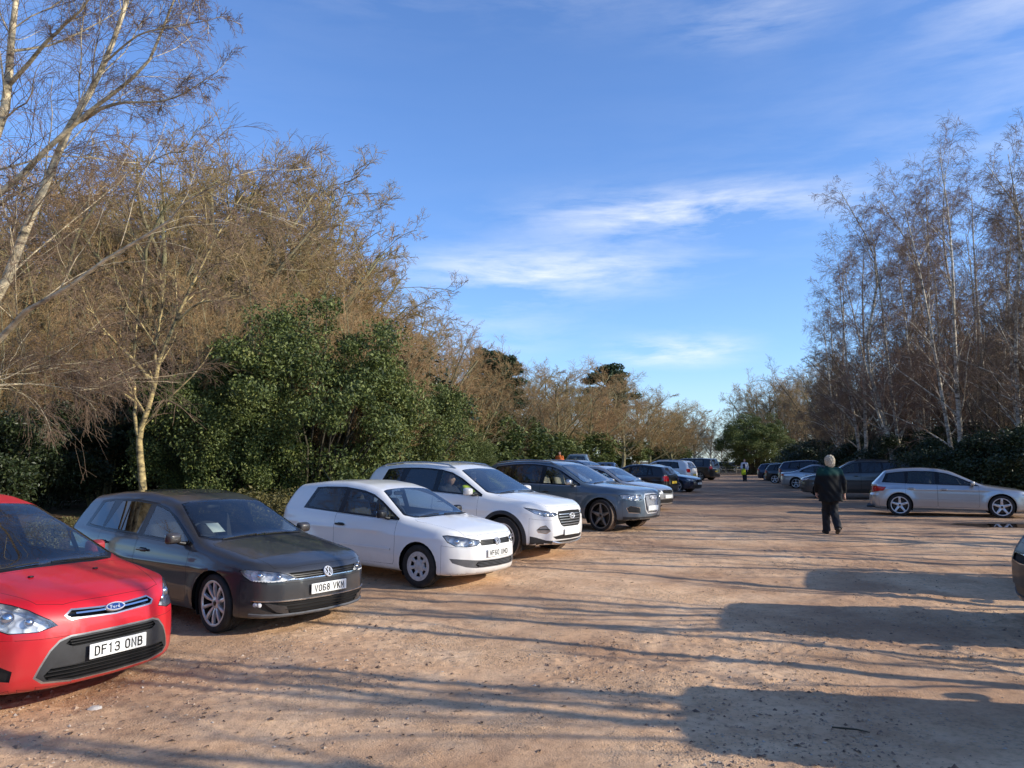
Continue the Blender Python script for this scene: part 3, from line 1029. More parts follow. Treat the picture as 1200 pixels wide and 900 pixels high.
        sf = sf or sd + 1.12
        for sg in (1, -1): obj('seat', me, self.root, (sx(sf), sg * .36, zs))
        if sr:
            bm = bmesh.new()
            Mt = Matrix.Rotation(-.38, 4, 'Y')
            rbox(bm, .05, 0, .28, .5, 1.22, .2, .06, 2); rbox(bm, -.27, 0, .60, .16, 1.22, .62, .06, 2, Mt)
            for y in (-.42, 0, .42): rbox(bm, -.40, y, .96, .09, .24, .17, .04, 2, Mt)
            obj('rear_seat', bm_mesh(bm, 'rear_seat', MAT[seat]), self.root, (sx(sr), 0, zs))
        p, n = self.top_pt(self.S['scr'][1] + .06, 0)
        o = obj('rear_view_mirror', superellipsoid('rear_view_mirror', (.04, .22, .07), MAT['dash']), self.root, (p.x - .1, 0, p.z - .10))

_seat = {}
def seat_mesh(m):
    if m.name in _seat: return _seat[m.name]
    bm = bmesh.new(); Mt = Matrix.Rotation(-.30, 4, 'Y')
    rbox(bm, .05, 0, .24, .50, .50, .17, .06, 2)
    rbox(bm, -.24, 0, .56, .15, .47, .62, .06, 2, Mt)
    rbox(bm, -.375, 0, .985, .09, .26, .19, .045, 2, Mt)
    me = bm_mesh(bm, 'seat', m); _seat[m.name] = me
    return me

def superellipsoid(name, size, mat, e=.45, n=10):
    bm = bmesh.new()
    bmesh.ops.create_icosphere(bm, subdivisions=3, radius=1)
    for v in bm.verts:
        c = v.co; v.co = Vector([math.copysign(abs(c[i]) ** e, c[i]) * size[i] / 2 for i in range(3)])
        # leaner towards the front
        t = (v.co.x / size[0] + .5)
        v.co.y *= 1 - .35 * t * t; v.co.z *= 1 - .35 * t * t
    bmesh.ops.smooth_vert(bm, verts=bm.verts, factor=.5, use_axis_x=True, use_axis_y=True, use_axis_z=True)
    return bm_mesh(bm, name, mat)

def lathe(prof, k=40):
    """profile [(r, y)] spun about the y axis"""
    n = len(prof); V = []; F = []
    for i in range(k):
        a = 2 * PI * i / k
        for r, y in prof: V.append((r * math.cos(a), y, r * math.sin(a)))
    for i in range(k):
        j = (i + 1) % k
        for q in range(n - 1): F.append((n * i + q, n * i + q + 1, n * j + q + 1, n * j + q))
    return np.array(V), np.array(F)

_wm = {}
def wheel_meshes(r, w, rim, style, mat, mud, n):
    key = (r, w, rim, style, mat.name, mud, n)
    if key in _wm: return _wm[key]
    R = r * rim; h = w / 2
    sb = min(.02, r * .05)
    prof = [(R * .98, -h * .9), (R + (r - R) * .4, -h), (r - sb, -h * .97), (r, -h * .78), (r, -h * .30), (r - .008, -h * .29), (r - .008, -h * .22), (r, -h * .21), (r, h * .21), (r - .008, h * .22), (r - .008, h * .29), (r, h * .30),
            (r, h * .78), (r - sb * .5, h * .92), (r - sb * 1.2, h * .98), (R + (r - R) * .62, h * 1.0), (R + (r - R) * .58, h * 1.012), (R + (r - R) * .3, h * .99), (R + .006, h * .93), (R - .002, h * .86)]
    V, F = lathe(prof, 48)
    npf = len(prof) - 1
    mi = np.zeros(len(F), int)
    if mud > 0:
        q = np.arange(len(F)) % npf
        mi[(q >= 3) & (q <= 12)] = 1
    me_t = mesh_np('wheel', V, F[:, ::-1], [MAT['tyre'], MAT['tyre_mud']], mi)
    # rim: barrel, lip, spokes
    parts = []
    lip = [(R + .004, h * .86), (R + .006, h * .95), (R - .004, h * .965), (R - .016, h * .93), (R - .022, h * .80), (R - .03, h * .2), (R - .04, -h * .7), (R * .3, -h * .72)]
    v, f = lathe(lip, 48); parts.append((v, f[:, ::-1]))
    hub = [(.001, h * .72), (.055, h * .72), (.07, h * .66), (.075, h * .4), (.075, -h * .2)]
    v, f = lathe(hub, 24); parts.append((v, f[:, ::-1]))
    def spoke(a, r0, r1, w0, w1, y0, y1, th=.03, mid=None):
        pts = []
        K = 6
        for i in range(K):
            t = i / (K - 1); rr = r0 + (r1 - r0) * t; ww = (w0 + (w1 - w0) * t) / 2; yy = y0 + (y1 - y0) * t + .012 * math.sin(PI * t)
            if mid: ww *= 1 + mid * math.sin(PI * t)
            for dx, dy in ((-ww, -th), (-ww * .92, -.004), (-ww * .6, .0), (ww * .6, 0), (ww * .92, -.004), (ww, -th)):
                pts.append((rr, yy + dy, dx))
        P = np.array(pts); c, s = math.cos(a), math.sin(a)
        P = np.stack([P[:, 0] * c - P[:, 2] * s, P[:, 1], P[:, 0] * s + P[:, 2] * c], 1)
        F = []
        for i in range(K - 1):
            for q in range(5): F.append((6 * i + q, 6 * i + q + 1, 6 * i + 7 + q, 6 * i + 6 + q))
        return P, np.array(F)
    yl = h * .90; yh = h * .68
    for i in range(n):
        a = 2 * PI * i / n + PI / 2
        if style == 'five': parts.append(spoke(a, .05, R - .012, .085, .062, yh, yl, .035, -.15))
        elif style == 'star': parts.append(spoke(a, .04, R - .012, .10, .035, yh, yl, .035))
        elif style == 'double':
            for d in (-1, 1): parts.append(spoke(a + d * .085, .055, R - .012, .032, .024, yh, yl, .035))
        elif style == 'ten': parts.append(spoke(a + (.0 if i % 2 else .0), .05, R - .012, .022, .042, yh, yl, .03, .12))
        elif style == 'cover': parts.append(spoke(a, .06, R - .03, .036, .058, yh, yl, .02))
        else: parts.append(spoke(a, .05, R - .012, .06, .05, yh, yl))
    if style == 'cover':
        v, f = lathe([(R - .004, h * .95), (R - .03, h * .95), (R - .05, h * .88), (R - .055, h * .8)], 48); parts.append((v, f[:, ::-1]))
        v, f = lathe([(.001, h * .74), (.085, h * .74), (.1, h * .66)], 24); parts.append((v, f[:, ::-1]))
    V, F = join(parts)
    mi = np.zeros(len(F), int)
    o = 0
    v, f = lathe([(.02, .0), (R * .78, .0)], 32)
    F2 = np.concatenate([F, f[:, ::-1] + len(V)]); V2 = np.concatenate([V, v + [0, h * .1, 0]])
    mi = np.concatenate([mi, np.ones(len(f), int)])
    mi[7 * 48 - 48:7 * 48] = 0
    q = np.arange(7 * 48) % 7
    mi[:7 * 48][q >= 4] = 2
    me_r = mesh_np('rim', V2, F2, [mat, MAT['brake'], MAT['seam']], mi)
    me_r.set_sharp_from_angle(angle=.6)
    v, f = lathe([(.0005, h * .74 + .004), (.022, h * .74 + .003), (.029, h * .74), (.031, h * .70)], 20)
    me_c = mesh_np('hub_cap', v, f[:, ::-1], MAT['gloss_black'] if style != 'cover' else mat)
    _wm[key] = (me_t, me_r, me_c)
    return _wm[key]
# ------------------------------------------------------------------ the individual cars
def glass_set(c, wins, dl, mat='glass', side_parent=None, quarter='side_window'):
    """dl = (s0, s1, rear base point) black surround; wins = [(s0, s1, parent part, material, rear base)]"""
    c.feat('window_surround', 'side', c.dlo(*dl[:2], tail=dl[2], b=.018, o=dl[3] if len(dl) > 3 else .100), MAT['gloss_black'], None, side=True)
    for i, (a, b, par, m, tail) in enumerate(wins):
        c.feat('win%d' % i, 'side', c.dlo(a, b, tail=tail, o=dl[4] if len(dl) > 4 else .125, b=.04), MAT[m], (.010, MAT['trim']), owner='window_surround', side=True, name='side_window', parent=par)

def screen(c, wb, wt, part='windscreen', mat='screen', inset=.05):
    """windscreen between the stations scr = (s at the cowl, s at the header)"""
    s0, s1 = c.S['scr']
    poly = [(0, s0 - .02), (wb * .55, s0 + .00), (wb * .85, s0 + .07), (wb, s0 + .17), (wb + (wt - wb) * .5, (s0 + s1) / 2 + .08), (wt, s1 - .01), (wt * .8, s1 + .015), (0, s1 + .03)]
    c.feat(part, 'top', poly, MAT[mat], (.028, MAT['gloss_black']))
    # cowl strip below the glass
    cw = [(0, s0 - .075), (wb * .55, s0 - .055), (wb * .86, s0 + .015), (wb * .99, s0 + .13), (wb, s0 + .17), (wb * .85, s0 + .07), (wb * .55, s0), (0, s0 - .02)]
    c.feat('cowl', 'top', cw, MAT['trim'], None)

def rear_glass(c, u0, u1, z0, z1, mat='privacy'):
    c.feat('tailgate_window', 'rear', [(0, z0), (u0 * .8, z0), (u0, z0 + .03), (u1 + .02, z1 - .03), (u1 * .9, z1), (0, z1)], MAT[mat], (.018, MAT['gloss_black']))

def lamp(c, poly, name='headlight', proj='front', recess=.055, ring=.006):
    """clear lens, silvered bowl behind it"""
    t = c.feat(name, proj, poly, MAT['lens'], (ring, MAT['gloss_black']), side=True)
    return t

def lamp_bowls(c, name='headlight', depth=.05, balls=()):
    """silver bowl behind each lens, as a child of the lens"""
    for (o, sd) in c.made.get(name, []):
        me = o.data
        V = np.array([v.co for v in me.vertices]); F = [list(p.vertices) for p in me.polygons]
        N = c.grad(V * [1, 1, 1]); N /= np.linalg.norm(N, axis=1, keepdims=True) + 1e-9
        r = c.recess_mesh('reflector', V - N * .004, F, N, [MAT['reflector']], [0] * len(F), dict(recess=depth, wall=MAT['satin']))
        obj('reflector', r, o)
        for (U, z, rad) in balls:
            p, n = c.front_pt(U * sd, z)
            bm = bmesh.new(); bmesh.ops.create_uvsphere(bm, u_segments=16, v_segments=8, radius=rad)
            mb = bm_mesh(bm, 'projector', MAT['chrome'])
            q = p - n * (depth * .75) 
            obj('projector', mb, o, q)

def bonnet(c, s0, s1, y0, y1):
    c.feat('bonnet', 'top', [(0, s0), (y0 * .7, s0 + .02), (y0, s0 + .09), (y1, s1 - .08), (y1 * .96, s1), (y1 * .6, s1 - .04), (0, s1 - .05)], c.paint, (.0045, MAT['seam']))

def front_bumper(c, z, U, zl=.13):
    c.feat('bumper', 'front', [(0, zl), (U, zl), (U, z + .02), (U * .8, z), (U * .5, z - .01), (0, z - .01)], c.paint, (.003, MAT['seam']))

def slats(c, zs, U, h=.012, mat='trim', t=.012, parent=None, lift=-.012):
    for z, u in zip(zs, U): c.strip('grille_bar', [(-u, z), (u, z)], h, t, MAT[mat], parent=parent, lift=lift, n=12)

def mpv():
    c = Car('parked_car', 'red', L=4.38, W=1.83, H=1.63, fo=.93, wb=2.65, wr=.325, res=1.25, crown=.055,
        top=[(-.3, .52), (0, .74), (.10, .82), (.35, .905), (.65, .975), (.90, 1.025), (1.01, 1.055), (1.5, 1.31), (1.94, 1.51), (2.25, 1.585), (2.8, 1.626), (3.4, 1.605), (4.0, 1.53), (4.4, 1.44)],
        nose=[(.1, .14), (.2, .045), (.3, .005), (.45, -.0), (.6, .008), (.72, .035), (.85, .10)],
        tail=[(.15, .14), (.3, .03), (.5, 0), (.9, .02), (1.05, .06), (1.4, .26), (1.6, .40)],
        sweepF=[(0, 0), (.35, .018), (.6, .085), (.8, .21), (.92, .36), (1, .55)],
        belt=[(.0, .86), (1.0, .94), (2, .98), (4.3, 1.07)], scr=(.93, 1.94), crease=[(.55, .66, .006)])
    c.arches(.365)
    front_bumper(c, .60, 1.40)
    bonnet(c, .125, .89, .55, .76)
    c.door(1.42, 2.42, .30); c.door(2.43, 3.35, .30, part='reardoor')
    c.parts['reardoor']['name'] = 'door'
    glass_set(c, [(1.32, 1.62, None, 'glass', None), (1.68, 2.40, 'door', 'glass', None), (2.48, 3.25, 'reardoor', 'privacy', None), (3.31, 3.95, None, 'privacy', None)], (1.22, 4.0, None))
    screen(c, .76, .60)
    rear_glass(c, .72, .62, 1.06, 1.45)
    lamp(c, [(.54, .672), (.72, .638), (.98, .642), (1.18, .695), (1.34, .81), (1.42, .915), (1.30, .905), (1.06, .862), (.82, .80), (.60, .715)])
    tb = c.reg('bumper', MAT['satin'])
    up = [(0, .695), (.43, .715), (.475, .735), (.44, .765), (0, .742)]
    c.cut('front', [(0, .685), (.44, .702), (.50, .735), (.45, .777), (0, .752)], tb)
    c.feat('grille', 'front', up, MAT['gloss_black'], None, recess=.03, wall=MAT['trim'])
    c.cut('front', [(0, .235), (.40, .238), (.66, .262), (.735, .31), (.69, .38), (.60, .50), (.52, .565), (.42, .590), (0, .592)], tb)
    c.feat('lower_grille', 'front', [(0, .249), (.39, .251), (.64, .275), (.71, .315), (.672, .378), (.588, .49), (.51, .552), (.41, .577), (0, .579)], MAT['plastic'], None)
    c.parts['lower_grille']['name'] = 'grille'
    c.feat('vent_a', 'front', [(0, .505), (.40, .505), (.46, .530), (.42, .562), (0, .564)], MAT['seam'], None, recess=.03, wall=MAT['trim'], name='grille')
    c.feat('vent_b', 'front', [(0, .262), (.40, .265), (.62, .285), (.64, .32), (.58, .365), (0, .38)], MAT['seam'], None, recess=.03, wall=MAT['trim'], name='grille')
    c.feat('fog_recess', 'front', [(.94, .30), (1.24, .33), (1.28, .43), (1.12, .445), (.92, .375)], MAT['trim'], None, side=True, recess=.02, wall=MAT['trim'], name='fog_lamp_recess')
    c.feat('tail_light', 'rear', [(.72, .95), (1.0, .95), (1.0, 1.25), (.80, 1.35), (.66, 1.32)], MAT['red_lens'], None, side=True)
    c.finish(); c.wells()
    lamp_bowls(c, depth=.07, balls=[(.80, .722, .035), (1.02, .76, .05), (1.22, .81, .035)])
    slats(c, (.285, .312, .34, .366), (.60, .63, .60, .57), .010)
    slats(c, (.525, .545), (.41, .42), .008)
    c.strip('grille_bar', [(-.40, .738), (-.2, .731), (0, .728), (.2, .731), (.40, .738)], .017, .012, MAT['chrome'], lift=.002)
    c.plate('DF13 ONB', .443, tilt=.02, out_=.022)
    c.ford_badge(.738)
    for sg in (1, -1):
        p, n = c.front_pt(sg * 1.12, .385)
        v, f = lathe([(.001, .012), (.03, .010), (.042, 0), (.046, -.02)], 20)
        M = c.frame_at(p - n * .004, n) @ Matrix.Rotation(PI / 2, 4, 'X')
        me = mesh_np('fog_lamp', v, f, MAT['reflector']); me.transform(M); obj('fog_lamp', me, c.root)
        # bumper corner vents' edge
    c.wheels('five', .70)
    c.mirrors(1.55); c.handle(2.25, .90); c.handle(3.15, .92, part='reardoor')
    c.wipers(.92, .99); c.interior(1.1, .96, sf=2.35, sr=3.25); c.whip(3.9)
    for y in (-.3, .28):
        p, n = c.top_pt(.62 + abs(y) * .15, y)
        bm = bmesh.new(); rbox(bm, 0, 0, .006, .03, .04, .014, .005, 1)
        me = bm_mesh(bm, 'washer_jet', MAT['trim']); obj('washer_jet', me, c.root, p + Vector((-.22, 0, .06)) * 0 + Vector((0, 0, .0)))
    return c

def hatch5():
    c = Car('parked_car', 'dark_grey', L=4.26, W=1.79, H=1.47, fo=.87, wb=2.63, wr=.318, res=1.25,
        top=[(-.3, .50), (0, .685), (.10, .745), (.40, .835), (.85, .915), (1.16, .965), (1.28, .995), (2.0, 1.365), (2.3, 1.43), (2.75, 1.468), (3.3, 1.45), (3.95, 1.375), (4.3, 1.31)],
        nose=[(.1, .15), (.2, .05), (.28, .012), (.36, .0), (.5, .0), (.6, .008), (.70, .04), (.8, .10)],
        tail=[(.15, .14), (.3, .03), (.5, 0), (.75, .01), (.95, .05), (1.05, .12), (1.3, .33), (1.45, .42)],
        sweepF=[(0, 0), (.4, .022), (.65, .085), (.82, .20), (.92, .34), (1, .52)],
        belt=[(.0, .80), (1.2, .875), (2, .905), (4.2, .985)], scr=(1.20, 2.0), crease=[(.66, .72, .010)])
    c.arches(.352)
    front_bumper(c, .585, 1.30)
    bonnet(c, .10, 1.14, .62, .74)
    c.door(1.36, 2.42, .29, part='door'); c.door(2.43, 3.28, .29, part='reardoor'); c.parts['reardoor']['name'] = 'door'
    glass_set(c, [(1.42, 2.36, 'door', 'glass', None), (2.46, 3.12, 'reardoor', 'privacy', (3.24, c.bz(3.2, .04))), (3.28, 3.50, None, 'privacy', (3.62, c.bz(3.6, .05)))], (1.36, 3.58, (3.70, c.bz(3.7, .02))))
    screen(c, .74, .57)
    rear_glass(c, .70, .60, 1.0, 1.32)
    lamp(c, [(.475, .620), (.55, .598), (.85, .588), (1.14, .600), (1.25, .645), (1.33, .705), (1.25, .722), (1.0, .716), (.72, .690), (.54, .648)])
    c.feat('grille', 'front', [(0, .612), (.46, .612), (.53, .650), (.60, .676), (0, .676)], MAT['seam'], None, recess=.02, wall=MAT['trim'])
    c.feat('lower_grille', 'front', [(0, .225), (.50, .230), (.78, .262), (.94, .300), (1.10, .350), (1.10, .386), (.9, .384), (0, .380)], MAT['trim'], None, recess=.018, wall=MAT['trim'], name='grille')
    c.feat('fog_blade', 'front', [(.56, .24), (.74, .27), (.92, .372), (.86, .372), (.60, .33)], c.paint, None, side=True, name='bumper_blade', only=None)
    c.feat('tail_light', 'rear', [(.52, .78), (1.02, .80), (1.06, .92), (.52, .93)], MAT['red_lens'], None, side=True)
    c.finish(); c.wells()
    lamp_bowls(c, depth=.06, balls=[(.72, .645, .03), (1.02, .66, .038)])
    for sg in (1, -1): c.strip('daylight_strip', [(sg * .50, .617), (sg * .58, .604), (sg * .85, .596), (sg * 1.10, .606)], .014, .004, MAT['plate_white'], parent=c.made['headlight'][0 if sg > 0 else 1][0], lift=-.004)
    slats(c, (.632, .652), (.50, .55), .012, 'trim')
    c.strip('grille_trim', [(-.60, .607), (-.5, .606), (0, .606), (.5, .606), (.60, .607)], .012, .008, MAT['chrome'], lift=.002, n=24)
    slats(c, (.262, .295, .33, .36), (.55, .62, .68, .72), .010)
    c.strip('bumper_trim', [(-1.12, .395), (-.95, .392), (-.6, .388), (0, .385), (.6, .388), (.95, .392), (1.12, .395)], .014, .008, MAT['chrome'], lift=.002, n=30)
    c.strip('bumper_lip', [(-1.15, .250), (-.8, .238), (0, .232), (.8, .238), (1.15, .250)], .030, .012, MAT['grey_plastic'], lift=.004, n=30)
    c.vw_badge(.645, .062)
    c.plate('VO68 VKM', .485)
    for sg in (1, -1):
        for u in (1.0, 1.06):
            p, n = c.front_pt(sg * u, .352)
            v, f = lathe([(.001, .01), (.022, .008), (.028, 0)], 14)
            me = mesh_np('fog_lamp', v, f, MAT['reflector']); me.transform(c.frame_at(p - n * .008, n) @ Matrix.Rotation(PI / 2, 4, 'X')); obj('fog_lamp', me, c.root)
    c.wheels('ten', .76, .21, n=10, steer=-.10)
    c.mirrors(1.50); c.handle(2.25, .80); c.handle(3.14, .83, part='reardoor')
    c.wipers(1.19, 1.27); c.interior(1.3, .93, sf=2.35, sr=3.2); c.whip(3.75)
    # tax papers inside the windscreen
    for y, s in ((-.42, 1.50),):
        p, n = c.top_pt(s, y); n = n
        bm = bmesh.new(); rbox(bm, 0, 0, 0, .16, .20, .002, .0008, 1)
        me = bm_mesh(bm, 'ticket', MAT['paper']); me.transform(c.frame_at(p - n * .03, n)); obj('ticket', me, c.root)
    return c

def hatch3():
    c = Car('parked_car', 'white', L=3.97, W=1.68, H=1.455, fo=.82, wb=2.47, wr=.302, res=1.25,
        top=[(-.3, .50), (0, .715), (.10, .775), (.35, .855), (.75, .925), (1.05, .970), (1.16, 1.0), (1.80, 1.345), (2.1, 1.415), (2.5, 1.453), (3.0, 1.44), (3.65, 1.365), (4.0, 1.30)],
        nose=[(.1, .15), (.2, .045), (.28, .008), (.40, .0), (.52, .004), (.62, .014), (.72, .045), (.82, .10)],
        tail=[(.15, .14), (.3, .03), (.5, 0), (.8, .02), (.98, .06), (1.08, .12), (1.3, .28), (1.45, .36)],
        sweepF=[(0, 0), (.35, .018), (.6, .08), (.8, .20), (.92, .33), (1, .50)],
        belt=[(.0, .82), (1.1, .895), (2, .925), (3.9, 1.0)], scr=(1.07, 1.80), crease=[(.70, .78, .009)])
    c.arches(.338)
    front_bumper(c, .60, 1.22)
    bonnet(c, .10, 1.02, .56, .70)
    c.door(1.26, 2.52, .29)
    glass_set(c, [(1.30, 2.40, 'door', 'glass', None), (2.49, 3.08, None, 'glass', (3.22, c.bz(3.2, .05)))], (1.24, 3.15, (3.30, c.bz(3.3, .02))))
    screen(c, .69, .53)
    rear_glass(c, .62, .54, 1.02, 1.32)
    lamp(c, [(.42, .655), (.50, .612), (.72, .600), (.95, .612), (1.10, .665), (1.20, .755), (1.10, .765), (.85, .745), (.60, .712), (.44, .688)], ring=.010)
    c.feat('grille', 'front', [(0, .612), (.40, .612), (.425, .65), (.41, .692), (0, .685)], MAT['trim'], None, recess=.02, wall=MAT['trim'])
    c.feat('lower_grille', 'front', [(0, .300), (.50, .305), (.72, .325), (1.0, .385), (1.06, .445), (.9, .440), (.45, .412), (0, .405)], MAT['grey_plastic'], None, name='grille')
    c.feat('vent', 'front', [(0, .315), (.46, .318), (.52, .35), (.46, .395), (0, .392)], MAT['seam'], None, recess=.025, wall=MAT['trim'], name='grille')
    c.feat('tail_light', 'rear', [(.58, .80), (.93, .80), (.96, .98), (.62, .98)], MAT['red_lens'], None, side=True)
    c.finish(); c.wells()
    lamp_bowls(c, depth=.06, balls=[(.62, .655, .042), (.90, .68, .045)])
    slats(c, (.628, .648, .668), (.40, .41, .40), .006, 'plastic')
    slats(c, (.332, .352, .372), (.44, .48, .46), .007, 'grey_plastic')
    c.vw_badge(.652, .055)
    c.plate('WF60 UMD', .50)
    c.wheels('cover', .66, .185, mat='cover_grey', n=7)
    c.mirrors(1.44, MAT['trim'], (.10, .18, .12)); c.handle(2.38, .80, MAT['trim'])
    c.wipers(1.06, 1.14); c.interior(1.15, .95, sf=2.2, sr=3.0); c.whip(3.5)
    # rubbing strip along the flank
    for sg in (1, -1):
        pts = [c.side_pt(s, .50 + (s - 1.3) * .01, sg) for s in np.linspace(1.34, 2.46, 10)]
        c.bar('door_strip', pts, .035, .008, c.paint, parent=c.made['door'][0 if sg > 0 else 1][0])
    # dent with a scuffed edge on the wing
    p, n = c.side_pt(.62, .70, -1)
    return c

def crossover():
    c = Car('parked_car', 'white', L=4.475, W=1.85, H=1.66, fo=.88, wb=2.67, wr=.36, res=1.2, zb=.26, kroof=.11,
        top=[(-.3, .62), (0, .86), (.10, .935), (.4, 1.015), (.8, 1.075), (1.15, 1.115), (1.27, 1.145), (2.02, 1.53), (2.3, 1.60), (2.8, 1.638), (3.4, 1.625), (4.1, 1.545), (4.5, 1.47)],
        nose=[(.15, .17), (.25, .06), (.35, .02), (.48, .0), (.62, .0), (.78, .012), (.88, .05), (.98, .11)],
        tail=[(.2, .14), (.35, .03), (.55, 0), (.9, .02), (1.1, .07), (1.25, .17), (1.5, .33), (1.65, .42)],
        sweepF=[(0, 0), (.35, .02), (.6, .085), (.8, .21), (.92, .34), (1, .52)],
        sec=[(-.95, -.15), (-.82, -.06), (-.72, -.012), (-.5, 0), (-.25, -.002), (-.10, -.016), (-.02, -.04), (0, -.055), (.03, -.068), (.6, -.32)],
        belt=[(.0, .95), (1.2, 1.03), (2, 1.06), (4.4, 1.17)], scr=(1.17, 2.02), crease=[(.78, .88, .010)], flare=.03)
    c.arches(.405, .065)
    front_bumper(c, .70, 1.22)
    bonnet(c, .10, 1.1, .58, .76)
    c.feat('sill_trim', 'side', [(1.2, .1), (3.2, .1), (3.2, .36), (1.2, .36)], MAT['plastic'], None)
    c.door(1.42, 2.44, .37); c.door(2.45, 3.32, .37, part='reardoor'); c.parts['reardoor']['name'] = 'door'
    glass_set(c, [(1.42, 2.38, 'door', 'glass', None), (2.48, 3.16, 'reardoor', 'privacy', (3.28, c.bz(3.28, .04))), (3.33, 3.66, None, 'privacy', (3.75, c.bz(3.75, .07)))], (1.36, 3.72, (3.84, c.bz(3.84, .03))))
    screen(c, .76, .60)
    rear_glass(c, .70, .62, 1.15, 1.48)
    lamp(c, [(.46, .775), (.60, .742), (.85, .755), (1.08, .80), (1.30, .88), (1.34, .905), (1.10, .885), (.80, .845), (.52, .812)], ring=.008)
    c.feat('chin', 'front', [(0, .1), (1.20, .1), (1.20, .42), (1.05, .40), (.78, .345), (.55, .33), (0, .33)], MAT['plastic'], None, name='bumper_chin')
    c.feat('grille', 'front', [(0, .565), (.28, .565), (.36, .60), (.45, .72), (.465, .80), (.44, .835), (0, .845)], MAT['seam'], None, recess=.02, wall=MAT['chrome'])
    c.feat('low_intake', 'front', [(0, .345), (.50, .355), (.60, .405), (.50, .41), (.34, .43), (0, .43)], MAT['trim'], None, name='grille')
    c.feat('fog_recess', 'front', [(.66, .50), (.78, .455), (1.0, .475), (1.04, .53), (.94, .585), (.80, .605)], MAT['satin'], (.012, MAT['chrome']), side=True, name='fog_lamp')
    c.feat('tail_light', 'rear', [(.50, .92), (1.08, .97), (1.12, 1.08), (.52, 1.05)], MAT['red_lens'], None, side=True)
    c.finish(); c.wells()
    lamp_bowls(c, depth=.05, balls=[(.60, .785, .035), (.80, .80, .035)])
    for z, u in ((.60, .33), (.645, .37), (.69, .40), (.735, .42), (.78, .43)): c.strip('grille_bar', [(-u, z), (u, z)], .018, .016, MAT['satin'], lift=-.008)
    for sg in (1, -1): c.strip('fog_bar', [(sg * .70, .53), (sg * 1.0, .54)], .022, .012, MAT['plastic'], lift=.0)
    c.strip('skid_plate', [(-.62, .30), (-.4, .272), (0, .262), (.4, .272), (.62, .30)], .07, .012, MAT['satin'], lift=.0)
    c.oval_badge(.745, .085, .045, 'h')
    c.plate('', .475)
    c.wheels('double', .70, .225, mud=1.0, mat='wheel_silver', n=5, steer=-.04)
    c.mirrors(1.54, size=(.12, .22, .15)); c.handle(2.26, .95); c.handle(3.16, .98, part='reardoor')
    c.wipers(1.17, 1.24); c.interior(1.3, 1.08, sf=2.4, sr=3.3, zs=.40); c.rails(MAT['satin'], 2.15, 4.0, .60); c.fin(3.85)
    return c

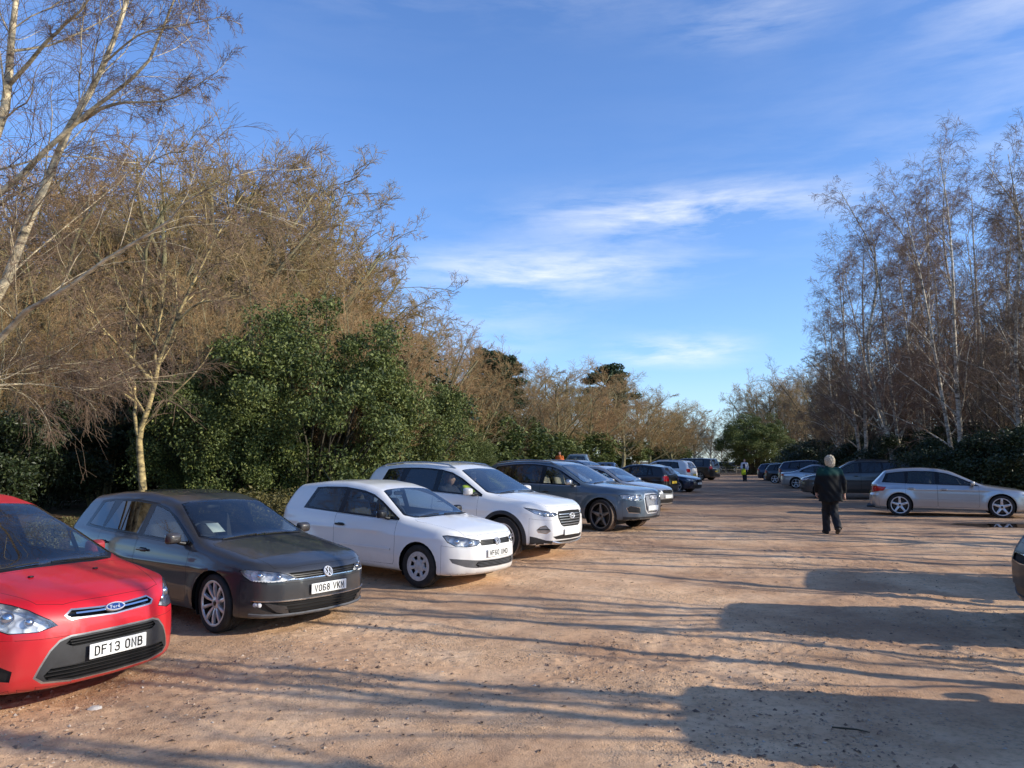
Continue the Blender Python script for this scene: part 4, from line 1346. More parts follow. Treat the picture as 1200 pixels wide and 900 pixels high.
def big_suv():
    c = Car('parked_car', 'blue_grey', L=4.63, W=1.89, H=1.655, fo=.87, wb=2.81, wr=.365, res=1.1, zb=.27,
        top=[(-.3, .64), (0, .875), (.10, .945), (.4, 1.005), (.8, 1.05), (1.22, 1.09), (1.33, 1.115), (2.12, 1.52), (2.4, 1.59), (2.9, 1.635), (3.5, 1.62), (4.1, 1.55), (4.7, 1.44)],
        nose=[(.15, .17), (.25, .06), (.35, .015), (.5, .0), (.7, .0), (.82, .015), (.92, .06), (1.0, .12)],
        tail=[(.2, .14), (.35, .03), (.55, 0), (.9, .02), (1.08, .08), (1.25, .2), (1.5, .42), (1.65, .55)],
        belt=[(.0, .93), (1.3, 1.005), (2.2, 1.03), (4.6, 1.10)], scr=(1.24, 2.12), crease=[(.86, .92, .008)], flare=.025)
    c.arches(.408)
    front_bumper(c, .70, 1.22)
    bonnet(c, .10, 1.18, .62, .78)
    c.door(1.50, 2.52, .36); c.door(2.53, 3.45, .36, part='reardoor'); c.parts['reardoor']['name'] = 'door'
    glass_set(c, [(1.50, 2.46, 'door', 'glass', None), (2.57, 3.36, 'reardoor', 'privacy', (3.42, c.bz(3.42, .04))), (3.48, 3.90, None, 'privacy', (4.02, c.bz(4.02, .06)))], (1.44, 3.96, (4.12, c.bz(4.1, .03))))
    screen(c, .78, .61)
    rear_glass(c, .72, .62, 1.10, 1.5)
    lamp(c, [(.52, .735), (.62, .715), (.95, .715), (1.22, .755), (1.30, .845), (1.2, .855), (.9, .850), (.55, .845)], ring=.008)
    c.feat('grille', 'front', [(0, .40), (.26, .40), (.36, .48), (.44, .76), (.38, .86), (0, .87)], MAT['seam'], (.03, MAT['badge_chrome']), recess=.02, wall=MAT['chrome'])
    c.feat('intake', 'front', [(.58, .42), (1.02, .44), (1.10, .55), (.95, .60), (.60, .56)], MAT['trim'], (.014, MAT['chrome']), side=True, name='grille')
    c.feat('chin', 'front', [(0, .1), (1.2, .1), (1.2, .36), (.8, .345), (0, .34)], MAT['plastic'], None, name='bumper_chin')
    c.feat('tail_light', 'rear', [(.48, .92), (1.08, .97), (1.12, 1.08), (.52, 1.06)], MAT['red_lens'], None, side=True)
    c.finish(); c.wells()
    lamp_bowls(c, depth=.05, balls=[(.75, .78, .04), (1.0, .78, .04)])
    for u in np.linspace(-.34, .34, 13): c.strip('grille_bar', [(u * .72, .45), (u, .82)], .020, .012, MAT['badge_chrome'], lift=-.008, n=4)
    c.oval_badge(.77, .10, .04, 'rings')
    c.plate('', .53)
    c.wheels('star', .78, .235, mud=1.0, mat='wheel_dark', n=5, steer=-.2)
    # bright window surround
    for sg in (1, -1):
        pts = [c.side_pt(s, c.bz(s, .008), sg) for s in np.linspace(1.42, 4.05, 16)]
        c.bar('window_trim', pts, .018, .006, MAT['satin'])
        pts = [c.side_pt(s, max(c.rz(s, .088), c.bz(s, .01)), sg) for s in np.linspace(1.42, 3.98, 22)]
        c.bar('window_trim', pts, .016, .006, MAT['satin'])
    c.mirrors(1.62, MAT['satin'], (.12, .22, .15)); c.handle(2.34, .90); c.handle(3.3, .93, part='reardoor')
    c.wipers(1.24, 1.31); c.interior(1.38, 1.05, seat='seat_tan', sf=2.5, sr=3.4, zs=.40); c.rails(MAT['satin'], 2.25, 4.15, .61)
    return c

def sportback():
    """silver hatchback estate seen from its rear three-quarter"""
    c = Car('parked_car', 'silver', L=4.29, W=1.77, H=1.425, fo=.88, wb=2.58, wr=.322, res=1.2,
        top=[(-.3, .50), (0, .675), (.10, .735), (.45, .82), (.9, .885), (1.22, .935), (1.34, .97), (2.08, 1.32), (2.4, 1.39), (2.85, 1.423), (3.4, 1.40), (4.0, 1.31), (4.3, 1.25)],
        nose=[(.1, .15), (.2, .05), (.3, .01), (.42, .0), (.6, .0), (.70, .03), (.8, .09)],
        tail=[(.15, .14), (.3, .035), (.45, 0), (.6, .0), (.66, .05), (.92, .07), (.98, .12), (1.3, .42), (1.4, .50)],
        belt=[(.0, .80), (1.3, .875), (2.2, .90), (4.2, .955)], scr=(1.25, 2.08), crease=[(.78, .80, .010)], flare=.022)
    c.arches(.358)
    front_bumper(c, .58, 1.2); bonnet(c, .10, 1.18, .6, .73)
    c.feat('rear_bumper', 'rear', [(0, .1), (1.12, .1), (1.12, .58), (.8, .60), (0, .60)], c.paint, (.004, MAT['seam']), name='bumper')
    c.door(1.42, 2.46, .28); c.door(2.47, 3.30, .28, part='reardoor'); c.parts['reardoor']['name'] = 'door'
    glass_set(c, [(1.46, 2.40, 'door', 'glass', None), (2.51, 3.20, 'reardoor', 'glass', (3.24, c.bz(3.24, .04))), (3.30, 3.72, None, 'privacy', (3.82, c.bz(3.82, .06)))], (1.40, 3.80, (3.92, c.bz(3.9, .03))))
    screen(c, .73, .56)
    rear_glass(c, .68, .58, .985, 1.27)
    lamp(c, [(.50, .575), (.75, .56), (1.05, .58), (1.20, .66), (1.1, .69), (.75, .68), (.52, .65)])
    c.feat('grille', 'front', [(0, .30), (.30, .31), (.40, .45), (.36, .66), (0, .67)], MAT['seam'], (.014, MAT['chrome']), recess=.02)
    c.feat('tail_light', 'rear', [(.40, .69), (.78, .68), (1.26, .73), (1.34, .84), (1.0, .875), (.42, .855)], MAT['red_lens'], (.006, MAT['seam']), side=True)
    c.finish(); c.wells(); lamp_bowls(c)
    c.wheels('five', .74, .225, mat='wheel_silver', n=5)
    for sg in (1, -1):
        for s0, s1, pt in ((1.46, 2.44, 'door'), (2.49, 3.06, 'reardoor')):
            pts = [c.side_pt(s, .515, sg) for s in np.linspace(s0, s1, 8)]
            c.bar('door_strip', pts, .03, .008, c.paint, parent=c.made[pt][0 if sg > 0 else 1][0])
    c.mirrors(1.56); c.handle(2.30, .79, MAT['satin']); c.handle(3.14, .81, MAT['satin'], part='reardoor')
    c.wipers(1.25, 1.33); c.interior(1.36, .92, sf=2.4, sr=3.25); c.plate('', .66, 'rear', False)
    c.whip(3.85)
    return c

def generic(paintm, L, W, H, kind='hatch', wheelm='wheel_silver', style='five', res=.8, fplate=True, rails=None, glassm='glass', lod=1, mirror=None, rear=True, badge=None, mud=0):
    """a plainer family of cars for the far end of the rows"""
    suv = kind in ('suv', 'box'); up = .10 if suv else 0
    hz = H; cow = (.93 if not suv else 1.06) + (min(H, 1.9) - 1.45) * .25
    ns = .66 + up * 1.7
    fo = .88; wb = L * .615; wr = .32 + up * .4
    sw0 = 1.18; sw1 = sw0 + .82
    zr = hz - .055
    if kind == 'saloon':
        top = [(-.3, ns - .18), (0, ns), (.1, ns + .07), (.5, cow - .10), (sw0, cow), (sw0 + .1, cow + .03), (sw1 + .05, zr - .03), (sw1 + .35, hz - .01), (sw1 + .75, hz), (L - 1.65, hz - .05), (L - .75, cow + .09), (L - .55, cow + .06), (L, cow + .03), (L + .3, cow - .05)]
        tail = [(.15, .14), (.3, .03), (.5, 0), (.75, .01), (cow - .02, .03), (cow + .1, .12)]
    elif kind == 'box':
        sw1 = sw0 + .60
        top = [(-.3, ns - .1), (0, ns + .12), (.1, ns + .20), (.6, cow), (sw0, cow + .04), (sw0 + .1, cow + .07), (sw1, zr - .02), (sw1 + .3, hz - .01), (L - 1, hz), (L - .1, hz - .05), (L + .2, hz - .09)]
        tail = [(.2, .12), (.35, .03), (.55, 0), (1.0, .01), (1.3, .10), (hz - .05, .24), (hz + .1, .30)]
    else:
        top = [(-.3, ns - .18), (0, ns), (.1, ns + .07), (.5, cow - .09), (sw0, cow), (sw0 + .1, cow + .03), (sw1, zr - .05), (sw1 + .3, hz - .025), (sw1 + .8, hz), (L - 1.0, hz - .035), (L - .3, hz - .12), (L, hz - .19)]
        tail = [(.15, .14), (.3, .03), (.5, 0), (.8, .01), (cow + .04, .05), (cow + .14, .13), (hz - .1, .36), (hz + .05, .44)]
    tall = dict(sec=[(-.9, -.15), (-.76, -.07), (-.66, -.018), (-.45, 0), (-.22, -.003), (-.10, -.012), (0, -.03), (.03, -.04), (1.2, -.17)]) if H > 2.1 else {}
    c = Car('parked_car', paintm, **tall, L=L, W=W, H=H, fo=fo, wb=wb, wr=wr, res=res, zb=.19 + up * .7, top=top, tail=tail,
        nose=[(.1 + up, .15), (.2 + up, .05), (.32 + up, .01), (.45 + up, 0), (ns - .08, .005), (ns + .02, .04), (ns + .12, .10)],
        belt=[(0, cow - .13), (1.2, cow - .07), (2, cow - .04), (L, cow + .04)], scr=(sw0 + .02, sw1), flare=.02, crease=[(.66 + up, .72 + up, .007)])
    c.arches(wr + .038, .05 if suv and kind == 'suv' and lod > 1 else None, n=20)
    bonnet(c, .10, sw0 - .04, .58, W / 2 - .16)
    front_bumper(c, ns - .06, 1.2)
    d1 = sw0 + .20; bp = d1 + 1.02; d2 = bp + .88; e = L - (.75 if kind != 'saloon' else 1.15)
    c.door(d1, bp, .28 + up); c.door(bp + .01, d2, .28 + up, part='reardoor'); c.parts['reardoor']['name'] = 'door'
    wins = [(d1 + .04, bp - .06, 'door', glassm, None)]
    if kind == 'saloon':
        wins.append((bp + .05, d2 + .0, 'reardoor', glassm, (d2 + .10, c.bz(d2, .05))))
        dl = (d1 - .04, d2 + .10, (d2 + .25, c.bz(d2 + .2, .03)))
    else:
        wins += [(bp + .05, d2 - .06, 'reardoor', 'privacy' if glassm == 'privacy' or suv else glassm, None), (d2, e - .12, None, 'privacy', (e + (.0 if kind != 'box' else -.06), c.bz(e, .05)))]
        dl = (d1 - .04, e - .05, (e + .10, c.bz(e, .02)))
    glass_set(c, wins, dl)
    screen(c, W / 2 - .16, W / 2 - .32)
    if kind == 'saloon':
        c.feat('rear_windscreen', 'top', [(0, L - 1.58), (W / 2 - .36, L - 1.58), (W / 2 - .20, L - .86), (W / 2 - .3, L - .80), (0, L - .78)], MAT['privacy'], (.02, MAT['gloss_black']))
        c.feat('tail_light', 'rear', [(.42, cow - .20), (1.0, cow - .20), (1.08, cow - .07), (.44, cow - .06)], MAT['red_lens'], (.005, MAT['seam']), side=True)
    else:
        rear_glass(c, W / 2 - .17, W / 2 - .26, cow + .03, hz - .14)
        c.feat('tail_light', 'rear', [(W / 2 - .34, cow - .22), (W / 2 + .08, cow - .22), (W / 2 + .14, cow - .02), (W / 2 - .10, cow + .02), (W / 2 - .30, cow - .02)], MAT['red_lens'], (.005, MAT['seam']), side=True)
    c.feat('rear_bumper', 'rear', [(0, .1), (1.1, .1), (1.1, .56 + up), (.8, .58 + up), (0, .58 + up)], c.paint, (.004, MAT['seam']), name='bumper')
    lamp(c, [(.50, ns - .06), (.75, ns - .08), (1.05, ns - .05), (1.25, ns + .05), (1.1, ns + .07), (.75, ns + .04), (.52, ns + .0)], ring=.008)
    c.feat('grille', 'front', [(0, ns - .10), (.36, ns - .09), (.42, ns - .03), (.40, ns + .01), (0, ns + .015)], MAT['seam'], (.012, MAT['chrome']), recess=.02)
    c.feat('low_intake', 'front', [(0, .25 + up), (.55, .26 + up), (.80, .31 + up), (.70, .38 + up), (0, .38 + up)], MAT['trim'], None, recess=.015, name='grille')
    c.finish(); c.wells(); lamp_bowls(c, balls=[(.78, ns - .01, .04)])
    c.wheels(style, .72, .21 + up * .2, mat=wheelm, n=5, mud=mud)
    c.mirrors(d1 + .14, mirror); c.handle(bp - .18, cow - .14); c.handle(d2 - .16, cow - .12, part='reardoor')
    c.wipers(sw0 + .02, sw0 + .1)
    c.interior(sw0 + .12, cow - .01, sf=bp - .05, sr=d2 - .1, zs=.27 + up)
    if rails: c.rails(MAT[rails], sw1 + .2, L - .45, W / 2 - .33)
    if fplate: c.plate('', .46 + up, 'front')
    c.plate('', (.66 if kind != 'saloon' else .72) + up, 'rear', False)
    return c
# ------------------------------------------------------------------ ground shape
CAMZ = 1.90
ROW = np.array([[-9.2, 2.0], [-7.9, 7.0], [-5.9, 11.0], [-.6, 21.5], [6.0, 44.0], [14.0, 72.0], [22, 100.0], [30, 130.0]])   # back of the left-hand row

def left_dist(x, y):
    """how far a point lies behind the left-hand row (positive = into the wood)"""
    xr = np.interp(y, ROW[:, 1], ROW[:, 0])
    return (xr - x) * .92

def smooth(a, b, v):
    t = np.clip((v - a) / (b - a), 0, 1)
    return t * t * (3 - 2 * t)

def ground_base(x, y):
    x = np.asarray(x, float); y = np.asarray(y, float)
    g = .30 * smooth(7, 19, y)
    g = g + .55 * smooth(.8, 6.0, left_dist(x, y)) * smooth(130, 60, y)
    xr = np.interp(y, [0, 10, 25, 50, 100], [12.5, 14.0, 19.0, 25.0, 36.0])
    g = g + .35 * smooth(0, 4, x - xr)
    return g

def gz(x, y): return float(ground_base(x, y))

def ground_detail(x, y):
    n = (fbm(x * .7, y * .7, 3, 3) - .5) * .06
    patch = smooth(.46, .62, fbm(x * .55 + 3, y * .55, 4, 11))
    n = n + (fbm(x * 5, y * 5, 3, 21) - .5) * .022
    n = n + patch * (vnoise(x * 17, y * 17, 5) ** 2) * .020
    # shallow wheel ruts along the aisle
    u = x - .42 * (y - 8) - 1.0
    n = n - .010 * np.exp(-((np.mod(u + 4.0, 1.75) - .9) / .2) ** 2) * smooth(.35, .6, fbm(x * .2, y * .2, 2, 9))
    return n

def growing(a, b, step, k, center):
    out_ = [center]; s = step
    v = center
    while v < b: v += max(step, (v - center) * k if v > center else step); out_.append(v)
    v = center
    lo = []
    while v > a: v -= max(step, (center - v) * k); lo.append(v)
    return np.array(lo[::-1] + out_)

def build_ground():
    xs = np.concatenate([growing(-700, -4.5, .035, .055, -4.5)[:-1], np.arange(-4.5, 7.0, .034), growing(7.0, 700, .035, .055, 7.0)[1:]])
    xs = np.unique(np.round(xs, 5))
    ys = np.concatenate([np.array([-700, -400, -200, -100, -60, -30, -15, -8, -3, 0, 2]), np.arange(3.2, 8, .030)])
    v = 8.0; tail = []
    while v < 900: tail.append(v); v += max(.03, (v - 8) * .012 + .03 if v < 40 else (v - 8) * .05)
    ys = np.unique(np.concatenate([ys, tail]))
    X, Y = np.meshgrid(xs, ys, indexing='xy')
    Z = ground_base(X, Y) + ground_detail(X, Y) * smooth(90, 40, np.abs(Y))
    # puddle hollow
    Z -= .05 * np.exp(-(((X - 12.6) / 1.5) ** 2 + ((Y - 20.2) / .55) ** 2))
    V = np.stack([X, Y, Z], -1).reshape(-1, 3)
    ny, nx = X.shape
    i = np.arange(ny - 1)[:, None] * nx + np.arange(nx - 1)[None, :]
    F = np.stack([i, i + 1, i + nx + 1, i + nx], -1).reshape(-1, 4)
    o = obj('ground', mesh_np('ground', V, F, ground_material()))
    tag(o, kind='structure')
    return o

def ground_material():
    m, nt = new_mat('compacted_sandy_dirt')
    geo = nd(nt, 'ShaderNodeNewGeometry')
    pos = geo.outputs['Position']
    big = noise(nt, .35, 5, .6, pos); mid = noise(nt, 1.7, 6, .65, pos); fine = noise(nt, 14, 6, .7, pos); grit = noise(nt, 90, 4, .75, pos)
    base = ramp(nt, mid, [(.28, (.63, .38, .215)), (.5, (.82, .53, .315)), (.72, (.90, .63, .40))])
    base = mixc(nt, ramp(nt, big, [(.42, 0.0), (.62, .8)]), base, (.44, .25, .145, 1))
    base = mixc(nt, ramp(nt, fine, [(.48, 0.0), (.70, .55)]), base, (.30, .18, .105, 1))
    # stones
    vo = nd(nt, 'ShaderNodeTexVoronoi', None, Vector=pos, Scale=26.0)
    vo2 = nd(nt, 'ShaderNodeTexVoronoi', None, Vector=pos, Scale=70.0)
    patch = ramp(nt, noise(nt, .8, 4, .6, pos), [(.46, 0.0), (.58, 1.0)])
    st = mathn(nt, 'MULTIPLY', ramp(nt, vo.outputs['Distance'], [(.18, 1.0), (.34, 0.0)]), mathn(nt, 'MULTIPLY', patch, ramp(nt, vo.outputs['Color'], [(.35, 0.0), (.45, 1.0)])))
    stc = ramp(nt, vo.outputs['Color'], [(.2, (.20, .15, .12)), (.6, (.42, .31, .24)), (.9, (.55, .47, .40))])
    base = mixc(nt, mathn(nt, 'MULTIPLY', st, .8), base, stc)
    # dark flecks: rotted leaves, bits of twig
    fl = nd(nt, 'ShaderNodeTexVoronoi', {'feature': 'F1'}, Vector=pos, Scale=9.0, Randomness=1.0)
    flk = mathn(nt, 'MULTIPLY', ramp(nt, fl.outputs['Distance'], [(.05, 1.0), (.10, 0.0)]), ramp(nt, fl.outputs['Color'], [(.5, 0.0), (.55, .8)]))
    base = mixc(nt, flk, base, (.09, .055, .035, 1))
    # the far part of the aisle blends to a darker brown
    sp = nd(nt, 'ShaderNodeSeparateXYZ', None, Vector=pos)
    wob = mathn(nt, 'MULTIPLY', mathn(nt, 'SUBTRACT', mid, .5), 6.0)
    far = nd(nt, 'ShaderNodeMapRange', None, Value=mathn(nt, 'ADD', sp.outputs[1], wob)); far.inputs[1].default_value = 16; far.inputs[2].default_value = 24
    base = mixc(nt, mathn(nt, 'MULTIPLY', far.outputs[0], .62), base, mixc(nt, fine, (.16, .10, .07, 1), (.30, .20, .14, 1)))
    # puddle margin
    px = mathn(nt, 'DIVIDE', mathn(nt, 'SUBTRACT', sp.outputs[0], 12.4), 2.6); py = mathn(nt, 'DIVIDE', mathn(nt, 'SUBTRACT', sp.outputs[1], 20.2), 1.2)
    pr = mathn(nt, 'ADD', mathn(nt, 'ADD', mathn(nt, 'MULTIPLY', px, px), mathn(nt, 'MULTIPLY', py, py)), mathn(nt, 'SUBTRACT', mid, .5))
    wet = ramp(nt, pr, [(.35, 1.0), (.9, 0.0)])
    base = mixc(nt, mathn(nt, 'MULTIPLY', wet, .75), base, (.075, .05, .035, 1))
    # leaf litter under the trees, painted by height of the banks via a vertex-free test: z above the aisle
    at = nd(nt, 'ShaderNodeAttribute', {'attribute_name': 'litter'})
    lit = ramp(nt, noise(nt, 24, 5, .7, pos), [(.3, (.045, .028, .016)), (.5, (.11, .07, .04)), (.7, (.20, .13, .075))])
    gr = ramp(nt, noise(nt, 40, 4, .7, pos), [(.3, (.03, .04, .012)), (.7, (.10, .12, .035))])
    lit = mixc(nt, ramp(nt, noise(nt, 1.1, 4, .6, pos), [(.52, 0.0), (.66, .8)]), lit, gr)
    lf = ramp(nt, mathn(nt, 'ADD', at.outputs['Fac'], mathn(nt, 'MULTIPLY', mathn(nt, 'SUBTRACT', mid, .5), .7)), [(.35, 0.0), (.6, 1.0)])
    base = mixc(nt, lf, base, lit)
    rough_amt = mathn(nt, 'ADD', .38, mathn(nt, 'MULTIPLY', patch, .62))
    h = mathn(nt, 'ADD', mathn(nt, 'MULTIPLY', grit, .35), mathn(nt, 'ADD', mathn(nt, 'MULTIPLY', fine, .8), mathn(nt, 'MULTIPLY', st, .35)))
    h = mathn(nt, 'ADD', h, mathn(nt, 'MULTIPLY', mathn(nt, 'SUBTRACT', 1.0, vo2.outputs['Distance']), .22))
    b = nd(nt, 'ShaderNodeBump', None, Strength=1.0, Distance=.030, Height=mathn(nt, 'MULTIPLY', h, rough_amt))
    p = nd(nt, 'ShaderNodeBsdfPrincipled', None, Base_Color=base, Roughness=.95, Specular_IOR_Level=.2, Normal=b.outputs[0])
    nt.links.new(mathn(nt, 'SUBTRACT', .95, mathn(nt, 'MULTIPLY', wet, .6)), p.inputs['Roughness'])
    out(nt, p.outputs[0])
    return m

def litter_attribute(o):
    me = o.data
    n = len(me.vertices); co = np.empty(n * 3, np.float32); me.vertices.foreach_get('co', co); co = co.reshape(-1, 3)
    ld = left_dist(co[:, 0], co[:, 1])
    xr = np.interp(co[:, 1], [0, 10, 25, 50, 100], [12.5, 14.0, 19.0, 25.0, 36.0])
    v = np.maximum(smooth(.4, 2.2, ld), smooth(-.8, 1.2, co[:, 0] - xr))
    v = np.maximum(v, smooth(96, 102, co[:, 1]))
    a = me.attributes.new('litter', 'FLOAT', 'POINT'); a.data.foreach_set('value', v.astype(np.float32))

def build_gravel():
    """loose stones and flakes pressed into the dirt"""
    rng = np.random.default_rng(5)
    n = 60000
    y = 3.3 + 27 * rng.random(n) ** 2.2
    x = (rng.random(n) * 1.5 - .75) * y * 1.1 + .6
    patch = smooth(.46, .60, fbm(x * .55 + 3, y * .55, 4, 11))
    keep = rng.random(n) < (.04 + .96 * patch) * np.clip(1.0 - (y - 3) / 40, .2, 1)
    keep &= left_dist(x, y) < 1.5
    x, y = x[keep], y[keep]; n = len(x)
    r = .004 + .014 * rng.random(n) ** 3.5 + .012 * (rng.random(n) < .012)
    z = ground_base(x, y) + ground_detail(x, y)
    ico = np.array([(1, 0, 0), (-1, 0, 0), (0, 1, 0), (0, -1, 0), (0, 0, 1), (0, 0, -1)], float)
    fc = np.array([(0, 2, 4), (2, 1, 4), (1, 3, 4), (3, 0, 4)])
    jit = 1 + (rng.random((n, 6)) - .5) * .7
    a = rng.random(n) * 2 * PI; ca, sa = np.cos(a), np.sin(a)
    V = ico[None] * jit[..., None] * r[:, None, None] * np.array([1.25, .9, .75])
    V = np.stack([V[..., 0] * ca[:, None] - V[..., 1] * sa[:, None], V[..., 0] * sa[:, None] + V[..., 1] * ca[:, None], V[..., 2]], -1)
    V += np.stack([x, y, z + r * .1], -1)[:, None, :]
    F = (fc[None] + (np.arange(n) * 6)[:, None, None]).reshape(-1, 3)
    m, nt = new_mat('loose_stone')
    ri = nd(nt, 'ShaderNodeNewGeometry').outputs['Random Per Island']
    c = ramp(nt, ri, [(0, (.12, .08, .055)), (.25, (.30, .20, .14)), (.6, (.44, .30, .20)), (.9, (.50, .37, .26)), (1, (.48, .42, .36))])
    p = nd(nt, 'ShaderNodeBsdfPrincipled', None, Base_Color=c, Roughness=.9)
    out(nt, p.outputs[0])
    o = obj('loose_gravel', mesh_np('loose_gravel', V.reshape(-1, 3), F, m, None, False))
    tag(o, kind='stuff')
    # dead leaves blown over the dirt
    n = 2600
    y = 3.4 + 22 * rng.random(n) ** 1.6; x = (rng.random(n) * 1.5 - .8) * y * 1.1
    cl = fbm(x * 1.2, y * 1.2, 3, 77); keep = (rng.random(n) < smooth(.45, .75, cl)) & (left_dist(x, y) < 2)
    x, y = x[keep], y[keep]; n = len(x)
    s = .012 + .018 * rng.random(n); a = rng.random(n) * 2 * PI
    q = np.array([(-1, 0, 0), (0, -.5, .25), (1, 0, .1), (0, .5, .3)])
    V = q[None] * s[:, None, None]
    V = np.stack([V[..., 0] * np.cos(a)[:, None] - V[..., 1] * np.sin(a)[:, None], V[..., 0] * np.sin(a)[:, None] + V[..., 1] * np.cos(a)[:, None], V[..., 2]], -1)
    V += np.stack([x, y, ground_base(x, y) + ground_detail(x, y) + .004], -1)[:, None, :]
    F = (np.arange(n)[:, None] * 4 + np.arange(4)).astype(int)
    o = obj('dead_leaves', mesh_np('dead_leaves', V.reshape(-1, 3), F, simple('dead_leaf', (.10, .06, .035), .8, noise_amt=.5, nscale=3), None, False))
    tag(o, kind='stuff')

# ------------------------------------------------------------------ trees
def resample(pts, K):
    p = np.array(pts, float)
    # catmull-rom through the given points
    q = np.concatenate([[2 * p[0] - p[1]], p, [2 * p[-1] - p[-2]]])
    out_ = []
    for u in np.linspace(0, len(p) - 1 - 1e-6, K):
        i = int(u); t = u - i
        a, b, c, d = q[i], q[i + 1], q[i + 2], q[i + 3]
        out_.append(.5 * (2 * b + (c - a) * t + (2 * a - 5 * b + 4 * c - d) * t * t + (3 * b - a - 3 * c + d) * t ** 3))
    return np.array(out_)

def sprout(P, R, rng, n, t0, t1, ang, ln, K, grav, jit, rr, rend, up=0.0, lenfall=.5, absr=None):
    """children of every parent polyline"""
    N, K0, _ = P.shape
    M = N * n
    pi = np.repeat(np.arange(N), n)
    t = (np.tile((np.arange(n) + .5) / n, N) + (rng.random(M) - .5) / n) * (t1 - t0) + t0
    f = t * (K0 - 1); i = np.clip(f.astype(int), 0, K0 - 2); w = (f - i)[:, None]
    O = P[pi, i] * (1 - w) + P[pi, i + 1] * w
    T = P[pi, i + 1] - P[pi, i]; T /= np.linalg.norm(T, axis=1, keepdims=True) + 1e-9
    r0 = R[pi, i] * (1 - w[:, 0]) + R[pi, i + 1] * w[:, 0]
    rv = rng.normal(size=(M, 3)); pe = rv - T * np.sum(rv * T, 1, keepdims=True); pe /= np.linalg.norm(pe, axis=1, keepdims=True) + 1e-9
    a = np.radians(ang[0] + (ang[1] - ang[0]) * rng.random(M))[:, None]
    D = T * np.cos(a) + pe * np.sin(a); D[:, 2] += up; D /= np.linalg.norm(D, axis=1, keepdims=True)
    pl = np.linalg.norm(np.diff(P, axis=1), axis=2).sum(1)[pi]
    L = (ln if absr else pl * ln) * (1 - lenfall * t) * (.55 + .75 * rng.random(M))
    C = np.empty((M, K, 3)); C[:, 0] = O
    st = (L / (K - 1))[:, None]
    for k in range(1, K):
        C[:, k] = C[:, k - 1] + D * st
        D = D + rng.normal(size=(M, 3)) * jit; D[:, 2] += grav
        D /= np.linalg.norm(D, axis=1, keepdims=True)
    rs = np.maximum(np.minimum(r0 * rr, L * .03), rend)
    Rr = rs[:, None] * (1 - np.linspace(0, 1, K)[None, :] ** .9) + rend * np.linspace(0, 1, K)[None, :]
    return C, Rr

def bark_birch(name, dark=.5, warm=0.0):
    m, nt = new_mat(name)
    tc = nd(nt, 'ShaderNodeTexCoord').outputs['Object']
    sc = nd(nt, 'ShaderNodeVectorMath', {'operation': 'MULTIPLY'}, i0=tc); sc.inputs[1].default_value = (1, 1, 2.6)
    n1 = noise(nt, 3.0, 5, .7, sc.outputs[0]); n2 = noise(nt, 9.0, 4, .7, tc)
    a = (.66, .50, .22) if warm > 1 else (.84, .69, .44) if warm else (.80, .70, .55)
    b = ramp(nt, n1, [(.32 + dark * .18, (.05, .04, .03)), (.44 + dark * .16, tuple(x * .55 for x in a)), (.62, a)])
    b = mixc(nt, ramp(nt, n2, [(.5, 0.0), (.75, .3)]), b, (.30, .27, .09, 1))
    bp = nd(nt, 'ShaderNodeBump', None, Strength=.4, Distance=.02, Height=n2)
    p = nd(nt, 'ShaderNodeBsdfPrincipled', None, Base_Color=b, Roughness=.8, Normal=bp.outputs[0])
    out(nt, p.outputs[0])
    return m

def bark_mat(name, c0, c1):
    m, nt = new_mat(name)
    tc = nd(nt, 'ShaderNodeTexCoord').outputs['Object']
    ri = nd(nt, 'ShaderNodeObjectInfo').outputs['Random']
    n1 = noise(nt, 5.0, 5, .7, tc)
    b = ramp(nt, n1, [(.3, c0), (.7, c1)])
    b = mixc(nt, mathn(nt, 'MULTIPLY', ri, .35), b, (c1[0] * .6, c1[1] * .75, c1[2] * .5, 1))
    p = nd(nt, 'ShaderNodeBsdfPrincipled', None, Base_Color=b, Roughness=.9)
    out(nt, p.outputs[0])
    return m

def leaf_mat(name, stops, rough=.4):
    m, nt = new_mat(name)
    g = nd(nt, 'ShaderNodeNewGeometry'); ri = g.outputs['Random Per Island']
    tc = nd(nt, 'ShaderNodeTexCoord').outputs['Object']
    n = noise(nt, 1.3, 3, .6, tc)
    f = mathn(nt, 'ADD', mathn(nt, 'MULTIPLY', ri, .6), mathn(nt, 'MULTIPLY', n, .5), clamp=True)
    c = ramp(nt, f, stops)
    p = nd(nt, 'ShaderNodeBsdfPrincipled', None, Base_Color=c, Roughness=rough, Specular_IOR_Level=.5)
    tr = nd(nt, 'ShaderNodeBsdfTranslucent', None, Color=c)
    mx = nd(nt, 'ShaderNodeMixShader', None, i0=.18, i1=p.outputs[0], i2=tr.outputs[0])
    out(nt, mx.outputs[0])
    return m

def leaf_cards(C, rng, size, updir=.3, spread=None):
    """bent diamond leaves centred at C"""
    n = len(C)
    d = rng.normal(size=(n, 3)); d /= np.linalg.norm(d, axis=1, keepdims=True)
    nn = rng.normal(size=(n, 3)); nn[:, 2] += updir
    nn -= d * np.sum(nn * d, 1, keepdims=True); nn /= np.linalg.norm(nn, axis=1, keepdims=True) + 1e-9
    b = np.cross(d, nn)
    s = size * (.6 + .8 * rng.random(n))[:, None]
    V = np.stack([C - d * s * .5, C + b * s * .26 + nn * s * .07, C + d * s * .5, C - b * s * .26 + nn * s * .07], 1)
    F = np.arange(n * 4).reshape(-1, 4)
    return V.reshape(-1, 3), F

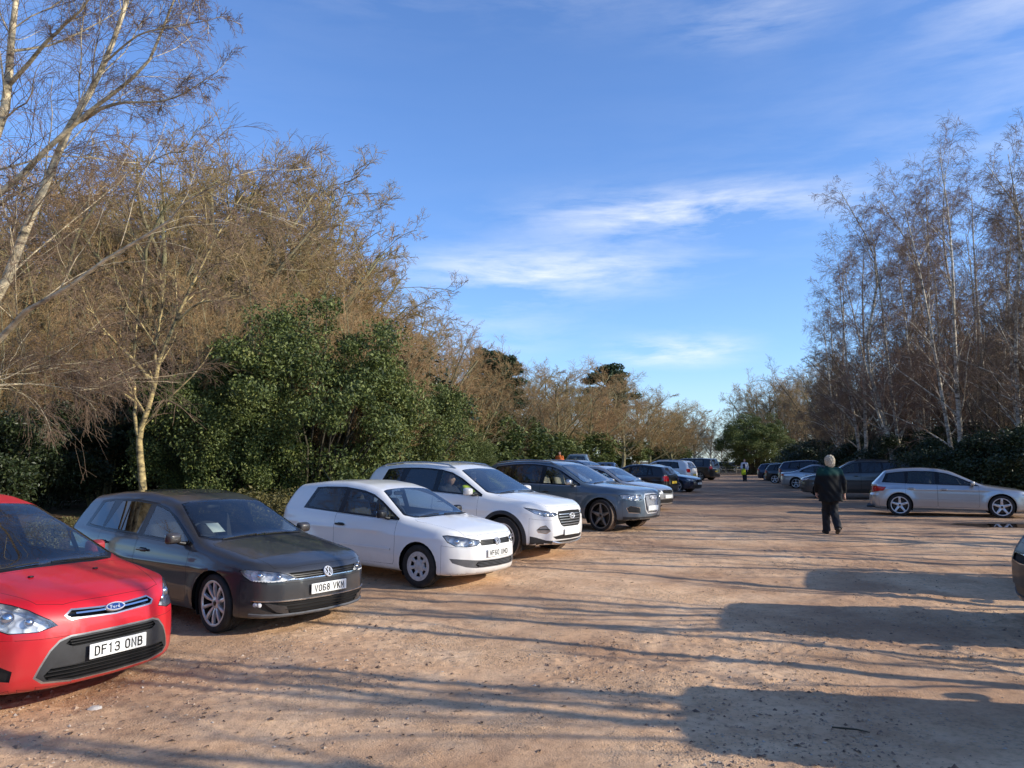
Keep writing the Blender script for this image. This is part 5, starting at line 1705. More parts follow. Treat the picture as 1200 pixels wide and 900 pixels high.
def clump_points(rng, n, rx, ry, h, nclump, cr, base=.05, top=1.0):
    """leaf positions on clumps that fill a rounded bush of height h"""
    u = rng.normal(size=(nclump, 3)); u /= np.linalg.norm(u, axis=1, keepdims=True)
    rad = .55 + .42 * rng.random(nclump) ** .5
    lump = .66 + .55 * vnoise(u[:, 0] * 2.2 + 5, u[:, 1] * 2.2 + u[:, 2] * 1.7, int(rng.integers(999)))
    c = u * (rad * lump)[:, None]
    c = c * [rx, ry, h * .5] + [0, 0, h * .5]
    c[:, 2] = np.maximum(c[:, 2], h * base)
    k = rng.integers(0, nclump, n)
    v = rng.normal(size=(n, 3)); v /= np.linalg.norm(v, axis=1, keepdims=True)
    rr = cr * (.5 + .8 * rng.random(nclump))[k] * rng.random(n) ** .45
    return c[k] + v * rr[:, None] * [1, 1, .8], c

TREES = {}
def build_tree_protos():
    M = MAT
    M['bark_birch'] = bark_birch('birch_bark', .25)
    M['bark_gold'] = bark_birch('sunlit_birch_bark', .15, 1.0)
    M['bark_yellow'] = bark_birch('yellow_birch_bark', .35, 2.0)
    M['twig_birch'] = bark_mat('birch_twigs', (.15, .09, .064), (.30, .19, .135))
    M['bark_oak'] = bark_mat('oak_bark', (.15, .125, .065), (.33, .28, .155))
    M['twig_oak'] = bark_mat('oak_twigs', (.26, .175, .085), (.47, .325, .16))
    M['twig_rust'] = bark_mat('rusty_twigs', (.29, .175, .085), (.52, .32, .155))
    M['twig_pale'] = bark_mat('pale_twigs', (.22, .18, .15), (.40, .34, .29))
    M['bark_dark'] = bark_mat('dark_bark', (.035, .028, .02), (.09, .075, .05))
    M['twig_dark'] = bark_mat('dark_twigs', (.075, .055, .042), (.16, .115, .085))
    M['holly'] = leaf_mat('holly_leaf', [(.15, (.022, .036, .010)), (.5, (.085, .118, .027)), (.8, (.19, .22, .052)), (1, (.33, .30, .10))], .6)
    M['shade_leaf'] = leaf_mat('rhododendron_leaf', [(.15, (.014, .022, .009)), (.6, (.036, .056, .018)), (1, (.09, .10, .035))], .45)
    M['needles'] = leaf_mat('pine_needles', [(.15, (.014, .030, .012)), (.6, (.040, .072, .026)), (1, (.09, .12, .04))], .6)
    M['bramble'] = leaf_mat('bramble_leaf', [(.1, (.05, .05, .015)), (.5, (.13, .115, .035)), (1, (.25, .20, .07))], .6)

    def make(key, limbs, levels, seed, tm, cm, K=14, split=2, sides=(8, 5, 3)):
        rng = np.random.default_rng(seed)
        P = np.array([resample(l[0], K) for l in limbs])
        R = np.array([l[1] + (l[2] - l[1]) * np.linspace(0, 1, K) ** .8 for l in limbs])
        P[:, 1:-1] += rng.normal(size=P[:, 1:-1].shape) * R[:, 1:-1, None] * .25
        tr = [tubes(P, R, sides[0])]; cr = []
        lv = [(P, R)]
        for i, d in enumerate(levels):
            src = lv[d.pop('src', -1)]
            c = sprout(src[0], src[1], rng, **d)
            lv.append(c)
            (tr if i + 1 < split else cr).append(tubes(c[0], c[1], sides[1] if i + 1 < split else sides[2]))
        TREES[key] = (mesh_np('trunk', *join(tr), tm), mesh_np('twigs', *join(cr), cm))

    # broad bare oaks, about 10 m
    for j, (key, seed, cm) in enumerate((('oak', 1, 'twig_oak'), ('oak2', 2, 'twig_rust'), ('oak3', 3, 'twig_oak'))):
        r = np.random.default_rng(50 + seed)
        limbs = [([(0, 0, 0), (.1, .05, 1.5), (.0, .1, 3.2), (.2, 0, 5.5), (.1, .2, 8.0)], .22, .04)]
        for k in range(7):
            a = k * 2.4 + seed; z0 = 1.3 + k * .45; ln = 3.9 - k * .22
            limbs.append(([(0, 0, z0), (math.cos(a) * ln * .35, math.sin(a) * ln * .35, z0 + .9 + .1 * k), (math.cos(a) * ln * .75, math.sin(a) * ln * .75, z0 + 2.2 + .15 * k), (math.cos(a + .2) * ln, math.sin(a + .2) * ln, z0 + 3.7 + .1 * k)], .105, .02))
        make(key, limbs, [
            dict(n=8, t0=.2, t1=1, ang=(30, 70), ln=.46, K=8, grav=.0, jit=.15, rr=.5, rend=.010, up=.10, lenfall=.4),
            dict(n=7, t0=.15, t1=1, ang=(30, 65), ln=.52, K=6, grav=.0, jit=.17, rr=.55, rend=.0075, up=.05, lenfall=.35),
            dict(n=7, t0=.12, t1=1, ang=(25, 60), ln=.52, K=5, grav=.0, jit=.15, rr=.6, rend=.0055, lenfall=.3),
            dict(n=6, t0=.1, t1=1, ang=(25, 55), ln=.58, K=3, grav=.0, jit=.14, rr=.8, rend=.0042, lenfall=.2)], seed, M['bark_oak'], M[cm])
    # tall birches, about 13 m, several lean
    for key, seed, lean in (('birch', 11, .06), ('birch2', 12, -.10), ('birch3', 13, .16)):
        r = np.random.default_rng(seed)
        limbs = []
        ns = 3 if key != 'birch2' else 2
        for k in range(ns):
            a = k * 2.1 + seed; s = .25 + .9 * k / ns
            hh = 13.5 - 1.6 * k
            limbs.append(([(math.cos(a) * .15 * k, math.sin(a) * .15 * k, 0), (math.cos(a) * s * .5 + lean, math.sin(a) * s * .5, hh * .2), (math.cos(a) * s + lean * 3 + r.normal() * .2, math.sin(a) * s, hh * .45), (math.cos(a) * s * 1.4 + lean * 7 + r.normal() * .3, math.sin(a) * s * 1.5, hh * .75), (math.cos(a) * s * 1.7 + lean * 10, math.sin(a) * s * 1.9, hh)], .15 - .025 * k, .015))
        make(key, limbs, [
            dict(n=22, t0=.22, t1=.99, ang=(32, 62), ln=.27, K=8, grav=-.015, jit=.10, rr=.42, rend=.007, up=.25, lenfall=.5),
            dict(n=11, t0=.15, t1=1, ang=(30, 60), ln=.50, K=6, grav=-.10, jit=.14, rr=.6, rend=.0050),
            dict(n=8, t0=.15, t1=1, ang=(25, 60), ln=.62, K=5, grav=-.16, jit=.12, rr=.7, rend=.0036),
            dict(n=3, t0=.2, t1=1, ang=(20, 50), ln=.60, K=3, grav=-.2, jit=.12, rr=.8, rend=.0030)], seed, M['bark_birch'], M['twig_birch'])
    # sparse young birches
    for key, seed in (('thin', 15), ('thin2', 16)):
        r = np.random.default_rng(seed); limbs = []
        for k in range(4):
            a = k * 1.7 + seed; hh = 13.5 - 1.6 * k; s = .4 + 1.1 * k
            limbs.append(([(math.cos(a) * .12 * k, math.sin(a) * .12 * k, 0), (math.cos(a) * s * .5, math.sin(a) * s * .5, hh * .25), (math.cos(a) * s, math.sin(a) * s, hh * .5), (math.cos(a) * s * 1.5, math.sin(a) * s * 1.3, hh)], .16, .03))
        make(key, limbs, [
            dict(n=9, t0=.30, t1=.98, ang=(25, 55), ln=.28, K=8, grav=-.01, jit=.10, rr=.55, rend=.012, up=.35, lenfall=.45),
            dict(n=4, t0=.2, t1=1, ang=(30, 60), ln=.5, K=6, grav=-.1, jit=.14, rr=.5, rend=.006)], seed, M['bark_birch'], M['twig_birch'])
    # thin, many-stemmed scrub, about 7 m
    for key, seed, tm, cm in (('scrub', 21, 'bark_dark', 'twig_dark'), ('scrub2', 22, 'bark_oak', 'twig_rust')):
        r = np.random.default_rng(seed); limbs = []
        for k in range(9):
            a = k * 2.4; s = .5 + 2.2 * r.random()
            limbs.append(([(math.cos(a) * .3, math.sin(a) * .3, 0), (math.cos(a) * s * .4, math.sin(a) * s * .4, 2.2), (math.cos(a) * s * .8, math.sin(a) * s * .8, 4.4), (math.cos(a) * s + r.normal() * .4, math.sin(a) * s + r.normal() * .4, 6.6 - r.random())], .055, .012))
        make(key, limbs, [
            dict(n=12, t0=.12, t1=1, ang=(25, 60), ln=.30, K=6, grav=.01, jit=.15, rr=.5, rend=.006, up=.15),
            dict(n=10, t0=.1, t1=1, ang=(25, 65), ln=.5, K=4, grav=-.02, jit=.2, rr=.6, rend=.0045),
            dict(n=8, t0=.1, t1=1, ang=(25, 60), ln=.55, K=3, grav=-.03, jit=.2, rr=.7, rend=.0038)], seed, M[tm], M[cm], split=2)
    # pale far trees
    TREES['pale'] = TREES['oak3']; TREES['darktree'] = TREES['oak']

    # evergreen bushes, about 5 m
    for key, seed, n, sz, mt, ncl, cr in (('holly', 31, 95000, .078, 'holly', 260, .46), ('holly2', 32, 95000, .078, 'holly', 230, .50), ('rhodo', 33, 26000, .15, 'shade_leaf', 90, .75), ('bush', 34, 12000, .24, 'holly', 80, .8)):
        rng = np.random.default_rng(seed)
        C, cl = clump_points(rng, n, 2.5, 2.5, 5.0, ncl, cr)
        v, f = leaf_cards(C, rng, sz)
        limbs = []
        for k in range(0, ncl, 6):
            c = cl[k]; limbs.append(([(c[0] * .3, c[1] * .3, 0), (c[0] * .4 + .2 * math.sin(k), c[1] * .4 + .2 * math.cos(k), c[2] * .4), (c[0] * .75, c[1] * .75, c[2] * .75), tuple(c)], .035, .010))
        P = np.array([resample(l[0], 7) for l in limbs]); R = np.array([np.linspace(l[1], l[2], 7) for l in limbs])
        TREES[key] = (mesh_np('stems', *tubes(P, R, 5), M['bark_dark']), mesh_np('foliage', v, f, M[mt], None, False))
    # pines, about 11 m
    rng = np.random.default_rng(41)
    cl = []
    for k in range(60):
        z = 4 + 7 * rng.random(); a = rng.random() * 2 * PI; rr = (1.0 + 1.6 * (1 - abs(z - 7.2) / 4)) * (.35 + .65 * rng.random())
        cl.append((math.cos(a) * rr, math.sin(a) * rr, z))
    cl = np.array(cl); k = rng.integers(0, 60, 26000)
    d = rng.normal(size=(26000, 3)); d /= np.linalg.norm(d, axis=1, keepdims=True)
    C = cl[k] + d * (.75 * rng.random(26000) ** .5)[:, None] * [1, 1, .55]
    v, f = leaf_cards(C, rng, .22)
    limbs = [([(0, 0, 0), (.1, 0, 3), (0, .1, 7), (.1, .1, 10.8)], .2, .04)] + [([(0, 0, c[2] - .8), (c[0] * .4, c[1] * .4, c[2] - .5), (c[0] * .8, c[1] * .8, c[2] - .15), tuple(c)], .06, .015) for c in cl]
    P = np.array([resample(l[0], 8) for l in limbs]); R = np.array([np.linspace(l[1], l[2], 8) for l in limbs])
    TREES['pine'] = (mesh_np('trunk', *tubes(P, R, 6), M['bark_dark']), mesh_np('crown', v, f, M['needles'], None, False))
    # bramble / ground cover tufts, about 1 m
    rng = np.random.default_rng(61)
    C, cl = clump_points(rng, 5000, .9, .9, 1.1, 40, .28)
    v, f = leaf_cards(C, rng, .06, .8)
    limbs = [([(0, 0, 0), (c[0] * .4, c[1] * .4, c[2] * .7), tuple(c)], .01, .004) for c in cl]
    P = np.array([resample(l[0], 5) for l in limbs]); R = np.array([np.linspace(l[1], l[2], 5) for l in limbs])
    TREES['bramble'] = (mesh_np('stems', *tubes(P, R, 4), M['bark_dark']), mesh_np('foliage', v, f, M['bramble'], None, False))

HT = dict(oak=10.2, oak2=10.2, oak3=10.2, pale=10.2, darktree=10.2, birch=14.2, birch2=14.2, birch3=14.2, thin=13.8, thin2=13.8, scrub=7.2, scrub2=7.2, holly=5.2, holly2=5.2, rhodo=5.2, bush=5.3, pine=11.3, bramble=1.2)
PIX = 930.0
def ray(px, py):
    p = math.atan(90 / PIX)
    u, v = (px - 600) / PIX, (450 - py) / PIX
    return Vector((u, math.cos(p) - v * math.sin(p), math.sin(p) + v * math.cos(p)))

def ground_at(px, py):
    """where the line of sight through a photo point meets the ground"""
    d = ray(px, py); t = 5.0
    for _ in range(60):
        g = gz(d.x * t, d.y * t)
        if d.z >= -1e-4: break
        t = .5 * t + .5 * (CAMZ - g) / -d.z
    return Vector((d.x * t, d.y * t, gz(d.x * t, d.y * t)))

def at_depth(px, dep):
    x = (px - 600) / PIX * dep
    return Vector((x, dep, gz(x, dep)))

def height_to(py, dep, z0):
    d = ray(600, py); return CAMZ + d.z / d.y * dep - z0

def tree(key, pos, height, label, cat, group=None, rz=0.0, wide=1.0, name=None):
    tm, cm = TREES[key]
    s = height / HT[key]
    root = empty(name or 'tree', pos, rz)
    root.scale = (s * wide, s * wide, s)
    a = obj(tm.name.split('.')[0], tm, root); b = obj(cm.name.split('.')[0], cm, root)
    over = {'pale': 'twig_pale', 'darktree': 'twig_dark'}.get(key)
    if over:
        for o in (a, b):
            o.material_slots[0].link = 'OBJECT'; o.material_slots[0].material = MAT[over]
    tag(root, label, cat, group)
    return root
# ------------------------------------------------------------------ people
def caps(P, a, b, ra, rb):
    a = np.array(a, float); b = np.array(b, float)
    ab = b - a; t = np.clip(((P - a) @ ab) / (ab @ ab + 1e-12), 0, 1)
    return np.linalg.norm(P - a - t[:, None] * ab, axis=1) - (ra + (rb - ra) * t)

def ell(P, c, r):
    c = np.array(c, float); r = np.array(r, float)
    q = (P - c) / r; k = np.linalg.norm(q, axis=1)
    return (k - 1) * k / (np.linalg.norm(q / r, axis=1) + 1e-9)

def union(ds, k):
    d = ds[0]
    for e in ds[1:]: d = smin(d, e, k)
    return d

def hand_caps(P, wrist, dirv, side, k=.012):
    """palm, four curled fingers and a thumb"""
    w = np.array(wrist, float); d = np.array(dirv, float); d /= np.linalg.norm(d)
    s = np.array(side, float); s -= d * (s @ d); s /= np.linalg.norm(s)     # across the palm, towards the thumb
    n = np.cross(d, s)
    pc = w + d * .05
    ds = [caps(P, w, w + d * .085, .026, .033)]
    for i, l in enumerate((.068, .078, .072, .056)):
        o = w + d * .088 + s * (.030 - .020 * i)
        m = o + d * l * .5 + n * .006; e = m + d * l * .40 + n * .028
        ds += [caps(P, o, m, .0095, .009), caps(P, m, e, .009, .0075)]
    o = w + d * .03 + s * .028; m = o + d * .03 + s * .022; e = m + d * .032 + n * .012
    ds += [caps(P, o, m, .012, .0105), caps(P, m, e, .0105, .0085)]
    return union(ds, k)

def human(name, label, loc, rz, J, cloth, h=.014, group=None):
    """J: joint positions (figure faces +y); cloth: list of garments"""
    root = empty(name, loc, rz)
    tag(root, label, 'person', group)
    g = J
    def head(P):
        c = np.array(g['head'], float); f = np.array(g.get('look', (0, 1, 0)), float); f /= np.linalg.norm(f)
        u = np.array((0, 0, 1.0)); u -= f * (u @ f); u /= np.linalg.norm(u); r = np.cross(f, u)
        Q = np.stack([(P - c) @ r, (P - c) @ f, (P - c) @ u], 1)
        ds = [ell(Q, (0, -.012, .025), (.076, .096, .098)), ell(Q, (0, .026, -.045), (.056, .066, .075)), caps(Q, (0, .092, .012), (0, .112, -.018), .010, .014)]
        d = union(ds, .04)
        for sg in (1, -1):
            d = smin(d, ell(Q, (sg * .078, -.006, -.005), (.012, .022, .034)), .01)
            d = smin(d, ell(Q, (sg * .03, .082, .03), (.022, .012, .008)), .012)       # brow
            d = smax(d, -ell(Q, (sg * .031, .100, .012), (.014, .012, .009)), .012)    # eye hollow
            d = smin(d, ell(Q, (sg * .031, .082, .012), (.012, .011, .009)), .004)
        d = smin(d, ell(Q, (0, .088, -.058), (.024, .010, .007)), .008)
        d = smax(d, -ell(Q, (0, .099, -.0575), (.022, .006, .0022)), .004)
        return d
    def flesh(P):
        ds = [ell(P, g['chest'], (.165, .115, .20)), ell(P, g['belly'], (.150, .115, .17)), ell(P, g['hips'], (.165, .125, .13)), caps(P, g['neck'], g['head'], .058, .052)]
        for s in ('l', 'r'):
            ds += [caps(P, g['sh' + s], g['el' + s], .052, .040), caps(P, g['el' + s], g['wr' + s], .040, .026)]
            ds += [caps(P, g['hi' + s], g['kn' + s], .082, .056), caps(P, g['kn' + s], g['an' + s], .056, .036), caps(P, g['an' + s], g['to' + s], .036, .034)]
        d = union(ds, .05)
        d = smin(d, head(P), .03)
        for s in ('l', 'r'):
            w = np.array(g['wr' + s]); e = np.array(g['el' + s])
            d = smin(d, hand_caps(P, w, g.get('hd' + s, w - e), g.get('th' + s, (0, 1, 0))), .012)
        return d
    allp = np.array([np.array(v, float) for k, v in g.items() if k[:2] not in ('lo', 'hd', 'th') or k == 'head' and True])
    lo = allp.min(0) - .22; hi = allp.max(0) + .24
    V, F = surface_nets(flesh, lo, hi, h)
    obj('body', mesh_np('body', V, F, MAT['skin']), root)
    ctx = dict(head=head, flesh=flesh)
    for cn, fn, mt in cloth:
        V, F = surface_nets(lambda P: fn(P, g, ctx), lo, hi, h)
        if len(F): obj(cn, mesh_np(cn, V, F, mt), root)
    return root

def coat_fn(hem=.70, puff=.03, coll=True, sleeves=True):
    def f(P, g, ctx):
        ds = [ell(P, g['chest'], (.205 + puff, .15 + puff, .235)), ell(P, g['belly'], (.20 + puff, .155 + puff, .25))]
        hp = np.array(g['hips'])
        ds.append(caps(P, hp + [0, 0, .05], (hp[0], hp[1] - .01, hem - .05), .215 + puff * .6, .235 + puff * .6) if hem is not None else ell(P, g['hips'], (.19, .15, .12)))
        d = union(ds, .08)
        # flatten front to back
        ar = []
        for s in ('l', 'r'):
            if sleeves: ar += [caps(P, g['sh' + s], g['el' + s], .082, .068), caps(P, g['el' + s], g['wr' + s], .068, .052)]
            else: ar += [caps(P, g['sh' + s], np.array(g['sh' + s]) * .6 + np.array(g['el' + s]) * .4, .08, .07)]
        y = hp[1]
        d = smax(d, np.abs(P[:, 1] - y - .0) - .205, .06) if hem is not None else d
        d = smin(d, union(ar, .02), .035)
        if coll: d = smin(d, caps(P, np.array(g['neck']) + [0, 0, .0], np.array(g['neck']) + [0, .0, .045], .085, .078), .03)
        # folds
        d = d + .006 * np.sin(P[:, 0] * 30 + 3 * np.sin(P[:, 2] * 7)) * np.sin(P[:, 2] * 11 + P[:, 0] * 6) + .003 * np.sin(P[:, 2] * 30 + P[:, 0] * 40)
        # cut at the hem, the cuffs and the neck
        if hem is not None: d = np.maximum(d, (hem + .012 * np.sin(P[:, 0] * 14)) - P[:, 2])
        d = np.maximum(d, P[:, 2] - (g['neck'][2] + .075))
        for s in ('l', 'r'):
            w = np.array(g['wr' + s], float); e = np.array(g['el' + s], float); ax = (w - e) / np.linalg.norm(w - e)
            near = np.linalg.norm(P - w, axis=1) < .16
            d = np.where(near & (np.linalg.norm(P - w, axis=1) < .14), np.maximum(d, (P - w) @ ax + .004) if True else d, d)
        return d
    return f

def trouser_fn(top=None):
    def f(P, g, ctx):
        ds = [ell(P, g['hips'], (.178, .14, .145))]
        for s in ('l', 'r'): ds += [caps(P, g['hi' + s], g['kn' + s], .105, .086), caps(P, g['kn' + s], np.array(g['an' + s]) + [0, 0, .0], .086, .080)]
        d = union(ds, .03)
        d = d + .006 * np.sin(P[:, 2] * 40 + P[:, 0] * 25) * np.sin(P[:, 0] * 30 + 1)
        for s in ('l', 'r'):
            a = np.array(g['an' + s], float); k = np.array(g['kn' + s], float); ax = (a - k) / np.linalg.norm(a - k)
            near = np.linalg.norm(P - a, axis=1) < .17
            d = np.where(near, np.maximum(d, (P - a) @ ax - .03), d)
        return np.maximum(d, P[:, 2] - (g['hips'][2] + .16))
    return f

def shoe_fn():
    def f(P, g, ctx):
        ds = []
        for s in ('l', 'r'):
            a = np.array(g['an' + s], float); t = np.array(g['to' + s], float)
            ds += [caps(P, a + [0, 0, -.01], a + (t - a) * .1 + [0, 0, -.045], .050, .048), caps(P, a + [0, 0, -.045], t, .048, .044), caps(P, a + (a - t) * .18 + [0, 0, -.045], a + [0, 0, -.045], .042, .046)]
        d = union(ds, .02)
        return d
    return f

def hair_fn(length=.0, vol=.016):
    def f(P, g, ctx):
        c = np.array(g['head'], float); fw = np.array(g.get('look', (0, 1, 0)), float); fw /= np.linalg.norm(fw)
        Q = P - c
        y = Q @ fw
        d = union([ell(Q - fw * -.018, (0, 0, .034), (.083 + vol, .083 + vol, .093 + vol)), ell(Q - fw * -.045, (0, 0, -.02 - length), (.068 + vol, .06 + vol, .06 + vol + length))], .04)
        d = d + .007 * np.sin(P[:, 0] * 95 + 2 * np.sin(P[:, 2] * 40)) * np.sin(P[:, 2] * 80 + P[:, 1] * 50)
        return np.maximum(d, np.minimum(y - .025, y * .6 + .062 - Q[:, 2] * 1.0))
    return f

def standing(step=.0, armf=.0, head=(0, 0, 1.60), look=(0, 1, 0), sway=.02):
    """joints of a standing or walking adult 1.72 m tall facing +y"""
    return dict(head=head, look=look, neck=(0, -.01, 1.445), chest=(0, 0, 1.25), belly=(0, .01, 1.07), hips=(0, 0, .93),
        shl=(-.185, 0, 1.39), ell=(-.245, -.06 + armf * .4, 1.12), wrl=(-.25, .03 + armf, .88), shr=(.185, 0, 1.39), elr=(.25, -.06 - armf * .4, 1.12), wrr=(.262, .03 - armf, .88),
        hil=(-.09, 0, .90), knl=(-.095, .06 + step * .45, .50), anl=(-.09, step, .085), tol=(-.105, step + .15, .045),
        hir=(.09, 0, .90), knr=(.095, .05 - step * .3, .50), anr=(.09, -step, .085 + abs(step) * .18), tor=(.105, -step + .14, .045),
        hdl=(0, .06, -1), hdr=(0, .06, -1), thl=(.2, 1, 0), thr=(-.2, 1, 0))

def coat_mat(name, top, low, z0, z1):
    m, nt = new_mat(name)
    tc = nd(nt, 'ShaderNodeTexCoord').outputs['Object']
    z = nd(nt, 'ShaderNodeSeparateXYZ', None, Vector=tc).outputs[2]
    n = noise(nt, 7, 4, .6, tc)
    f = nd(nt, 'ShaderNodeMapRange', None, Value=mathn(nt, 'ADD', z, mathn(nt, 'MULTIPLY', mathn(nt, 'SUBTRACT', n, .5), .05))); f.inputs[1].default_value = z0; f.inputs[2].default_value = z1
    c = mixc(nt, f.outputs[0], c4(low), c4(top))
    p = nd(nt, 'ShaderNodeBsdfPrincipled', None, Base_Color=c, Roughness=.8, Specular_IOR_Level=.25)
    out(nt, p.outputs[0])
    return m
# ------------------------------------------------------------------ sky, sun, camera
SUN_AZ = Vector((math.cos(math.radians(15)), -math.sin(math.radians(15)), 0))
SUN_EL = math.radians(24.5)

def build_world():
    w = bpy.data.worlds.new('World'); SC.world = w; w.use_nodes = True
    nt = w.node_tree; nt.nodes.clear()
    sk = nd(nt, 'ShaderNodeTexSky', {'sky_type': 'NISHITA', 'sun_disc': False})
    sk.sun_elevation = SUN_EL
    sk.sun_rotation = math.atan2(SUN_AZ.x, SUN_AZ.y)
    sk.air_density = 1.0; sk.dust_density = .4; sk.ozone_density = 2.2
    tc = nd(nt, 'ShaderNodeTexCoord').outputs['Generated']
    sp = nd(nt, 'ShaderNodeSeparateXYZ', None, Vector=tc)
    # thin high cloud: stretched noise inside soft banks of the sky
    az = mathn(nt, 'ARCTAN2', sp.outputs[0], sp.outputs[1]); el = mathn(nt, 'ARCSINE', sp.outputs[2])
    cv = nd(nt, 'ShaderNodeCombineXYZ', None, X=az, Y=mathn(nt, 'MULTIPLY', el, 5.0), Z=0.0).outputs[0]
    streak = noise(nt, 5.5, 8, .62, cv, .25)
    soft = noise(nt, 2.2, 5, .6, cv, .4)
    total = None
    for a, e, ra, re_, am in ((12.5, 17.4, 9.5, 1.5, 1.0), (2.6, 13.6, 9.0, 1.6, 1.0), (13.2, 7.8, 3.6, 1.0, .8), (9.5, 7.6, 2.6, .9, .7), (-9, 33.0, 10.0, 3.0, .16), (7, 32, 8, 2.4, .16), (36, 28, 7, 3, .4), (17.5, 29, 5, 1.6, .35), (-2, 9.5, 8, 2.2, .3), (60, 20, 30, 6, .5), (-70, 24, 30, 7, .5)):
        da = mathn(nt, 'DIVIDE', mathn(nt, 'SUBTRACT', az, math.radians(a)), math.radians(ra)); de = mathn(nt, 'DIVIDE', mathn(nt, 'SUBTRACT', el, math.radians(e)), math.radians(re_))
        g = mathn(nt, 'MULTIPLY', mathn(nt, 'EXPONENT', mathn(nt, 'MULTIPLY', mathn(nt, 'ADD', mathn(nt, 'MULTIPLY', da, da), mathn(nt, 'MULTIPLY', de, de)), -1.0)), am)
        total = g if total is None else mathn(nt, 'ADD', total, g)
    cl = mathn(nt, 'MULTIPLY', ramp(nt, mathn(nt, 'ADD', mathn(nt, 'MULTIPLY', streak, .75), mathn(nt, 'MULTIPLY', soft, .35)), [(.45, 0.0), (.66, 1.0)]), total, clamp=True)
    haze = ramp(nt, el, [(.0, 0.30), (.12, .04), (.3, 0.0)])
    fac = mathn(nt, 'MAXIMUM', mathn(nt, 'MULTIPLY', cl, .78), mathn(nt, 'MULTIPLY', soft, haze))
    tint = mixc(nt, 1.0, sk.outputs[0], (.93, 1.195, 1.64, 1), 'MULTIPLY')
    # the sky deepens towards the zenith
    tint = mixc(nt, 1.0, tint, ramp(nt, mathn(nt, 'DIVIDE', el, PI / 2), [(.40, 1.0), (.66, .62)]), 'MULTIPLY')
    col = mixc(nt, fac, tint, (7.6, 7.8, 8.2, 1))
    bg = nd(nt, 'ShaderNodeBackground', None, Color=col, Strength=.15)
    o = nt.nodes.new('ShaderNodeOutputWorld'); nt.links.new(bg.outputs[0], o.inputs[0])
    l = bpy.data.lights.new('sun', 'SUN'); l.energy = 5.0; l.angle = math.radians(.5); l.color = (1.0, .915, .76)
    d = Vector((SUN_AZ.x * math.cos(SUN_EL), SUN_AZ.y * math.cos(SUN_EL), math.sin(SUN_EL)))
    lo = obj('sun', l, None, (40, -20, 30)); lo.rotation_euler = d.to_track_quat('Z', 'Y').to_euler()
    SC.view_settings.view_transform = 'Standard'; SC.view_settings.look = 'None'; SC.view_settings.exposure = 0; SC.view_settings.gamma = 1

def build_camera():
    cam = bpy.data.cameras.new('camera'); cam.sensor_fit = 'HORIZONTAL'; cam.angle = 2 * math.atan(600 / PIX)
    cam.clip_start = .05; cam.clip_end = 3000
    o = obj('camera', cam, None, (0, 0, CAMZ)); o.rotation_euler = (PI / 2 + math.atan(90 / PIX), 0, 0)
    SC.camera = o

# ------------------------------------------------------------------ cars
def put(c, px, py, head, anchor, label, group, back=0.0, root=None):
    """set a car down so that a point of its footprint lies on the ground seen at a photo point"""
    r = root or c.root
    g = ground_at(px, py); h = math.radians(head)
    L, W = c.L, c.W
    s, y = {'fr': (c.fo, -(W / 2 - .10)), 'fl': (c.fo, W / 2 - .10), 'rr': (c.fo + c.wb, -(W / 2 - .10)), 'rl': (c.fo + c.wb, W / 2 - .10),
            'nose': (.03, 0), 'cfr': (.22, -(W / 2 - .12)), 'crl': (L - .15, W / 2 - .12), 'crr': (L - .15, -(W / 2 - .12)), 'tail': (L, 0)}[anchor]
    ax = L / 2 - s
    x0 = g.x - (math.cos(h) * ax - math.sin(h) * y) - math.cos(h) * back
    y0 = g.y - (math.sin(h) * ax + math.cos(h) * y) - math.sin(h) * back
    # rest on the ground at the axles
    zf = gz(x0 + math.cos(h) * c.wb / 2, y0 + math.sin(h) * c.wb / 2); zr = gz(x0 - math.cos(h) * c.wb / 2, y0 - math.sin(h) * c.wb / 2)
    r.location = (x0, y0, (zf + zr) / 2 - .012)
    r.rotation_euler = (0, -math.atan2(zf - zr, c.wb), h)
    tag(r, label, 'car', group)
    return r

LEFT = 'cars parked in the left-hand row'
RIGHT = 'cars parked in the right-hand row'

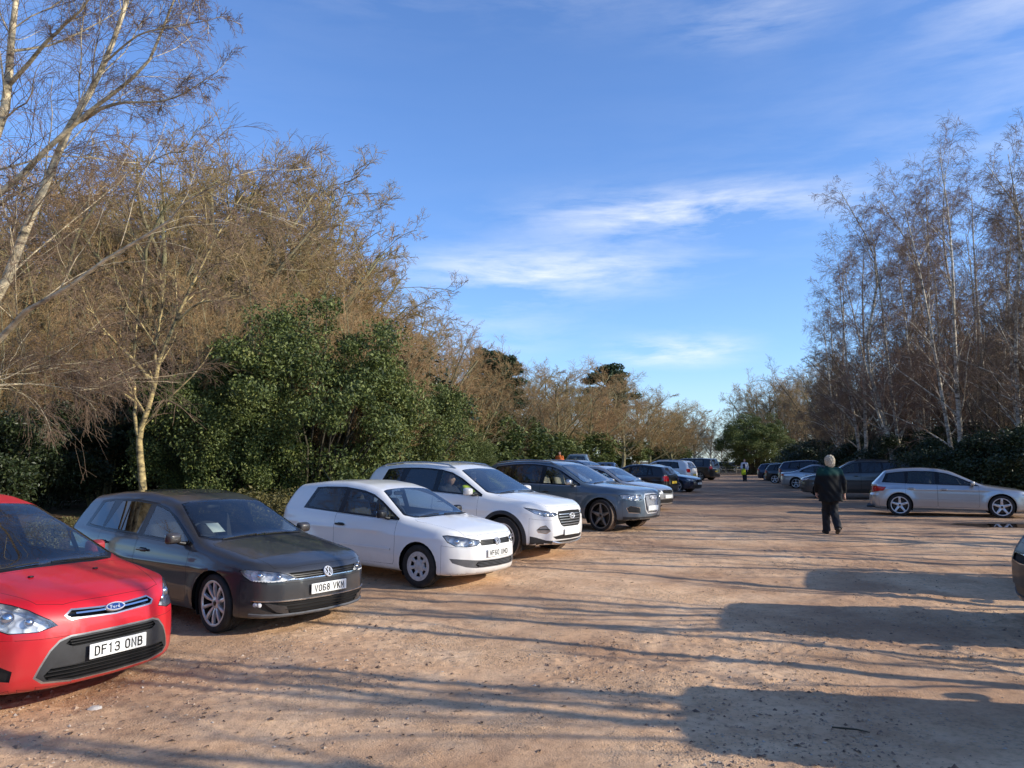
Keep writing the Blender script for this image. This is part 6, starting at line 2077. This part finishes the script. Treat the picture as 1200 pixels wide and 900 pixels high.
def build_cars():
    R = {}
    c = mpv(); put(c, 131, 820, -25, 'nose', 'bright red people carrier with black lower grille and plate DF13 ONB', LEFT)
    c = hatch5(); put(c, 255, 741, -34, 'fr', 'dusty dark grey five-door hatchback with plate VO68 VKM', LEFT)
    c = hatch3(); put(c, 493, 689, -34, 'fr', 'small white three-door hatchback with grey wheel covers and plate WF60 UMD', LEFT)
    c = crossover(); put(c, 668, 653, -33, 'nose', 'white crossover with black wheel arches and two people sitting inside', LEFT); R['crossover'] = c
    c = big_suv(); put(c, 706, 622.5, -35, 'fr', 'large blue-grey estate car with tall chrome grille and dark alloy wheels', LEFT)
    c = generic('silver', 4.45, 1.76, 1.47, 'hatch', lod=1, res=.7); put(c, 771, 604, -35, 'nose', 'silver hatchback mostly hidden behind the blue-grey estate car', LEFT, back=1.3)
    a = generic('silver', 4.25, 1.75, 1.46, 'hatch', res=.9); put(a, 783, 598, -36, 'nose', 'silver hatchback with bright headlights between a grey estate and a black car', LEFT)
    b = generic('black_paint', 4.2, 1.76, 1.47, 'hatch', res=.8); put(b, 779, 583, 146, 'crl', 'black hatchback reversed in, red tail light facing the aisle', LEFT)
    d = generic('navy', 4.55, 1.80, 1.44, 'saloon', res=.8); put(d, 794, 577, -34, 'fr', 'navy blue saloon with a bright headlight beyond the black hatchback', LEFT)
    e = generic('navy', 4.6, 1.85, 1.66, 'suv', res=.7); put(e, 768, 588, -35, 'nose', 'dark blue estate car whose roof shows above the black hatchback', LEFT, back=1.0)
    f = generic('white', 4.5, 1.84, 1.68, 'suv', res=.7, rails='satin'); put(f, 806, 571, 146, 'crl', 'white estate car with red tail lights beyond the navy saloon', LEFT)
    k = generic('black_paint', 4.9, 2.0, 1.83, 'box', res=.8, style='star', glassm='privacy', wheelm='wheel_dark'); put(k, 821, 563, 138, 'rl', 'big black off-road car at the far end of the left-hand row', LEFT)
    p = generic('pale_green', 4.3, 1.8, 1.85, 'box', res=.6); put(p, 676, 569, 80, 'tail', 'pale green off-road car seen from behind beyond the left-hand row', 'cars parked beyond the left-hand row')
    r_ = copy_tree(d.root); put(d, 703, 568, 72, 'tail', 'dark saloon parked beside the pale green off-road car', 'cars parked beyond the left-hand row', root=r_)
    # right-hand row
    s = sportback(); put(s, 1055, 604, -25, 'rr', 'silver hatchback estate parked beside a puddle under the birches', RIGHT)
    x = generic('slate', 4.63, 1.89, 1.68, 'suv', res=.9, style='star', wheelm='wheel_dark', rails='trim'); put(x, 938, 583, 163, 'nose', 'slate grey estate car with roof rails facing the aisle', RIGHT)
    w = generic('silver', 4.6, 1.83, 1.41, 'saloon', res=.9, style='double'); put(w, 933, 572.5, -22, 'rr', 'silver-white saloon with red tail light next to the slate grey estate car', RIGHT)
    r_ = copy_tree(e.root); put(e, 914, 570, -24, 'crr', 'dark estate car with tall roof behind the silver-white saloon', RIGHT, root=r_)
    r_ = copy_tree(b.root); put(b, 898, 566.5, -24, 'crr', 'black hatchback between two saloons in the right-hand row', RIGHT, root=r_)
    n = generic('navy', 4.4, 1.8, 1.46, 'hatch', res=.6); put(n, 889, 563, -22, 'crr', 'blue-grey hatchback at the far end of the right-hand row', RIGHT)
    # near cars of the right-hand row, only just in or just out of frame, heightened to lengthen their shadows
    m = generic('dull_black', 4.8, 1.95, 2.45, 'box', res=1.0, style='star', glassm='privacy', fplate=False); put(m, 1202, 738, 162, 'nose', 'black car whose nose just cuts the right edge of view, heightened for its shadow', RIGHT); R['near'] = m
    r_ = copy_tree(m.root); f2 = put(m, 1187, 740, 163, 'nose', 'black car out of view beyond the one at the right edge, heightened for its shadow', RIGHT, root=r_)
    f2.location = (7.55 + .95 * 2.4, 11.5 - .31 * 2.4, gz(9, 10))
    r_ = copy_tree(m.root); f3 = put(m, 1187, 740, 168, 'nose', 'black car out of view, nearest of the right-hand row, heightened for its shadow', RIGHT, root=r_)
    f3.location = (4.5 + .97 * 2.4, 5.2 - .2 * 2.4, 0.0)
    # far cars beyond the fence
    far = 'cars parked beyond the far fence'
    for i, (src, px, dep, hd, lb) in enumerate(((b, 848, 122, 20, 'black hatchback parked beyond the far fence'), (w, 858, 128, 200, 'silver saloon parked beyond the far fence'), (n, 868, 124, 10, 'blue-grey hatchback parked beyond the far fence'), (d, 839, 130, 15, 'navy saloon parked beyond the far fence'))):
        r_ = copy_tree(src.root); q = at_depth(px, dep); r_.location = q; r_.rotation_euler = (0, 0, math.radians(hd)); tag(r_, lb, 'car', far)
    return R

# ------------------------------------------------------------------ woods
def PX(px, py, dep):
    d = ray(px, py); t = dep / d.y
    return np.array((d.x * t, d.y * t, CAMZ + d.z * t))

def custom_tree(name, label, cat, base, limbs, levels, seed, tm, cm, K=14, extra=()):
    rng = np.random.default_rng(seed)
    b = np.array(base, float)
    P = np.array([resample(np.array(l[0], float) - b, K) for l in limbs]); R = np.array([l[1] + (l[2] - l[1]) * np.linspace(0, 1, K) ** .8 for l in limbs])
    P[:, 1:-1] += rng.normal(size=P[:, 1:-1].shape) * R[:, 1:-1, None] * .3
    tr = [tubes(P, R, 8)]; cr = []; lv = (P, R)
    for i, d in enumerate(levels):
        lv = sprout(lv[0], lv[1], rng, **d)
        (tr if i < 1 else cr).append(tubes(lv[0], lv[1], 5 if i < 1 else 3))
    root = empty(name, tuple(base)); tag(root, label, cat)
    obj('trunk', mesh_np('trunk', *join(tr), tm), root); obj('twigs', mesh_np('twigs', *join(cr), cm), root)
    return root

def build_woods():
    M = MAT; rng = np.random.default_rng(99)
    rr = lambda: float(rng.random() * 6.28)
    # --- leaning birch off the left edge, its limbs crossing the corner of the sky
    dp = 11.0
    tb = np.array((-11.2, 10.5, gz(-11.2, 10.5))); T1 = tb + [.5, .1, 2.6]; T2 = tb + [1.6, .1, 5.2]
    def L(*pts, d0=dp, d1=None):
        d1 = d1 or d0; n = len(pts)
        return [PX(x, y, d0 + (d1 - d0) * i / max(1, n - 1)) for i, (x, y) in enumerate(pts)]
    limbs = [
        ([tb, T1, PX(-90, 330, dp), PX(-40, 230, dp), PX(0, 150, dp), PX(11, 70, dp), PX(20, 0, dp), PX(34, -130, dp)], .14, .025),
        ([T1 + [-.05, 0, .1]] + L((-70, 420), (0, 338), (45, 235), (92, 130), (120, 75), (152, -10), (175, -150)), 0.0936, 0.0210),
        ([PX(-60, 280, dp)] + L((0, 228), (64, 166), (120, 118), (170, 78), (200, 10), (240, -90), d1=10.5), 0.0540, 0.0090),
        (L((86, 145), (135, 122), (200, 116), (255, 84), d1=10.2), 0.0324, 0.0048),
        ([T1] + L((-50, 440), (0, 396), (28, 366), (66, 346), (130, 300), (193, 264), (222, 233), (282, 205), d1=9.6), 0.0612, 0.0060),
        ([T1] + L((-40, 380), (0, 335), (34, 302), (98, 248), (150, 205), d1=12.5), 0.0288, 0.0048),
        ([T1 - [0, 0, .5]] + L((-40, 462), (0, 451), (50, 451), (104, 457), (160, 440), d1=12.5), 0.0324, 0.0048),
        ([T1 - [0, 0, .4]] + L((-30, 440), (0, 445), (40, 430), (112, 425), d1=11.8), 0.0216, 0.0036),
        (L((10, 100), (60, 45), (100, 5), (150, -60), d1=10.2), 0.0360, 0.0072),
        (L((12, 60), (60, 52), (110, 30), (150, 5), d1=11.8), 0.0216, 0.0048),
        (L((120, 75), (165, 40), (215, 30), (258, 20), d1=10.0), 0.0180, 0.0036)]
    custom_tree('birch_tree', 'pale birch whose long bare limbs lean in from the left edge', 'tree', tb, limbs, [
        dict(n=13, t0=.28, t1=1, ang=(25, 60), ln=.22, K=8, grav=-.02, jit=.12, rr=.26, rend=.004, up=.15, lenfall=.3),
        dict(n=9, t0=.1, t1=1, ang=(25, 65), ln=.72, K=7, grav=-.07, jit=.16, rr=.5, rend=.0028),
        dict(n=8, t0=.08, t1=1, ang=(20, 60), ln=.75, K=5, grav=-.14, jit=.14, rr=.7, rend=.0019),
        dict(n=1, t0=.1, t1=1, ang=(20, 50), ln=.65, K=4, grav=-.16, jit=.14, rr=.8, rend=.0016)], 5, M['bark_gold'], M['twig_birch'])
    # --- small forked birch behind the dark hatchback
    d = 15.5; b = PX(166, 600, d); b[2] = gz(b[0], b[1])
    limbs = [
        ([b] + L((165, 560), (163, 528), (162, 508), (172, 486), (180, 452), (186, 422), (206, 378), (224, 338), (242, 300), (262, 262), (288, 222), d0=d), .085, .012),
        (L((162, 510), (158, 488), (158, 462), (157, 420), (161, 370), (168, 320), d0=d), .045, .010),
        (L((181, 450), (150, 415), (138, 404), (113, 374), (96, 335), d0=d, d1=d - .6), .05, .010),
        (L((184, 428), (183, 400), (190, 360), (188, 320), d0=d), .035, .008),
        (L((158, 470), (130, 452), (112, 440), (75, 425), d0=d, d1=d - .8), .03, .006),
        (L((206, 378), (235, 355), (262, 352), (300, 340), d0=d, d1=d - .5), .03, .006)]
    custom_tree('birch_tree', 'small forked birch with yellow sunlit bark behind the dark grey hatchback', 'tree', b, limbs, [
        dict(n=12, t0=.3, t1=1, ang=(30, 65), ln=.30, K=7, grav=-.02, jit=.14, rr=.5, rend=.006, up=.25, lenfall=.3),
        dict(n=9, t0=.1, t1=1, ang=(25, 60), ln=.55, K=6, grav=-.13, jit=.14, rr=.6, rend=.0038),
        dict(n=8, t0=.1, t1=1, ang=(20, 60), ln=.65, K=5, grav=-.18, jit=.12, rr=.7, rend=.0028)], 6, M['bark_yellow'], M['twig_birch'])

    G1 = 'evergreen bushes behind the left-hand row'; G2 = 'bare oaks in the wood behind the left-hand row'
    # --- evergreen bushes at the wood edge (px, depth, top py, kind, width, label)
    for px, dep, ty, kind, wd, lb in (
        (262, 17.0, 405, 'holly2', .95, 'dense dark green holly behind the dark grey hatchback'),
        (372, 18.3, 352, 'holly', 1.0, 'tallest glossy green holly, above the white three-door hatchback'),
        (465, 21.5, 415, 'holly2', 1.0, 'broad dark holly above the white crossover'),
        (535, 28.0, 500, 'holly', 1.1, 'shaded holly above the blue-grey estate car')):
        q = at_depth(px, dep); tree(kind, q, height_to(ty, dep, q.z), lb, 'bush', G1, rr(), wd, 'holly_bush')
    for px, dep, ty, wd in ((60, 17.5, 470, 1.1), (-30, 15.0, 455, 1.1), (135, 20, 440, 1.2), (200, 21, 400, 1.1), (-120, 14.5, 440, 1.1), (320, 22, 380, 1.1), (430, 25, 400, 1.2), (20, 22, 430, 1.3)):
        q = at_depth(px, dep); tree('rhodo', q, height_to(ty, dep, q.z), 'dark shaded evergreen in the gloom of the wood edge', 'bush', 'shaded evergreens in the left-hand wood', rr(), wd, 'evergreen_bush')
    for px, dep, ty, wd in ((600, 44, 478, 1.2), (560, 37, 470, 1.2), (640, 58, 500, 1.4), (688, 72, 500, 1.5), (735, 88, 510, 1.5), (780, 104, 515, 1.6), (520, 33, 500, 1.2)):
        q = at_depth(px, dep); tree('bush', q, height_to(ty, dep, q.z), 'low green bush under the bare oaks beyond the left-hand row', 'bush', 'low bushes beyond the left-hand row', rr(), wd, 'evergreen_bush')
    # --- brambles in front of the bushes
    for px, dep, h, wd in ((318, 15.2, 1.3, 1.2), (345, 16.4, 1.1, 1.2), (292, 14.6, .9, 1), (200, 14.0, 1.0, 1.0), (225, 14.2, .9, 1.1), (395, 17.8, 1.1, 1.3), (425, 19, 1.2, 1.2), (70, 13.5, .7, 1), (250, 14.4, .8, 1.2), (150, 13.8, .7, .8), (450, 20.5, 1.2, 1.2), (500, 23.5, 1.4, 1.3), (530, 26, 1.4, 1.3)):
        q = at_depth(px, dep); tree('bramble', q, h, 'yellow-green bramble scrambling at the foot of the hollies', 'bramble', 'brambles behind the left-hand row', rr(), wd, 'bramble_bush')
    # --- bare trees of the wood
    for px, dep, ty, kind, wd, lb in (
        (60, 23, 195, 'oak2', 1.0, None), (-40, 20, 210, 'oak', 1.0, None), (175, 24, 165, 'oak', 1.0, None), (245, 26, 150, 'oak3', 1.0, None), (272, 28, 158, 'oak', 1.0, 'tall bare oak with spreading crown above the hollies'),
        (318, 30, 178, 'oak3', .95, None), (348, 31, 225, 'oak2', .9, None), (120, 30, 205, 'oak2', 1.1, None), (220, 34, 190, 'oak2', 1.1, None), (402, 36, 300, 'oak2', .95, None), (452, 42, 350, 'oak2', 1.0, None), (270, 36, 205, 'oak2', 1.1, None),
        (528, 48, 392, 'oak3', 1.0, None), (575, 56, 418, 'oak2', 1.1, None), (654, 62, 428, 'oak', 1.15, 'spreading oak with yellow-green trunk beyond the left-hand row'), (690, 74, 432, 'oak2', 1.2, None), (640, 72, 436, 'oak3', 1.2, None),
        (730, 84, 458, 'oak3', 1.2, None), (760, 92, 462, 'oak2', 1.2, None), (785, 100, 470, 'oak3', 1.1, None), (560, 60, 415, 'oak', 1.2, None), (20, 28, 230, 'oak3', 1.2, None), (345, 38, 235, 'oak3', 1.2, None), (-110, 24, 210, 'oak2', 1.2, None), (360, 42, 300, 'oak', 1.1, None), (150, 44, 235, 'oak2', 1.4, None), (60, 42, 240, 'oak', 1.4, None), (240, 46, 232, 'oak3', 1.3, None), (310, 48, 250, 'oak2', 1.2, None), (-30, 38, 240, 'oak3', 1.4, None), (200, 30, 215, 'oak3', 1.1, None), (100, 27, 215, 'oak', 1.1, None), (435, 50, 335, 'oak', 1.2, None), (520, 56, 392, 'oak2', 1.2, None), (610, 68, 422, 'oak2', 1.3, None), (668, 80, 420, 'oak2', 1.4, None), (712, 88, 435, 'oak', 1.4, None), (748, 98, 452, 'oak2', 1.4, None), (775, 110, 462, 'oak3', 1.4, None), (800, 115, 470, 'oak2', 1.3, None)):
        q = at_depth(px, dep); tree(kind, q, height_to(ty, dep, q.z) * 1.06, lb or 'bare brown oak standing among others in the left-hand wood', 'tree', None if lb else G2, rr(), wd, 'oak_tree')
    for px, dep, ty, kind, wd in ((300, 19.5, 300, 'scrub2', .9), (345, 20.5, 330, 'scrub2', .8), (430, 22.5, 350, 'scrub2', 1.0), (505, 26, 372, 'scrub2', 1.0), (540, 31, 392, 'scrub2', 1.1), (590, 41, 430, 'scrub2', 1.2), (625, 50, 450, 'scrub2', 1.3), (400, 19.5, 335, 'scrub2', .8), (455, 20.0, 380, 'scrub2', .9), (250, 17.5, 340, 'scrub2', .8), (60, 18.5, 330, 'scrub2', 1.0), (215, 19.5, 300, 'scrub2', .9), (-20, 17, 330, 'scrub2', 1.0), (120, 18.6, 350, 'scrub2', .9)):
        q = at_depth(px, dep); tree(kind, q, height_to(ty, dep, q.z), 'rusty many-stemmed bare scrub tree growing through the evergreens', 'tree', 'bare scrub trees in the left-hand wood edge', rr(), wd, 'scrub_tree')
    for px, dep, ty, wd, lb in ((588, 54, 412, 1.0, 'dark green pine rising among the bare oaks'), (712, 98, 427, 1.25, 'dark pine on the skyline behind the rusty oaks'), (572, 60, 408, .9, 'dark green pine half hidden behind brown twigs')):
        q = at_depth(px, dep); tree('pine', q, height_to(ty, dep, q.z), lb, 'tree', 'pines in the left-hand wood', rr(), wd, 'pine_tree')
    for px, dep, ty in ((812, 118, 474), (832, 128, 488), (845, 150, 500), (800, 125, 480), (862, 160, 508)):
        q = at_depth(px, dep); tree('pale', q, height_to(ty, dep, q.z), 'pale bare tree at the far end of the car park', 'tree', 'pale bare trees at the far end', rr(), 1.0, 'bare_tree')
    # --- right-hand side
    q = at_depth(884, 92); tree('holly', q, height_to(484, 92, q.z), 'round dark holly at the far end of the right-hand row', 'bush', None, 1.0, 1.25, 'holly_bush')
    G3 = 'tall birches behind the right-hand row'
    for px, dep, ty, kind, rz, wd in ((1048, 36, 205, 'birch3', 3.0, .95), (1085, 38, 200, 'birch', 1.0, .9), (1122, 31, 165, 'birch2', .5, .9), (1135, 34, 172, 'birch', 2.2, .9), (1158, 33, 205, 'birch2', 4.0, .9), (1196, 28, 168, 'birch', 5.0, .9), (1012, 44, 262, 'birch2', 1.5, .95), (985, 50, 300, 'birch', 1.1, .9), (1240, 27, 150, 'birch3', 2.0, 1), (1100, 44, 210, 'birch3', 2.6, 1.0), (1180, 40, 200, 'birch', .3, 1.0)):
        q = at_depth(px, dep); tree(kind, q, height_to(ty, dep, q.z), 'tall slender bare birch among others behind the right-hand row', 'tree', G3, rz, wd, 'birch_tree')
    G4 = 'dark bare trees in the right-hand wood'
    for px, dep, ty, kind, wd in ((890, 120, 440, 'oak', 1.1), (918, 116, 432, 'scrub2', 1.3), (944, 110, 430, 'oak', 1.1), (972, 96, 414, 'scrub2', 1.3), (1000, 64, 400, 'oak', 1.1), (905, 122, 440, 'darktree', 1.0), (935, 115, 432, 'scrub2', 1.1), (958, 106, 440, 'darktree', 1.0), (985, 72, 415, 'scrub', 1.2), (1010, 60, 420, 'darktree', 1.1), (1040, 52, 400, 'scrub', 1.3), (1075, 48, 380, 'scrub', 1.2), (1110, 44, 370, 'darktree', 1.1), (1150, 42, 360, 'scrub', 1.3), (1190, 38, 340, 'darktree', 1.1), (1230, 36, 330, 'scrub', 1.3), (890, 120, 450, 'scrub2', 1.2), (1000, 80, 440, 'scrub', 1.4), (1130, 52, 400, 'scrub', 1.5), (1170, 30, 360, 'scrub', .8), (1205, 50, 380, 'scrub', 1.4)):
        q = at_depth(px, dep); tree(kind, q, height_to(ty, dep, q.z), 'dark bare tree in the tangle behind the right-hand row', 'tree', G4, rr(), wd, 'bare_tree')
    for px, dep, ty, wd in ((1105, 28.5, 512, 1.3), (1165, 27.5, 500, 1.3), (1225, 26, 490, 1.3), (1060, 36, 508, 1.5), (1010, 46, 512, 1.6), (970, 62, 512, 1.8), (950, 78, 515, 1.8), (1130, 34, 495, 1.5), (1190, 33, 480, 1.5), (935, 104, 518, 1.6), (1080, 46, 500, 1.8), (1030, 56, 505, 1.8)):
        q = at_depth(px, dep); tree('rhodo', q, height_to(ty, dep, q.z), 'low dark evergreen thicket beneath the right-hand birches', 'bush', 'dark thickets behind the right-hand row', rr(), wd, 'evergreen_bush')
    # --- the wood goes on along the left, beside and behind the camera
    for x, y, k, h, w_ in ((-12.5, 4, 'rhodo', 4.5, 1.2), (-13.5, 0, 'holly', 5, 1.2), (-14, -4, 'rhodo', 4.5, 1.3), (-13.5, -8.5, 'holly2', 5, 1.3), (-13, -13, 'rhodo', 4.5, 1.3), (-10, -17, 'rhodo', 4.5, 1.4), (-5, -20, 'holly', 5, 1.4), (1, -22, 'rhodo', 4.5, 1.5)):
        tree(k, (x, y, gz(x, y)), h, 'dark shaded evergreen in the gloom of the wood edge', 'bush', 'shaded evergreens in the left-hand wood', rr(), w_, 'evergreen_bush')
    for x, y, k in ((-16, 5, 'oak2'), (-17, -2, 'oak'), (-17, -9, 'oak3'), (-15, -16, 'oak2'), (-8, -22, 'oak'), (-1, -25, 'oak3')):
        tree(k, (x, y, gz(x, y)), 11.0, 'bare brown oak standing among others in the left-hand wood', 'tree', G2, rr(), 1.0, 'oak_tree')
    # --- trees that stand out of frame on the right and throw their shadows over the dirt
    for x, y, h, kind, rz in ((15.5, 11.5, 13, 'birch2', .4), (11.6, 7.6, 12, 'birch2', 2.0), (11.0, 4.2, 12, 'birch', 1.2), (10.2, 1.0, 12, 'darktree', 3.3), (9.6, -2.2, 12, 'birch', 5.2), (13.5, 1.5, 14, 'darktree', 1.9), (9.0, -5.2, 12, 'birch', .9), (17, 15, 13, 'birch', 4.0), (18.5, 19.5, 13.5, 'birch3', 4.0), (22, 13, 13, 'darktree', 2.5), (23, 19, 13, 'birch', 1.0), (24, 24, 13, 'darktree', .2), (27, 30, 14, 'birch2', .7)):
        tree('thin' if kind != 'darktree' else 'thin2', (x, y, gz(x, y)), h, 'tall slender bare birch among others behind the right-hand row', 'tree', G3, rz, 1.0, 'birch_tree')

# ------------------------------------------------------------------ people and small things
def build_people(R):
    M = MAT
    M['hair_grey'] = simple('sandy_grey_hair', (.52, .43, .30), .8, noise_amt=.6, nscale=45, bump=.5)
    M['hair_dark'] = simple('dark_hair', (.03, .02, .015), .6, noise_amt=.4, nscale=60)
    M['hair_red'] = simple('brown_hair', (.16, .07, .03), .6, noise_amt=.4, nscale=60)
    M['trousers_dark'] = simple('dark_trousers', (.012, .013, .017), .85, noise_amt=.35, nscale=14)
    M['shoe'] = simple('brown_black_shoe', (.03, .022, .018), .6, noise_amt=.3)
    M['coat_green'] = coat_mat('green_black_coat', (.008, .050, .042), (.008, .009, .010), 1.27, 1.34)
    M['white_top'] = simple('white_cloth', (.62, .63, .66), .8, noise_amt=.1)
    M['orange_cloth'] = simple('orange_cloth', (.75, .17, .03), .8, noise_amt=.15)
    M['navy_cloth'] = simple('navy_cloth', (.02, .022, .04), .85, noise_amt=.2)
    g = ground_at(975, 626.5)
    J = standing(.22, .10, (.01, .02, 1.585), (-.05, 1, -.1))
    J['hil'] = (-.075, 0, .90); J['hir'] = (.075, 0, .90); J['knl'] = (-.065, .16, .50); J['knr'] = (.065, .02, .49); J['anl'] = (-.055, .20, .085); J['tol'] = (-.07, .35, .045); J['anr'] = (.06, -.26, .17); J['tor'] = (.075, -.14, .06)
    J['elr'] = (.275, -.05, 1.13); J['wrr'] = (.285, -.02, .90); J['ell'] = (-.27, .02, 1.12); J['wrl'] = (-.25, .15, .93)
    human('person', 'person with sandy grey hair in dark green coat walking away along the aisle', g, -.10, J,
          [('coat', coat_fn(.72, .034), M['coat_green']), ('trousers', trouser_fn(), M['trousers_dark']), ('shoes', shoe_fn(), M['shoe']), ('hair', hair_fn(.025, .03), M['hair_grey'])], .0125)
    g = ground_at(873, 564)
    J = standing(.04, .03); J['wrr'] = (.20, .20, .98); J['elr'] = (.27, -.02, 1.12)
    human('person', 'person in white top and dark bib holding a yellow bag by the far fence', g, 2.6, J,
          [('shirt', coat_fn(.86, .0), M['white_top']), ('trousers', trouser_fn(), M['navy_cloth']), ('shoes', shoe_fn(), M['shoe']), ('hair', hair_fn(.01), M['hair_dark']),
           ('bib', lambda P, g_, c_: np.maximum(np.maximum(coat_fn(.80, .012, False, False)(P, g_, c_), np.abs(P[:, 0]) - .10), P[:, 2] - 1.36), M['navy_cloth'])], .03)
    # the yellow bag in that person's hand
    bm = bmesh.new(); rbox(bm, 0, 0, -.26, .34, .14, .44, .06, 3)
    for v in bm.verts:
        v.co.x *= 1 + .12 * math.sin(v.co.z * 14); v.co.y *= 1 + .3 * math.sin(v.co.z * 9 + v.co.x * 8)
    bag = empty('carrier_bag', (g.x + .30 * math.cos(2.6) + .10, g.y - .25, g.z + .98))
    tag(bag, 'bright yellow bag held by the person in a white top', 'bag')
    obj('bag_body', bm_mesh(bm, 'bag_body', M['hi_vis']), bag)
    P = np.array([[(-.10, 0, -.05), (-.06, 0, .02), (0, 0, .05), (.06, 0, .02), (.10, 0, -.05)]]); v, f = tubes(P, np.full((1, 5), .012), 6)
    obj('handle', mesh_np('handle', v, f, M['hi_vis']), bag)
    g = at_depth(655.5, 52)
    human('person', 'person in orange jacket standing beyond the row near the pale green car', g, 2.9, standing(.03, .0),
          [('jacket', coat_fn(.82, .02), M['orange_cloth']), ('trousers', trouser_fn(), M['navy_cloth']), ('shoes', shoe_fn(), M['shoe']), ('hair', hair_fn(.02), M['hair_red'])], .03)
    # driver and passenger of the white crossover
    c = R['crossover']
    for sg, lb, cm, hm, nm in ((-1, 'driver in dark jacket at the wheel of the white crossover', 'navy_cloth', 'hair_red', 'jacket'), (1, 'passenger in yellow vest sitting in the white crossover', 'hi_vis', 'hair_dark', 'vest')):
        J = dict(head=(0, .05, .79), look=(.2 * sg, 1, -.05), neck=(0, 0, .63), chest=(0, -.02, .44), belly=(0, .02, .26), hips=(0, .04, .10),
                 shl=(-.18, 0, .58), ell=(-.24, .20, .36), wrl=(-.16, .44, .42), shr=(.18, 0, .58), elr=(.24, .20, .36), wrr=(.16, .44, .42),
                 hil=(-.09, .08, .09), knl=(-.12, .50, .16), anl=(-.12, .70, -.18), tol=(-.12, .84, -.22), hir=(.09, .08, .09), knr=(.12, .50, .16), anr=(.12, .70, -.18), tor=(.12, .84, -.22),
                 hdl=(.2, 1, .1), hdr=(-.2, 1, .1), thl=(.3, .2, 1), thr=(-.3, .2, 1))
        Mx = Matrix.Translation(c.root.location) @ c.root.rotation_euler.to_matrix().to_4x4()
        loc = Mx @ Vector((c.sx(2.40) - .10, sg * .36, .40 + .14))
        human('person', lb, loc, c.root.rotation_euler.z - PI / 2, J, [(nm, coat_fn(None, -.005), M[cm]), ('trousers', trouser_fn(), M['trousers_dark']), ('hair', hair_fn(.015), M[hm])], .022)

def build_bits():
    M = MAT
    # puddle
    n = 48; V = [(0, 0, 0)]
    for i in range(n):
        a = 2 * PI * i / n; k = 1 + .18 * math.sin(3 * a + 1) + .10 * math.sin(7 * a)
        V.append((1.55 * k * math.cos(a), .55 * k * math.sin(a), 0))
    F = [(0, 1 + i, 1 + (i + 1) % n) for i in range(n)]
    m, nt = new_mat('muddy_water')
    p = nd(nt, 'ShaderNodeBsdfPrincipled', None, Base_Color=(.030, .020, .013, 1), Roughness=.03, IOR=1.33, Specular_IOR_Level=.7)
    out(nt, p.outputs[0])
    g = ground_at(1163, 614.5)
    o = obj('puddle', mesh_np('puddle', V, F, m), None, (12.5, 20.2, gz(12.5, 20.2) - .012)); tag(o, kind='structure')
    # low post-and-rail fence at the far end
    wood = bark_mat('weathered_wood', (.16, .13, .10), (.34, .29, .22))
    r = empty('fence', at_depth(866, 103)); tag(r, 'low wooden post and rail fence across the far end', 'fence')
    for i in range(8):
        x = -4.6 + i * 1.35
        bm = bmesh.new(); rbox(bm, x, 0, .5, .12, .12, 1.1, .02, 1); obj('post', bm_mesh(bm, 'post', wood), r)
    for z in (.45, .85):
        bm = bmesh.new(); rbox(bm, .1, -.075, z, 9.6, .03, .12, .01, 1); obj('rail', bm_mesh(bm, 'rail', wood), r)
    # fallen twig and a pale stone on the near dirt
    g = ground_at(995, 857); P = np.array([[(-.10, .05, .012), (-.03, .0, .02), (.05, -.01, .016), (.12, -.06, .012)]])
    v, f = tubes(P, np.array([[.006, .007, .006, .003]]), 6); o = obj('fallen_twig', mesh_np('fallen_twig', v, f, M['bark_dark']), None, g); tag(o, 'short dark fallen twig lying on the sunlit dirt', 'twig')
    for px, py, s, lb in ((111, 831, .055, 'pale broken stone on the dirt in front of the red car'), (150, 805, .04, 'brown stone on the dirt near the red car')):
        bm = bmesh.new(); bmesh.ops.create_icosphere(bm, subdivisions=2, radius=s)
        for v in bm.verts: v.co *= 1 + .35 * (random.random() - .5); v.co.z *= .5
        g = ground_at(px, py); o = obj('stone', bm_mesh(bm, 'stone', simple('pale_stone', (.5, .46, .42), .9, noise_amt=.3), False), None, g); tag(o, lb, 'stone')

def main():
    build_materials()
    build_world(); build_camera()
    g = build_ground(); litter_attribute(g)
    build_gravel()
    R = build_cars()
    build_tree_protos(); build_woods()
    build_people(R); build_bits()
    # unlinked prototype meshes go away with the file; nothing else to clean

main()
